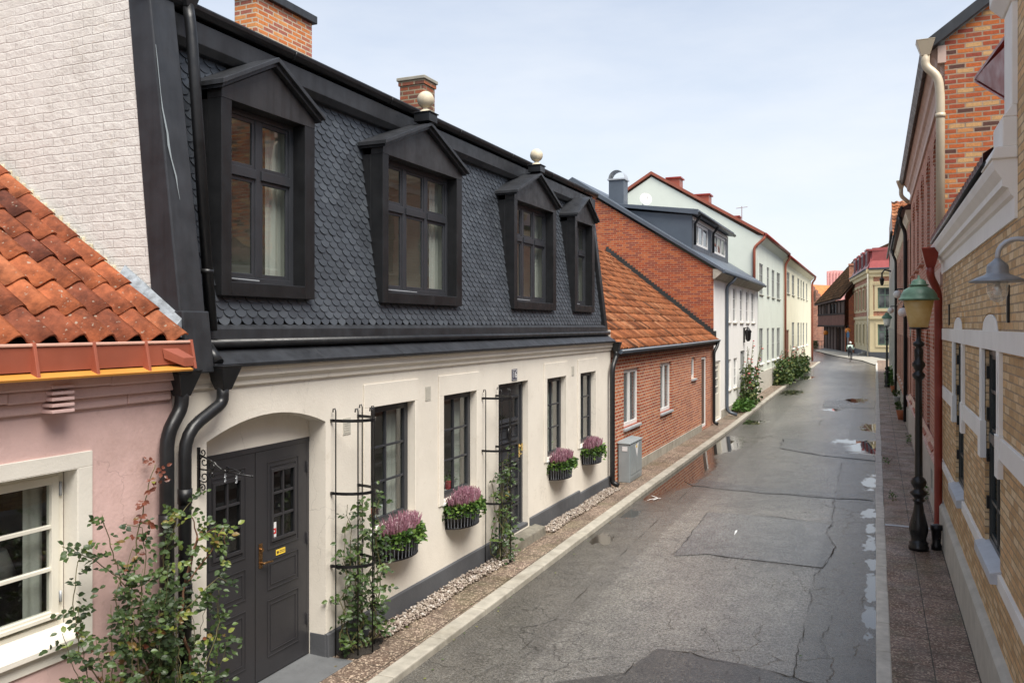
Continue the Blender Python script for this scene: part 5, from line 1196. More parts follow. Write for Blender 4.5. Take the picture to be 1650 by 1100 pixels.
m = MB(); m.fb(Fd, 31.1, 39.1, 7.22, 7.36, 0, .03); m.build('dormer_trim', 'white_paint', dd)
m = MB(); m.tube([(-5.96, 30.9, 7.42), (-5.96, 39.3, 7.42)], .07, 8)
for y in (31.2, 35.0): m.tube([(-5.96, y, 7.4), (-6.05, y, 7.25), (-6.17, y, 7.1), (-6.17, y, 6.3)], .05, 8)
m.build('dormer_gutter', 'black_metal', dd)
for a, b in ((31.35, 34.3), (35.5, 38.6)):
    w = window(Fd, a, b, 6.35, 7.2, .02, 'white_paint', dd, cols=3, rows=(), fw=.1, mull=.12, glass='dglass', name='window_frame')
    for ch in [k for k in bpy.data.objects if k.parent == w]: ch.parent = dd
m = MB(); m.box(-9.55, -8.95, 31.3, 31.9, 7.4, 8.95); st = m.build('flue_stack', 'zinc', hw, bevel=.01)
m = MB(); m.box(-9.6, -8.9, 31.25, 31.95, 8.95, 9.0)
pr = None
for k in range(13):
    t = math.pi * k / 12; x, z = -9.25 + .33 * math.cos(t), 8.98 + .36 * math.sin(t)
    qv = [m.V((x, 31.32, z)), m.V((x, 31.88, z))]
    if pr: m.face([pr[0], pr[1], qv[1], qv[0]], True)
    pr = qv
m.build('flue_cowl', 'zinc_light', st)
ds = root('satellite_dish', (-8.8, 32.4, 8.0), 'white satellite dish behind the grey flue stack', 'satellite dish')
m = MB(); cc = at(1040, 321, 33.5); ax = Vector((.55, -.8, .2)).normalized(); e1 = ax.orthogonal().normalized(); e2 = ax.cross(e1); rw_ = []
for i, (r_, o_) in enumerate(((.02, 0), (.14, .02), (.25, .06))): rw_.append([m.V(cc + (e1 * math.cos(k * math.pi / 9) + e2 * math.sin(k * math.pi / 9)) * r_ + ax * o_) for k in range(18)])
for a_, b_ in zip(rw_, rw_[1:]):
    for k in range(18): m.face([a_[k], a_[(k + 1) % 18], b_[(k + 1) % 18], b_[k]], True)
m.face(rw_[0]); m.build('reflector', 'whitewall', ds)
m = MB(); m.tube([cc, cc + Vector((-.25, .1, -.45))], .025, 6); m.tube([cc - Vector((0, 0, .2)), cc + ax * .3], .012, 5); m.build('bracket', 'zinc_light', ds)

# ------------------------------------------------------------------ mint and pale yellow houses
def bighouse(name, y0, y1, eave, ridge, wall, label, ups, los, roofm, zU, zL, plinth, doors=()):
    h = root(name, (-8, (y0 + y1) / 2, -.1), label, 'house')
    sl = (ridge - eave) / 5.3
    hs = [(Yx(a, XF), Yx(b, XF), *zU, 0, .1) for a, b in ups] + [(Yx(a, XF), Yx(b, XF), *zL, 0, .1) for a, b in los] + [(Yx(a, XF), Yx(b, XF), 0, 3.0, 0, .1) for a, b in doors]
    m = MB(); shell(m, FL, y0, y1, -.3, eave, hs)
    m.prism([(XF, y0, -.3), (XF, y0, eave), (-10.6, y0, ridge), (-15.9, y0, eave), (-15.9, y0, -.3)], (0, .05, 0)); m.prism([(XF - .01, y1 - .05, -.3), (XF - .01, y1 - .05, eave), (-10.6, y1 - .05, ridge), (-15.9, y1 - .05, eave), (-15.9, y1 - .05, -.3)], (0, .05, 0))
    m.build('wall', wall, h)
    m = MB()
    for xe in (-4.95, -16.2):
        e = Vector((xe, y0 - .1, eave - .05)); r_ = Vector((-10.6, y0 - .1, ridge + .12)); up = Vector((0, 0, .16)); dy = Vector((0, y1 - y0 + .15, 0))
        m.hexa([e, r_, r_ + dy, e + dy, e + up, r_ + up, r_ + up + dy, e + up + dy])
    m.build('roof', roofm, h)
    m = MB(); m.prism([(-5.0, y0, eave - .06), (-5.22, y0, eave - .28), (XF, y0, eave - .35), (XF, y0, eave)], (0, y1 - y0, 0)); m.build('cornice', wall, h)
    m = MB(); m.tube([(-4.92, y0 - .1, eave + .02), (-4.92, y1, eave + .02)], .08, 8); m.build('gutter', 'red_metal', h)
    if wall == 'mint': downpipe([(-4.95, y0, eave), (-5.0, y0 - .05, eave - .2), (-5.46, y0 - .09, eave - .6), (-5.46, y0 - .09, 4.5)], .07, 'rust_metal', h)
    else: downpipe([(-4.93, y0 + .1, eave), (-4.95, y0 + .1, eave - .15), (-5.18, y0 + .1, eave - .5), (-5.18, y0 + .1, 0)], .07, 'rust_metal', h)
    for i, (a, b) in enumerate([(a, b) for a, b in ups]): window(FL, Yx(a, XF), Yx(b, XF), *zU, .03, 'potgrey', h, cols=2, rows=(.66,), fw=.07, bw=.05, glass='dglass', sill=(.06, .06), sillmat='concrete')
    for a, b in los: window(FL, Yx(a, XF), Yx(b, XF), *zL, .03, 'potgrey', h, cols=2, rows=(.5,), fw=.07, bw=.05, glass='dglass', sill=(.08, .08), sillmat='whitewall')
    for a, b in doors:
        m = MB(); m.ring(FL, Yx(a, XF), Yx(b, XF), 0, 3.0, .12, -.1, -.04); m.fb(FL, Yx(a, XF) + .12, Yx(b, XF) - .12, 0, 2.9, -.1, -.07); m.build('door', 'wood_red', h)
    m = MB(); m.fb(FL, y0 + .25, y1, -.3, plinth, 0, .035); m.build('plinth', 'concrete' if wall != 'mint' else 'plinth_cream', h)
    return h
hm = bighouse('mint_house', 42.25, 54.5, 7.72, 10.95, 'mint', 'mint green two storey house with red trimmed gable', ((1223.5, 1229.6), (1235.8, 1239.5), (1243.6, 1248), (1251.7, 1257)), ((1223.5, 1229.6), (1235.8, 1239.5), (1243.6, 1248), (1251.7, 1257)), 'rust_metal', (4.86, 6.4), (1.4, 3.15), .95)
for (x0, x1, z0, z1, yy) in ((-10.0, -9.35, 10.2, 10.95, 43.2), (-8.9, -8.1, 9.5, 10.2, 44.6), (-7.3, -6.8, 8.6, 9.15, 46.2)):
    c = chimney(x0, x1, yy, yy + .8, z0, z1, 'rust_metal', hm, 'red_metal', capd=.08, caph=.08)
m = MB(); m.tube([(-6.6, 46, 8.7), (-6.6, 46, 9.7)], .03, 5); m.tube([(-6.9, 46, 9.6), (-6.3, 46, 9.65)], .02, 5); m.build('aerial', 'zinc_light', hm)
hy = bighouse('yellow_house', 54.52, 79.0, 7.6, 10.8, 'paleyellow', 'pale yellow two storey house with red brown downpipes', ((1268, 1272.5), (1276, 1280), (1285, 1288), (1290, 1292), (1293.7, 1296), (1299, 1301)), ((1276, 1280), (1285, 1288), (1290, 1292), (1293.7, 1296), (1299, 1301)), 'rust_metal', (5.4, 6.8), (1.7, 3.5), .5, ((1267.5, 1271.5),))
downpipe([(-4.93, 78.8, 7.6), (-4.95, 78.8, 7.4), (-5.18, 78.8, 7.1), (-5.18, 78.8, .1)], .08, 'rust_metal', hy)

# hollyhocks and shrubs along the left wall
def hollyhock(px0, px1, zmax, nst, label, seed, leafmat='leaf_far', big=1.0, spikes=True, bushy=.9, base=260, xo=.35, cat='hollyhocks'):
    random.seed(seed); y0, y1 = Yx(px0, XF + .3), Yx(px1, XF + .3); yc = (y0 + y1) / 2; g = gl(yc)
    t = root('hollyhock' if spikes else 'shrub', (XF + xo, yc, g), label, cat)
    ms, ml, mf = MB(), MB(), MB()
    for i in range(nst):
        x, y = XF + .1 + ru(0, xo), ru(y0, y1); h = zmax * ru(.55, 1) * (1 if spikes else .8); lean = Vector((ru(-.05, .16), ru(-.22, .22), 0)) * h
        P = [Vector((x, y, g)) + lean * (k / 6) ** 1.5 + Vector((0, 0, h * k / 6)) for k in range(7)]
        ms.tube(P, [.022 * (1 - .7 * k / 7) for k in range(7)], 5)
        for k in range(int(16 * h)):
            f = rnd(); p = P[0].lerp(P[-1], f); leafL = (.20 * (1 - f) + .04) * big
            ml.leaf(p, (ru(-.3, 1), ru(-1, 1), ru(-.4, .5)), (ru(-1, 1), ru(-1, 1), 1), leafL, leafL * .8, ru(0, 1))
        if spikes:
            for k in range(int(5 * h)):
                f = ru(.35, 1); p = P[0].lerp(P[-1], f)
                if rnd() < .28:
                    mf.tint = rnd(); mf.used = True; mf.ball(p + Vector((ru(0, .06), ru(-.06, .06), 0)), ru(.03, .055), (1, 1, .7), 6, 4)
    def fn():
        x, y, f = XF + .05 + ru(0, xo + .25), ru(y0 - .1, y1 + .1), rnd() ** 1.3
        return (x, y, g + f * zmax * bushy * .5), (.5, 0, .3)
    leafcloud(ml, base, fn, (.08 * big, .17 * big), .8, (0, 1))
    ms.build('stems', 'stem', t); ml.build('foliage', leafmat, t)
    if spikes and mf.v: mf.build('blossoms', 'blossom', t, recalc=False)
    return t
hollyhock(1199, 1213, 2.9, 14, 'tall pink hollyhocks beside the grey door of the white house', 31, base=520, bushy=1.1)
m = MB(); random.seed(77); yc = Yx(1199, -4.95)
def fn(): 
    a = ru(0, 6.28); f = math.sqrt(rnd()); return (-4.98 + .30 * f * math.cos(a), yc + 1.6 * f * math.sin(a), gl(yc) + ru(.02, .42) * (1.1 - f * .6)), (math.cos(a), math.sin(a), .5)
leafcloud(m, 700, fn, (.10, .2), .75, (0, 1)); m.build('leafy_perennial', 'leaf_lush', None, label='low bright green leafy clump at the foot of the hollyhocks', cat='plant')
hollyhock(1252, 1264, 2.2, 12, 'dense flowering shrub in front of the mint house', 33, base=900, bushy=1.2, big=1.3, xo=.6)
hollyhock(1268, 1279, 2.1, 12, 'tall bushy flowers in front of the yellow house door', 34, base=900, bushy=1.1, big=1.4, xo=.6)
hollyhock(1281, 1290, 1.9, 10, 'farther bushy flowers under the yellow house windows', 35, base=700, bushy=1.1, big=1.5, xo=.6)

# ------------------------------------------------------------------ bicycles, cyclist
def bicycle(label, loc, rz, name='bicycle', grp=None):
    b = root(name, (0, 0, 0), label, 'bicycle', grp); fm = MB()
    wb = .54
    for x in (-wb, wb):
        m = MB(); m.tube([(x + .34 * math.cos(t), 0, .34 + .34 * math.sin(t)) for t in [k * math.pi / 12 for k in range(25)]], .017, 6)
        for k in range(8): m.tube([(x, 0, .34), (x + .33 * math.cos(k * .785), 0, .34 + .33 * math.sin(k * .785))], .003, 3)
        m.build('wheel', 'iron', b)
    for p, q_ in (((-wb, 0, .34), (-.12, 0, .30)), ((-.12, 0, .30), (-.28, 0, .85)), ((-.28, 0, .82), (-wb, 0, .34)), ((-.12, 0, .30), (.36, 0, .78)), ((-.25, 0, .72), (.36, 0, .86)), ((.36, 0, .95), (wb, 0, .34))): fm.tube([p, q_], .016, 6)
    fm.build('frame', 'iron', b)
    m = MB(); m.tube([(.30, -.28, 1.02), (.40, -.2, 1.04), (.37, 0, 1.0), (.40, .2, 1.04), (.30, .28, 1.02)], .014, 6); m.tube([(.37, 0, 1.0), (.36, 0, .9)], .014, 6); m.build('handlebar', 'iron', b)
    m = MB(); m.ball((-.28, 0, .91), .12, (1.2, .7, .35), 8, 5); m.build('saddle', 'darkcloth', b)
    m = MB(); m.tube([(-.12, -.1, .3), (-.12, .1, .3)], .012, 6); m.box(-.14, -.02, -.16, -.08, .13, .15); m.box(-.2, -.08, .08, .16, .44, .46); m.tube([(-.12, -.1, .3), (-.08, -.12, .14)], .01, 5); m.tube([(-.12, .1, .3), (-.14, .12, .45)], .01, 5); m.build('pedals', 'iron', b)
    b.location = loc; b.rotation_euler = (0, 0, rz); return b
def skinbody(name, verts, edges, mat, parent, sub=2):
    me = bpy.data.meshes.new(name); me.from_pydata([v[0] for v in verts], edges, []); ob = bpy.data.objects.new(name, me); COL.objects.link(ob); ob.parent = parent
    md = ob.modifiers.new('skin', 'SKIN'); sv = me.skin_vertices
    if not sv: 
        bm = bmesh.new(); bm.from_mesh(me); bm.verts.layers.skin.verify(); bm.to_mesh(me); bm.free(); sv = me.skin_vertices
    for k, v in enumerate(verts):
        r = v[1]; sv[0].data[k].radius = r if hasattr(r, '__len__') else (r, r)
    sv[0].data[0].use_root = True
    md.use_smooth_shade = True; s2 = ob.modifiers.new('sub', 'SUBSURF'); s2.levels = sub; s2.render_levels = sub
    me.materials.append(MT[mat]); return ob
cyc = Vector((-2.08, 80.2, .05)); RZ = R(90)
bicycle('bicycle ridden away down the street by the cyclist', cyc, RZ)
pr_ = root('person', cyc, 'cyclist in pale mint jacket and dark trousers riding away from the camera', 'person')
# body faces +Y (away), x is sideways
V_ = [((0, -.26, .96), .15), ((0, -.20, 1.18), .14), ((0, -.10, 1.38), .15), ((0, -.05, 1.50), .065), ((0, -.01, 1.60), .075), ((0, 0, 1.70), .085), ((0, .0, 1.77), .05),
      ((.18, -.09, 1.42), .065), ((.25, .08, 1.22), .05), ((.24, .28, 1.07), .036), ((.24, .35, 1.05), .03),
      ((-.18, -.09, 1.42), .065), ((-.25, .08, 1.22), .05), ((-.24, .28, 1.07), .036), ((-.24, .35, 1.05), .03),
      ((.10, -.22, .90), .10), ((.13, .12, .76), .075), ((.12, -.10, .46), .055), ((.12, -.12, .24), .04), ((.12, .02, .19), .04),
      ((-.10, -.22, .90), .10), ((-.13, .16, .86), .075), ((-.12, -.06, .66), .055), ((-.12, -.14, .52), .04), ((-.12, 0, .49), .04)]
E_ = [(0, 1), (1, 2), (2, 3), (3, 4), (4, 5), (5, 6), (2, 7), (7, 8), (8, 9), (9, 10), (2, 11), (11, 12), (12, 13), (13, 14), (0, 15), (15, 16), (16, 17), (17, 18), (18, 19), (0, 20), (20, 21), (21, 22), (22, 23), (23, 24)]
skinbody('body', V_, E_, 'darkcloth', pr_)
J_ = [((0, -.27, .92), (.19, .17)), ((0, -.21, 1.16), (.19, .165)), ((0, -.10, 1.38), (.19, .16)), ((0, -.05, 1.49), .08), ((.19, -.09, 1.42), .085), ((.27, .08, 1.21), .072), ((.25, .25, 1.09), .055), ((-.19, -.09, 1.42), .085), ((-.27, .08, 1.21), .072), ((-.25, .25, 1.09), .055)]
skinbody('jacket', J_, [(0, 1), (1, 2), (2, 3), (2, 4), (4, 5), (5, 6), (2, 7), (7, 8), (8, 9)], 'mintcloth', pr_)
m = MB(); m.ball((cyc.x, cyc.y - .01, cyc.z + 1.70), .115, (.95, 1.05, 1.1), 12, 8); m.build('hair', 'greyhair', pr_)
rk = MB(); rk.ball((cyc.x, cyc.y - .36, cyc.z + 1.16), .2, (.85, .55, 1.35), 10, 8); rk.build('rucksack', 'darkcloth', None, label='dark rucksack on the back of the cyclist', cat='rucksack')
bk0 = bicycle('dark bicycle leaning among the flowers by the yellow house', (Yx(1278, -4.95) * 0 - 4.98, Yx(1277, -4.98), gl(60)), R(82))
bk0['group'] = 'parked bicycles'
for i, (px, lab) in enumerate(((1313, 'parked bicycle at the far corner, nearest the yellow house'), (1318, 'parked bicycle at the far corner, second from the yellow house'), (1324, 'parked bicycle at the far corner, third from the yellow house'), (1329, 'parked bicycle at the far corner, nearest the timber framed house'))):
    p = at(px, 561, 118); copy_to(bk0, (p.x, p.y, .08), lab, R(70 + i * 12))
m = MB(); random.seed(9); p = at(1313, 561, 114)
def fn(): a = ru(0, 6.28); return (p.x + .4 * math.cos(a) * rnd(), p.y + .4 * math.sin(a) * rnd(), .1 + ru(0, 1.1)), (math.cos(a), math.sin(a), .3)
leafcloud(m, 260, fn, (.12, .25), .7); m.build('potted_shrub', 'leaf_far', None, label='small green shrub by the parked bicycles at the far corner', cat='shrub')

# ------------------------------------------------------------------ right: yellow brick house
XR = .97
FR = Fr((XR, 0, 0), (0, 1, 0), (-1, 0, 0))
hr = root('yellow_brick_house', (3, 5, 0), 'yellow brick house with white banded windows and moulded cornice close to the camera', 'house')
RW = [(11.35, 12.45), (8.15, 9.23), (4.95, 6.05), (1.8, 2.9), (-1.4, -.3)]
m = MB(); shell(m, FR, -6, 14.78, .5, 4.16, [(a, b, 1.22, 3.08, 0, .16) for a, b in RW])
shell(m, FR, -1.5, 7.2, 4.16, 6.5, [(2.0, 3.4, 4.9, 6.2, 0, .16)])
m.poly([(XR, 14.78, 0), (6, 14.78, 0), (6, 14.78, 4.3), (XR, 14.78, 4.3)]); m.poly([(XR, 7.2, 4), (6, 7.2, 4), (6, 7.2, 6.5), (XR, 7.2, 6.5)]); m.poly([(XR, -6, 0), (6, -6, 0), (6, -6, 4.5), (XR, -6, 4.5)]); m.poly([(6, -6, 0), (6, 14.78, 0), (6, 14.78, 7), (6, -6, 7)])
m.build('wall', 'ybrick', hr)
m = MB(); m.prism([(.90, -6, 0), (.90, -6, .51), (.93, -6, .55), (XR + .02, -6, .565), (XR + .02, -6, 0)], (0, 20.75, 0)); m.build('plinth', 'plinth_cream', hr, bevel=.006)
m = MB(); prev = -6
for a, b in sorted(RW):
    m = MB(); m.fb(FR, prev, a, 1.08, 1.20, -.01, .03); prev = b; m.build('string_course', 'trim_bright', hr, bevel=.004)
m = MB(); m.fb(FR, prev, 14.76, 1.08, 1.20, -.01, .03); m.build('string_course', 'trim_bright', hr, bevel=.004)
m = MB(); m.fb(FR, -6, 14.76, 3.08, 3.25, -.01, .034)
srt = sorted(RW)
for i, (a, b) in enumerate(srt):
    for (x0, x1) in ((a - .17, a), (b, b + .17)):
        m.fb(FR, x0, x1, 2.38, 3.08, -.01, .032); m.fb(FR, x0 - .02, x1 + .02 if x0 > a else x1 - .0, 2.02, 2.38, -.01, .045)
        m.fb(FR, x0 + .05, x0 + .075, 2.42, 3.05, .032, .04)
    nxt = srt[i + 1][0] - .19 if i + 1 < len(srt) else 14.76
    m.fb(FR, b + .19, nxt, 2.18, 2.36, -.01, .028)
    n = 12; pts = [(a + (b - a) * k / n, 3.25 + .15 * math.sqrt(max(0, 1 - (2 * k / n - 1) ** 2))) for k in range(n + 1)]
    m.prism([FR.p(x, z, .0) for x, z in pts], Vector((-.024, 0, 0)))
m.build('window_banding', 'trim_bright', hr, bevel=.004)
for a, b in RW:                                   # brick hood over each lunette
    m = MB()
    n = 14
    for k in range(n):
        t0_, t1_ = k / n, (k + 1) / n
        def pt(t, o): x = a - .06 + (b - a + .12) * t; return (x, 3.25 + .165 * math.sqrt(max(0, 1 - (2 * t - 1) ** 2)) + o)
        p0, p1, p2, p3 = pt(t0_, 0), pt(t1_, 0), pt(t1_, .13), pt(t0_, .13)
        m.prism([FR.p(*p0, 0), FR.p(*p1, 0), FR.p(*p2, 0), FR.p(*p3, 0)], Vector((-.02, 0, 0)))
    m.build('brick_hood', 'ybrick', hr)
for a, b in RW:
    w = window(FR, a, b, 1.22, 3.08, .035, 'dgreen_paint', hr, cols=2, rows=(.2, .8), fw=.06, bw=.03, glass='glass_r', transom=.55)
    m = MB(); m.hexa([FR.p(a - .07, 1.11, -.14), FR.p(b + .07, 1.11, -.14), FR.p(b + .07, 1.11, .085), FR.p(a - .07, 1.11, .085), FR.p(a - .07, 1.27, -.14), FR.p(b + .07, 1.27, -.14), FR.p(b + .07, 1.20, .085), FR.p(a - .07, 1.20, .085)]); m.build('sill', 'sillblue', w, bevel=.003) if 'sillblue' in MT else None
    room(FR, a, b, 1.3, 3.08, -.12, -2.0, hr, 'room', .2)
    m = MB()
    for z in (1.6, 2.05, 2.45, 2.85): m.fb(FR, b - .055, b - .0, z - .06, z + .06, -.04, -.01)
    m.build('hinge', 'iron', w)
w = window(FR, 2.0, 3.4, 4.9, 6.2, .14, 'dgreen_paint', hr, cols=2, rows=(), transom=.6, glass='dglass')
MT['sillblue'] = simple('grey blue sill paint', (.50, .52, .55), .55, var=.1, vs=5, stain=.2)
for a, b in RW:
    m = MB(); m.hexa([FR.p(a - .07, 1.11, -.14), FR.p(b + .07, 1.11, -.14), FR.p(b + .07, 1.11, .085), FR.p(a - .07, 1.11, .085), FR.p(a - .07, 1.27, -.14), FR.p(b + .07, 1.27, -.14), FR.p(b + .07, 1.20, .085), FR.p(a - .07, 1.20, .085)]); m.build('window_sill', 'sillblue', hr, bevel=.003)
# main cornice
m = MB(); cp = [(-.02, 4.10), (.02, 4.10), (.02, 4.26), (.045, 4.28), (.06, 4.33), (.10, 4.345), (.10, 4.40), (.115, 4.42), (.15, 4.47), (.165, 4.52), (.165, 4.55), (-.02, 4.55)]
m.prism([(XR - c, 7.2, z) for c, z in cp], (0, 7.55, 0)); m.build('cornice', 'trim_bright', hr)
m = MB(); m.prism([(XR - c, -6, z) for c, z in cp], (0, 4.45, 0)); m.build('cornice', 'trim_bright', hr)
m = MB(); m.hexa([(XR, 7.18, 4.55), (.79, 7.18, 4.55), (.79, 7.82, 4.55), (XR, 7.82, 4.55), (XR, 7.18, 4.64), (.82, 7.18, 4.64), (.82, 7.78, 4.64), (XR, 7.78, 4.64)])
m.hexa([(XR, 7.19, 4.64), (.87, 7.19, 4.64), (.87, 7.72, 4.64), (XR, 7.72, 4.64), (XR, 7.19, 4.86), (.87, 7.19, 4.86), (.87, 7.72, 4.86), (XR, 7.72, 4.86)])
m.hexa([(XR, 7.19, 4.86), (.87, 7.19, 4.86), (.87, 7.72, 4.86), (XR, 7.72, 4.86), (XR, 7.2, 4.95), (.93, 7.2, 4.95), (.93, 7.6, 4.95), (XR, 7.6, 4.95)])
m.box(.93, 1.3, 7.2, 7.58, 4.95, 5.72); m.hexa([(1.3, 7.2, 5.72), (.92, 7.2, 5.72), (.92, 7.6, 5.72), (1.3, 7.6, 5.72), (1.3, 7.18, 5.84), (.84, 7.18, 5.84), (.84, 7.7, 5.84), (1.3, 7.7, 5.84)]); m.box(.84, 1.3, 7.18, 7.7, 5.84, 5.95)
m.box(.93, 1.3, 7.2, 7.58, 5.95, 6.5)
m.build('corner_pilaster', 'trim_bright', hr, bevel=.008)
m = MB(); m.used = True; y = 7.7                  # tile ends along the eaves
while y < 14.6:
    m.tint = ru(.1, 1); pr = None
    for k in range(7):
        t = k / 6; h_ = .035 * math.cos(2 * math.pi * t); p = [m.V((.795, y + t * .23, 4.60 + h_)), m.V((.795, y + t * .23, 4.655 + h_)), m.V((1.25, y + t * .23, 4.95 + h_))]
        if pr: m.face([pr[0], p[0], p[1], pr[1]]); m.face([pr[1], p[1], p[2], pr[2]], True)
        pr = p
    y += .22
m.build('roof_edge_tiles', 'tile_brown', hr, recalc=False)
m = MB(); m.hexa([(.84, 7.6, 4.55), (.84, 14.7, 4.55), (4.5, 14.7, 4.55), (4.5, 7.6, 4.55), (.84, 7.6, 4.60), (.84, 14.7, 4.60), (4.5, 14.7, 6.6), (4.5, 7.6, 6.6)]); m.build('roof', 'tile_brown', hr)
m = MB(); m.tube([(.80, 7.6, 4.585), (.80, 14.6, 4.585)], .022, 6); m.build('gutter', 'black_metal', hr)
m = MB(); T = at(1630, 42, 7.0); C_ = at(1570, 124, 8.2); B_ = at(1630, 166, 7.2)
m.prism([C_, T, T + Vector((.5, 0, .35)), C_ + Vector((.5, 0, 0))], Vector((0, 0, -.03))); m.prism([C_ - Vector((0, 0, .035)), B_, B_ + Vector((.5, 0, 0)), C_ + Vector((.5, 0, -.04))], Vector((0, 0, -.02)))
m.prism([C_ - Vector((0, 0, .01)), T - Vector((-.02, 0, .1)), B_ + Vector((.02, 0, 0))], Vector((.04, 0, 0))); m.build('gable_eave', 'red_metal', hr)
for (y, z0, z1) in ((7.62, 3.32, 3.62), (13.4, 3.3, 3.6)):
    m = MB(); m.fb(FR, y - .03, y + .03, z0, z1, 0, .02); m.build('wall_anchor', 'iron', hr, bevel=.004)
hopper((.77, 14.3, 4.46), 'red_metal', hr, .2, .13, .27, .06)
downpipe([(.77, 14.3, 4.22), (.77, 14.3, 4.05), (.89, 14.5, 3.82), (.89, 14.5, .22), (.84, 14.45, .12)], .058, 'red_metal', hr)
m = MB(); m.lathe(.82, 13.75, [(.07, 0), (.075, .06), (.06, .1), (.07, .28), (.085, .30), (.085, .36), (.05, .37)], 12); m.build('rain_outlet', 'iron', None, label='black cast iron rain outlet at the foot of the yellow brick house', cat='drain outlet')

# stable lamp on the wall
wl = root('wall_lamp', (.74, 6.3, 3.46), 'galvanised gooseneck stable lamp on the yellow brick wall', 'wall lamp')
lx, ly = .735, 6.3
m = MB(); pts = [(lx, ly, 3.72)] + [(lx + .115 - .115 * math.cos(t), ly, 3.76 + .105 * math.sin(t) * 1.0) for t in [k * math.pi / 10 for k in range(11)]] + [(lx + .23, ly, 3.66), (XR - .0, ly, 3.60)]
m.tube(pts, .016, 10); m.build('gooseneck', 'zinc_light', wl)
m = MB(); m.lathe(lx, ly, [(.168, 3.585), (.172, 3.588), (.12, 3.615), (.072, 3.635), (.066, 3.645), (.064, 3.685), (.058, 3.70), (.03, 3.725), (.018, 3.74)], 32); m.build('lamp_shade', 'zincgrey', wl) if 'zincgrey' in MT else None
MT['zincgrey'] = simple('galvanised lamp metal', (.27, .29, .31), .42, metal=.35, var=.15, vs=12)
m = MB(); m.lathe(lx, ly, [(.166, 3.583), (.172, 3.588), (.12, 3.615), (.072, 3.635), (.066, 3.645), (.064, 3.685), (.058, 3.70), (.03, 3.725), (.018, 3.74)], 32); m.build('lamp_shade', 'zincgrey', wl)
m = MB(); m.lathe(lx, ly, [(.060, 3.60), (.062, 3.53), (.058, 3.50), (.042, 3.47), (.018, 3.455), (.002, 3.452)], 24); m.build('glass_globe', 'glass_clear', wl)
m = MB(); m.lathe(lx, ly, [(.014, 3.585), (.016, 3.56), (.028, 3.53), (.024, 3.505), (.003, 3.497)], 14); m.build('bulb', 'milk', wl)

# street lamps
def street_lamp(label, lens):
    t = root('street_lamp', (0, 0, 0), label, 'street lamp', 'cast iron street lamps'); m = MB()
    pf = [(.135, 0), (.14, .05), (.125, .07), (.13, .11), (.105, .13), (.10, .16), (.125, .26), (.128, .33), (.11, .42), (.075, .56), (.062, .66), (.06, .70), (.085, .715), (.085, .735), (.065, .75), (.075, .78), (.118, .82), (.118, .845), (.075, .88), (.065, .90), (.10, .96), (.108, 1.0), (.085, 1.05), (.05, 1.08), (.058, 1.10), (.055, 1.12), (.052, 1.6), (.047, 2.45), (.05, 2.50), (.085, 2.54), (.088, 2.58), (.05, 2.62), (.055, 2.65), (.088, 2.70), (.09, 2.74), (.055, 2.79), (.06, 2.86), (.062, 2.93), (.04, 2.98), (.078, 3.01), (.08, 3.04), (.04, 3.07), (.03, 3.12), (.035, 3.24), (.13, 3.245), (.135, 3.265), (.02, 3.27)]
    m.lathe(0, 0, pf, 24, .10, (.16, .26, .33, .42, .56, .82, .845, .96, 1.0)); m.build('post', 'iron', t)
    m = MB(); m.lathe(0, 0, [(.12, 3.27), (.128, 3.28), (.205, 3.66), (.20, 3.665)], 28); m.build('lantern_glass', lens, t)
    m = MB(); m.tube([(.0, 0, 3.27), (0, 0, 3.45)], .02, 6); m.build('lamp_socket', 'milk', t)
    m = MB(); m.lathe(0, 0, [(.20, 3.666), (.27, 3.67), (.275, 3.685), (.265, 3.70), (.25, 3.71), (.245, 3.75), (.20, 3.82), (.13, 3.865), (.105, 3.875), (.135, 3.885), (.135, 3.90), (.10, 3.91), (.10, 3.945), (.06, 3.975), (.02, 3.985), (.015, 4.03), (.003, 4.04)], 32); m.build('lantern_hood', 'copper', t)
    return t
sl = street_lamp('tall black street lamp with amber glass and green copper hood, closest to the camera', 'amber')
s2 = copytree(sl); sl.location = (.58, 13.64, 0); s2.location = (.55, 49.0, 0); s2['label'] = 'black street lamp with pale glass and green hood, farther down the right pavement'
for ch in [k for k in bpy.data.objects if k.parent == s2]:
    if ch.name.startswith('lantern_glass'):
        ch.data = ch.data.copy(); ch.data.materials.clear(); ch.data.materials.append(MT['milk'])

# ------------------------------------------------------------------ right: tall red brick house
h2 = root('tall_brick_house', (3, 22, 0), 'tall salmon brick house with arched windows and orange brick gable', 'house')
F2 = Fr((1.0, 0, 0), (0, 1, 0), (-1, 0, 0))
AR = [(16.4 + i * 2.35, 17.35 + i * 2.35) for i in range(5)]
m = MB(); shell(m, F2, 14.82, 28.6, 1.15, 7.4, [(a, b, 4.75, 6.65, .35, .22) for a, b in AR] + [(a, b, 1.2, 3.2, .35, .22) for a, b in AR]); m.build('wall', 'sbrick', h2)
for a, b in AR:
    for z0, z1 in ((4.75, 6.65), (1.2, 3.2)):
        window(F2, a, b, z0, z1, .2, 'white_paint', h2, cols=1, rows=(.5,), fw=.06, glass='dglass')
        m = MB(); n = 12
        for k in range(n):                        # arched soldier course
            t0_, t1_ = math.pi * k / n, math.pi * (k + .86) / n; c_, r0, r1 = (a + b) / 2, (b - a) / 2 + .005, (b - a) / 2 + .13
            zc = z1 - .35
            m.prism([F2.p(c_ + r0 * math.cos(t0_), zc + .36 * math.sin(t0_), 0), F2.p(c_ + r1 * math.cos(t0_), zc + .49 * math.sin(t0_), 0), F2.p(c_ + r1 * math.cos(t1_), zc + .49 * math.sin(t1_), 0), F2.p(c_ + r0 * math.cos(t1_), zc + .36 * math.sin(t1_), 0)], (-.02, 0, 0))
        m.build('arch_course', 'rbrick', h2)
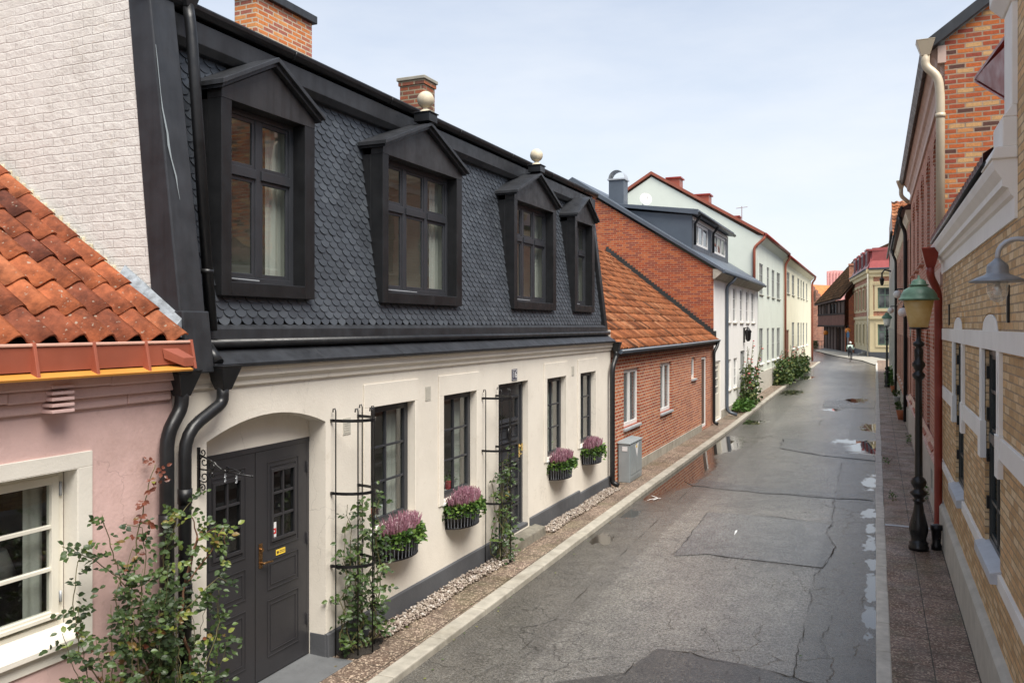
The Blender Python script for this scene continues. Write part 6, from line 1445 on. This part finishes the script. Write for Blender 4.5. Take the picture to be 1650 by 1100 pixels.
m = MB(); m.prism([(1.0, 14.8, 0), (1.0, 14.8, 7.80), (5.2, 14.8, 10.91), (9.4, 14.8, 7.8), (9.4, 14.8, 0)], (0, .02, 0)); m.build('gable_wall', 'obrick', h2)
m = MB(); m.prism([(1.02, 14.9, 7.3), (.99, 14.9, 7.32), (.95, 14.9, 7.42), (.90, 14.9, 7.45), (.88, 14.9, 7.55), (.82, 14.9, 7.62), (.80, 14.9, 7.75), (1.02, 14.9, 7.75)], (0, 13.7, 0))
m.box(.90, 1.02, 14.79, 14.9, 7.45, 7.72); m.build('cornice', 'pinkstone', h2)
m = MB(); m.fb(F2, 14.9, 28.6, 7.05, 7.2, 0, .04); m.fb(F2, 14.9, 28.6, 3.95, 4.15, 0, .06); m.fb(F2, 14.9, 28.6, 4.15, 4.25, 0, .03); m.build('string_course', 'pinkstone', h2)
m = MB(); sl_ = .74; e = Vector((.74, 14.68, 7.62)); r_ = Vector((5.2, 14.68, 7.62 + 4.46 * sl_)); up = Vector((-.08, 0, .14)); dy = Vector((0, 14.0, 0))
m.hexa([e, r_, r_ + dy, e + dy, e + up, r_ + up, r_ + up + dy, e + up + dy]); e = Vector((9.7, 14.68, 7.62)); m.hexa([e, r_, r_ + dy, e + dy, e + up, r_ + up, r_ + up + dy, e + up + dy]); m.build('roof', 'dark_metal', h2, bevel=.008)
m = MB(); m.prism([(.95, 14.84, .95), (.86, 14.84, 1.05), (.90, 14.84, 1.08), (.98, 14.84, 1.2), (1.02, 14.84, 1.2), (1.02, 14.84, .95)], (0, 13.7, 0)); m.build('plinth_cap', 'red_metal', h2)
m = MB(); m.used = True
for a, b in AR:
    m.prism([F2.p(a - .08, 1.02, 0), F2.p(a - .08, 1.02, .13), F2.p(a - .08, 1.12, .10), F2.p(a - .08, 1.22, -.18), F2.p(a - .08, 1.1, -.18)], (0, b - a + .16, 0))
    m.prism([F2.p(a - .05, 4.66, 0), F2.p(a - .05, 4.66, .09), F2.p(a - .05, 4.70, .09), F2.p(a - .05, 4.78, -.18), F2.p(a - .05, 4.68, -.18)], (0, b - a + .1, 0))
m.build('brick_sill', 'sbrick', h2)
m = MB(); shell(m, Fr((.93, 0, 0), (0, 1, 0), (-1, 0, 0)), 14.8, 28.6, 0, .96, [(16.6, 17.2, .3, .7), (21, 21.6, .3, .7)], .1); m.build('plinth', 'plinth_cream', h2)
m = MB(); m.poly([(1.0, 16.5, .2), (1.0, 22, .2), (1.0, 22, .8), (1.0, 16.5, .8)]); m.build('cellar_window', 'dglass', h2)
hopper((.72, 14.72, 7.78), 'beige_metal', h2, .13, .13, .22, .06)
downpipe([(.72, 14.72, 7.58), (.72, 14.72, 7.4), (.90, 14.66, 7.2), (.93, 14.66, 6.9), (.93, 14.66, 4.4)], .065, 'beige_metal', h2, [((.93, 14.66, 6.55), (.93, 14.66, 6.62))])
hopper((.72, 28.5, 7.75), 'beige_metal', h2, .15, .13, .22, .06)
downpipe([(.72, 28.5, 7.55), (.72, 28.5, 7.3), (.95, 28.6, 7.1)], .06, 'beige_metal', h2)

# ------------------------------------------------------------------ right: farther houses
h3 = root('brown_brick_house', (3, 37, 0), 'brick house with dark gutter beyond the arched window house', 'house')
F3 = Fr((.97, 0, 0), (0, 1, 0), (-1, 0, 0))
W3 = [(29.8 + i * 2.2, 30.8 + i * 2.2) for i in range(7)]
m = MB(); shell(m, F3, 28.6, 46, 0, 6.9, [(a, b, 4.3, 6.1, 0, .15) for a, b in W3] + [(a, b, 1.0, 2.9, 0, .15) for a, b in W3]); m.build('wall', 'sbrick', h3)
for a, b in W3:
    for z0, z1 in ((4.3, 6.1), (1.0, 2.9)): window(F3, a, b, z0, z1, .1, 'dgreen_paint', h3, cols=1, rows=(.5,), fw=.06, glass='dglass', sill=(.05, .06), sillmat='pinkstone')
m = MB(); m.prism([(1.0, 28.6, 6.5), (.93, 28.6, 6.55), (.85, 28.6, 6.8), (.85, 28.6, 6.9), (1.0, 28.6, 6.9)], (0, 17.4, 0)); m.build('cornice', 'beige_metal', h3)
m = MB(); m.hexa([(.75, 28.6, 6.88), (.75, 46, 6.88), (5, 46, 6.88), (5, 28.6, 6.88), (.75, 28.6, 6.96), (.75, 46, 6.96), (5, 46, 9.3), (5, 28.6, 9.3)]); m.build('roof', 'tile_brown', h3)
m = MB(); m.tube([(.74, 28.6, 6.95), (.74, 46, 6.95)], .06, 8)
for k in range(28): m.tube([(.70, 28.9 + k * .6, 6.88), (.66, 28.9 + k * .6, 7.0)], .02, 4)
m.build('gutter', 'black_metal', h3)
downpipe([(.74, 30.5, 6.9), (.75, 30.5, 6.7), (.9, 30.6, 6.4), (.9, 30.6, .1)], .06, 'black_metal', h3); downpipe([(.74, 44, 6.9), (.75, 44, 6.7), (.88, 44, 6.4), (.88, 44, .1)], .06, 'black_metal', h3)
m = MB(); m.fb(F3, 28.6, 46, 0, .6, 0, .04); m.build('plinth', 'concrete', h3)
h4 = root('grey_house', (3, 56, 0), 'narrow grey rendered house with pantile roof slope beyond the brown brick house', 'house')
F4 = Fr((.86, 0, 0), (0, 1, 0), (-1, 0, 0)); W4 = [(48 + i * 3.0, 49.2 + i * 3.0) for i in range(5)]
m = MB(); shell(m, F4, 46.02, 64, 0, 8.0, [(a, b, 4.3, 6.3, 0, .15) for a, b in W4] + [(a, b, 1.0, 3.1, 0, .15) for a, b in W4]); m.prism([(.86, 46.02, 6.9), (.86, 51, 10.1), (.86, 64, 10.1), (.86, 64, 6.9)], (.3, 0, 0)); m.build('wall', 'greywall', h4)
m = MB(); pantiles(m, (.8, 46.0, 7.0), (1, 0, 0), Vector((0, 5, 3.15)), 3.4, 5.9, .3, .4, .04, 5); m.build('roof', 'tile_old', h4, recalc=False)
m = MB(); m.hexa([(.86, 46.1, 6.9), (5, 46.1, 6.9), (5, 64, 6.9), (.86, 64, 6.9), (.86, 46.1, 6.95), (5, 46.1, 6.95), (5, 51, 10.0), (.86, 51, 10.0)]); m.build('attic_wall', 'greywall', h4)
for a, b in W4:
    for z0, z1 in ((4.3, 6.3), (1.0, 3.1)): window(F4, a, b, z0, z1, .1, 'greywall', h4, cols=1, rows=(.5,), fw=.06, glass='dglass')
m = MB(); m.tube([(.74, 46.2, 8.0), (.74, 64, 8.0)], .07, 6); m.build('gutter', 'black_metal', h4)
# globe lamps and lantern bracket on the far right facades
for i, (px, py, Y) in enumerate(((1435, 500, 44.6), (1446, 474, 35.5), (1455, 503, 29.5))):
    k = (px - 825) / F; X = Y * (k * CS - SN) / (CS + k * SN); d = -SN * X + CS * Y; z = H - (py - 524) * d / F
    t = root('globe_lamp', (X, Y, z), 'small white globe lamp on a brick wall, %s along the right pavement' % ('farthest', 'middle one', 'nearest')[i], 'wall lamp', 'globe lamps on the right facades')
    m = MB(); m.ball((X, Y, z), .15, (1, 1, 1), 12, 8); m.build('globe', 'milk', t); m = MB(); m.tube([(.97, Y, z + .2), (X, Y, z + .2), (X, Y, z + .12)], .025, 6); m.build('bracket', 'iron', t)
t = root('wall_lantern', (.6, 56, 5.5), 'black iron lantern on a bracket above the far street lamp', 'lantern')
m = MB(); m.tube([(.86, 56, 6.6), (.5, 56, 6.7), (.35, 56, 6.5), (.35, 56, 6.2)], .05, 6); m.lathe(.35, 56, [(.06, 5.75), (.10, 5.85), (.14, 6.1), (.17, 6.12), (.05, 6.25)], 10); m.build('lantern_body', 'iron', t)
# pots along the right pavement
for i, (px, py, mt, lab) in enumerate(((1447, 652, 'potgrey', 'grey pot with green plant by the brown brick house'), (1456, 676, 'terracotta', 'terracotta pot against the right facade'), (1441, 632, 'terracotta', 'small terracotta pot farther along the right facade'))):
    d = 3.3 * F / (py - 524); u = (px - 825) / F * d; X, Y = min(.82, CS * u - SN * d), CS * d + SN * u
    t = root('plant_pot', (X, Y, 0), lab, 'plant pot', 'pots on the right pavement')
    m = MB(); m.lathe(X, Y, [(.10, 0.003), (.16, .3), (.17, .33), (.14, .33)], 14); m.build('pot', mt, t)
    m = MB(); random.seed(40 + i)
    def fn(): a = ru(0, 6.28); return (X + .12 * math.cos(a), Y + .12 * math.sin(a), .33 + ru(0, .28)), (math.cos(a), math.sin(a), .6)
    leafcloud(m, 120, fn, (.06, .12), .6); m.build('foliage', 'leaf_far', t)
m = MB(); random.seed(50)
def fn(): a = ru(0, 6.28); f = rnd(); return (.72 + .2 * math.cos(a) * f, 49.9 + 1.2 * math.sin(a) * f, ru(.02, 1.1) * (1 - .5 * f)), (math.cos(a), math.sin(a), .4)
leafcloud(m, 420, fn, (.1, .2), .7); m.build('shrub', 'leaf_lush', None, label='green shrub growing by the wall behind the farther street lamp', cat='shrub')
for i, (x, y) in enumerate(((.9, 17.8), (.25, 22.0), (.88, 36.0), (.3, 17.4), (.86, 26))):
    m = MB(); random.seed(60 + i)
    def fn(): a = ru(0, 6.28); f = rnd(); return (x + .08 * math.cos(a) * f, y + .5 * math.sin(a) * f, ru(.0, .10 if x < .5 else .22)), (math.cos(a), math.sin(a), .6)
    leafcloud(m, 90 if x > .5 else 40, fn, (.025, .06), .6)
    m.build('weeds', 'leaf_lush', None, label='weeds in the right pavement, %s' % ('in the wall corner past the lamp post', 'in the joint by the kerb farther on', 'at the foot of the brown brick house', 'in the joint near the lamp post', 'at the wall of the arched window house')[i], cat='weeds', kind='stuff')
m = MB(); m.box(.14, .92, 15.05, 15.16, .003, .008); m.build('channel_drain', 'zinc_light', None, kind='structure')

# ------------------------------------------------------------------ far end of the street
def frame2(p0, p1):
    p0, p1 = Vector((*p0, 0)), Vector((*p1, 0)); A = (p1 - p0); L = A.length; A.normalize(); Nn = Vector((A.y, -A.x, 0))
    if Nn.dot(-p0) < 0: Nn = -Nn
    return Fr(p0, A, Nn), L
hc = root('corner_house', (1, 98, .1), 'yellow and red brick corner house with red metal mansard roof', 'house')
CR = (-.55, 92.0); CLf = (-2.55, 110.0); CRt = (6.0, 90.5)
for (p0, p1, nw) in ((CR, CRt, 3), (CR, CLf, 5)):
    fr, L = frame2(p0, p1)
    step = L / nw; ws = [(step * (i + .32), step * (i + .68)) for i in range(nw)] if nw == 5 else [(.75, 2.1), (3.0, 4.2)]
    m = MB(); shell(m, fr, 0, L, 0, 4.0, [(a, b, 1.3, 3.4, 0, .2) for a, b in ws]); m.build('ground_floor_wall', 'stoneyellow', hc)
    m = MB(); shell(m, fr, 0, L, 4.2, 8.4, [(a, b, 5.0, 7.1, 0, .2) for a, b in ws]); m.build('upper_wall', 'rbrick', hc)
    m = MB(); m.fb(fr, 0, L, 3.95, 4.25, -.05, .15); m.fb(fr, 0, L, 8.2, 8.6, -.05, .2); m.fb(fr, 0, L, 8.6, 9.0, -.05, .35); m.fb(fr, 0, L, 7.55, 7.72, 0, .06); m.fb(fr, 0, L, 4.7, 4.85, 0, .06)
    m.fb(fr, 0, .35, 4.25, 8.2, 0, .08); m.fb(fr, L - .35, L, 4.25, 8.2, 0, .08)
    for a, b in ws: wr = .28 if nw == 3 else .16; m.ring(fr, a - wr, b + wr, 5.0 - wr, 7.1 + wr, wr, -.02, .09); m.fb(fr, a - .4, b + .4, 7.38, 7.5, 0, .16); m.ring(fr, a - .2, b + .2, 1.1, 3.6, .2, -.02, .07)
    m.build('stucco_trim', 'stoneyellow', hc)
    m = MB(); m.fb(fr, 0, L, 0, .6, 0, .08); m.build('plinth', 'grey_plinth', hc)
    for a, b in ws:
        window(fr, a, b, 5.0, 7.1, .08, 'green_paint', hc, cols=2, rows=(.66,), fw=.12, bw=.08, glass='dglass'); window(fr, a, b, 1.3, 3.4, .08, 'green_paint', hc, cols=2, rows=(.66,), fw=.12, bw=.08, glass='dglass')
    m = MB(); P = [fr.p(0, 9.0, .3), fr.p(L, 9.0, .3), fr.p(L, 10.9, -.6), fr.p(0, 10.9, -.6)]; m.prism(P, fr.N * -.1); rf = m.build('roof', 'red_roof', hc)
    m = MB(); m.tube([fr.p(0, 9.0, .38), fr.p(L, 9.0, .38)], .1, 6); m.build('gutter', 'zinc', hc)
    if nw == 5:
        for i in range(4):
            a = 1.2 + i * 4.2; m = MB(); m.fb(fr, a, a + 1.9, 9.0, 11.0 + .1 * i * 0, -1.6, .1); m.fb(fr, a - .1, a + 2.0, 11.0, 11.15, -1.6, .2); dmx = m.build('dormer', 'red_roof', hc)
            window(fr, a + .2, a + 1.7, 9.2, 10.8, -.13, 'zinc', dmx, cols=2, rows=(), fw=.12, glass='dglass', name='dormer_window')
    else:
        m = MB(); m.fb(fr, .2, L, 9.1, 11.15, -2.5, -.1); m.build('roof_block', 'red_roof', hc)
m = MB(); m.prism([(CR[0], CR[1], 10.85), (CRt[0], CRt[1] + .4, 10.85), (6, 112, 10.85), (CLf[0], CLf[1], 10.85)], (0, 0, .2)); m.build('roof_top', 'red_roof', hc)
m = MB(); pp = Vector((-.75, 91.6, 0)); m.tube([pp + Vector((0, 0, .1)), pp + Vector((0, 0, 8.5))], .07, 6); m.build('downpipe', 'concrete', hc)
m = MB(); fr, L = frame2(CR, CLf)
for i in range(3): m.fb(fr, 3.0, 4.6, .1, .18 + .17 * (2 - i), .08 + .3 * i, .38 + .3 * i)
m.build('entrance_steps', 'concrete', hc)
# timber framed house
ht = root('timber_framed_house', (-5, 114, .1), 'old timber framed house with jettied upper floor and mossy roof', 'house')
A0 = at(1328.5, 561, 117); A1 = at(1371, 567, 100)
p0, p1 = (A0.x, A0.y), (A1.x, A1.y); fr, L = frame2(p0, p1)
m = MB(); shell(m, fr, 0, L, 0, 3.2, [(L * .52, L * .66, 0, 2.9, 0, .6)]); m.fb(fr, L * .5, L * .68, 0, 3.1, -.9, -.7); m.build('lower_wall', 'wood_dark', ht)
fj = fr.off(.75)
m = MB(); shell(m, fj, -.4, L + .4, 3.1, 6.4, [(L * .28, L * .36, 4.7, 6.0, 0, .2), (L * .5, L * .58, 4.7, 6.0, 0, .2), (L * .62, L * .7, 4.7, 6.0, 0, .2)]); m.poly([fj.p(-.4, 3.1), fj.p(L + .4, 3.1), fj.p(L + .4, 3.1, -1), fj.p(-.4, 3.1, -1)]); m.poly([fj.p(-.4, 3.1), fj.p(-.4, 3.1, -6), fj.p(-.4, 6.4, -6), fj.p(-.4, 6.4)]); m.poly([fr.p(L, 0), fr.p(L, 0, -6), fr.p(L, 7, -6), fr.p(L, 7)]); m.build('jettied_wall', 'wood_dark', ht)
m = MB(); n = 40
for k in range(n): a = -.35 + (L + .7) * k / n; m.fb(fj, a, a + (L + .7) / n * .82, 3.25, 4.6, 0, .07)
m.build('board_cladding', 'wood_red', ht)
m = MB()
for z in (3.1, 4.6, 6.15): m.fb(fj, -.4, L + .4, z, z + .22, -.02, .13)
for k in range(9): a = -.35 + (L + .45) * k / 8; m.fb(fj, a, a + .25, 4.82, 6.15, 0, .09)
for k in range(9): a = (L - .25) * k / 8; m.fb(fr, a, a + .22, 0, 3.1, 0, .08)
m.build('timber_frame', 'wood_black', ht)
m = MB()
for a0, a1 in ((L * .28, L * .36), (L * .5, L * .58), (L * .62, L * .7)): m.fb(fj, a0, a1, 4.7, 6.0, -.2, -.1)
m.build('window', 'dglass', ht)
e0, e1 = fj.p(-.8, 6.2, .5), fj.p(L + .5, 6.6, .5); Ut = (-fr.N * 1.0 + Vector((0, 0, 1.15))).normalized()
m = MB(); pantiles(m, e0, e1 - e0, Ut, (e1 - e0).length, 8.6, .5, .55, .05, 4); m.build('roof', 'tile_moss', ht, recalc=False)
m = MB(); m.prism([e0 - Vector((0, 0, .2)), e1 - Vector((0, 0, .2)), e1 + Ut * 8.6 - Vector((0, 0, .1)), e0 + Ut * 8.6 - Vector((0, 0, .1))], (0, 0, .15)); m.build('roof_underlay', 'wood_dark', ht)
m = MB(); m.prism([fr.p(L + .05, 0, .3), fr.p(L + .05, 6.3, .3), e1 + Ut * 8.3 - Vector((0, 0, .4)), fr.p(L + .05, 0, -7)], fr.A * .3); m.build('end_wall', 'rbrick2', ht)
m = MB(); c0_, c1_ = at(1361.5, 566, 102.5), at(1375, 566, 101.5); m.prism([(c0_.x, c0_.y, 0), (c1_.x, c1_.y, 0), (c1_.x, c1_.y, at(1372, 450, 101.5).z), (c0_.x, c0_.y, at(1372, 476, 101.5).z)], Vector((.2, 2.5, 0))); m.build('brick_fire_wall', 'rbrick2', ht)
cc = at(1374, 440, 104); m = MB(); m.box(cc.x - .4, cc.x + .4, cc.y - .6, cc.y + .6, cc.z - 4, cc.z + .9); m.box(cc.x - .48, cc.x + .48, cc.y - .7, cc.y + .7, cc.z + .9, cc.z + 1.15); m.build('chimney', 'rbrick', ht)
for i, (px, py, lab) in enumerate(((1330.5, 536, 'round orange lantern at the timber framed house corner nearer the brick church'), (1366, 532.5, 'round orange lantern on the timber framed house above the cyclist'))):
    c_ = at(px, py, 112 if i == 0 else 98); t = root('hanging_lantern', c_, lab, 'hanging lantern', 'orange lanterns on the timber framed house')
    m = MB(); m.ball(c_, .34, (1, 1, .9), 10, 6); m.build('lantern_body', 'orange_thing', t); m = MB(); m.tube([c_ + Vector((0, 0, .3)), c_ + Vector((0, 0, .6)), c_ + Vector((.1, .8, .6))], .05, 5); m.build('bracket', 'iron', t)
t = root('sign_post', at(1366.5, 566, 97), 'thin grey traffic sign post with blue sign below the orange lantern', 'sign post')
b_ = at(1366.5, 566, 97); b_.z = .1; m = MB(); m.tube([b_, b_ + Vector((0, 0, 2.6))], .05, 6); m.build('post', 'zinc_light', t); m = MB(); m.box(b_.x - .14, b_.x + .14, b_.y - .09, b_.y - .06, 1.9, 2.5); m.build('sign', 'bluesign', t) if 'bluesign' in MT else None
MT['bluesign'] = simple('blue sign paint', (.12, .25, .42), .4, bst=0)
m = MB(); m.box(b_.x - .14, b_.x + .14, b_.y - .09, b_.y - .06, 1.9, 2.5); m.build('sign', 'bluesign', t)
# brick church with stepped gable, metal roof behind
ch_ = root('brick_church', (-11, 150, .1), 'old brown brick building with stepped gable and orange roof at the street end', 'church')
def wpt(px, py, d): return at(px, py, d)
m = MB(); d_ = 140
m.prism([wpt(1290, 566, d_), wpt(1345, 566, d_), wpt(1345, 520, d_), wpt(1330, 520, d_), wpt(1324, 492, d_), wpt(1324, 480, d_), wpt(1319, 480, d_), wpt(1319, 472, d_), wpt(1315, 472, d_), wpt(1315, 466, d_), wpt(1310, 466, d_), wpt(1310, 460, d_), wpt(1290, 460, d_)], Vector((0, 6, 0))); m.build('wall', 'cbrick', ch_)
m = MB(); m.prism([wpt(1315, 566, 134), wpt(1325, 566, 134), wpt(1325, 514, 134), wpt(1323, 508, 134), wpt(1317, 508, 134), wpt(1315, 514, 134)], Vector((0, 3, 0))); m.build('buttress', 'cbrick', ch_)
m = MB(); m.prism([wpt(1290, 459, 155), wpt(1336, 461, 155), wpt(1350, 500, 150), wpt(1290, 500, 150)], Vector((0, 8, .5))); m.build('roof', 'orange_roof', ch_)
m = MB()
for px in (1308.5, 1313.5): m.prism([wpt(px - 1.2, 484, d_), wpt(px + 1.2, 484, d_), wpt(px + 1.2, 468, d_), wpt(px - 1.2, 468, d_)], Vector((0, -.15, 0)))
m.build('blind_niche', 'wood_dark', ch_)
hrf = root('red_roofed_hall', (-6, 172, .1), 'large building with faded red sheet metal roof behind the timber framed house', 'building')
m = MB(); m.prism([wpt(1332, 530, 165), wpt(1332, 437, 170), wpt(1345, 435.5, 170), wpt(1372, 437, 170), wpt(1362, 455, 169), wpt(1355, 530, 165)], Vector((0, 12, 0))); m.build('roof', 'pink_roof', hrf)
m = MB()
for k in range(5): a_, b_ = wpt(1334 + k * 4.4, 520, 164.7), wpt(1333 + k * 5, 438, 169.6); m.tube([a_, b_], .07, 4)
m.build('standing_seams', 'pink_roof', hrf)

# ------------------------------------------------------------------ world, sun, camera
SUN_EL, SUN_AZ = R(59), R(128)        # azimuth clockwise from +Y: behind the camera's right shoulder
w = bpy.data.worlds.new('World'); scene.world = w; w.use_nodes = True; n = w.node_tree; n.nodes.clear()
o = n.nodes.new('ShaderNodeOutputWorld'); bg = n.nodes.new('ShaderNodeBackground'); sky = n.nodes.new('ShaderNodeTexSky'); sky.sky_type = 'NISHITA'; sky.sun_disc = False
sky.sun_elevation = SUN_EL; sky.sun_rotation = SUN_AZ; sky.air_density = 1.0; sky.dust_density = 1.2; sky.ozone_density = 1.2
tc = n.nodes.new('ShaderNodeTexCoord'); mp = N(n, 'ShaderNodeMapping'); mp.inputs['Scale'].default_value = (1.2, 1.2, 4.5); n.links.new(tc.outputs['Generated'], mp.inputs[0])
f = noi(n, mp.outputs[0], 2.0, 9, .6); cl = ramp(n, f, [(.38, .36), (.68, .62)])
sp = N(n, 'ShaderNodeSeparateXYZ'); n.links.new(tc.outputs['Generated'], sp.inputs[0])
hz = ramp(n, sp.outputs[2], [(0, 1), (.25, .62), (.6, .0)])
veil = mth(n, 'MINIMUM', 1.0, mth(n, 'ADD', mth(n, 'MULTIPLY', cl, .75), mth(n, 'MULTIPLY', hz, .55)))
cloudc = (5.3, 5.5, 5.8)
c = mixc(n, 'MIX', veil, sky.outputs[0], cloudc)
n.links.new(c, bg.inputs[0]); bg.inputs[1].default_value = .1; n.links.new(bg.outputs[0], o.inputs[0])
sd = bpy.data.lights.new('Sun', 'SUN'); sd.energy = 3.6; sd.angle = R(38); sd.color = (1, .95, .87); so = bpy.data.objects.new('Sun', sd); COL.objects.link(so)
dirv = Vector((math.sin(SUN_AZ) * math.cos(SUN_EL), math.cos(SUN_AZ) * math.cos(SUN_EL), math.sin(SUN_EL)))
so.rotation_euler = dirv.to_track_quat('Z', 'Y').to_euler()

cd = bpy.data.cameras.new('Camera'); cam = bpy.data.objects.new('Camera', cd); COL.objects.link(cam); scene.camera = cam
cd.sensor_width = 36; cd.lens = F / 1650 * 36; cd.shift_y = -26 / 1650; cd.clip_end = 3000; cd.clip_start = .05
cam.location = (0, 0, H); cam.rotation_euler = (R(90), 0, math.asin(SN))
scene.view_settings.view_transform = 'Standard'; scene.view_settings.look = 'None'; scene.view_settings.gamma = 1; scene.view_settings.exposure = .88
scene.render.engine = 'CYCLES'; scene.cycles.max_bounces = 8; scene.cycles.transparent_max_bounces = 12
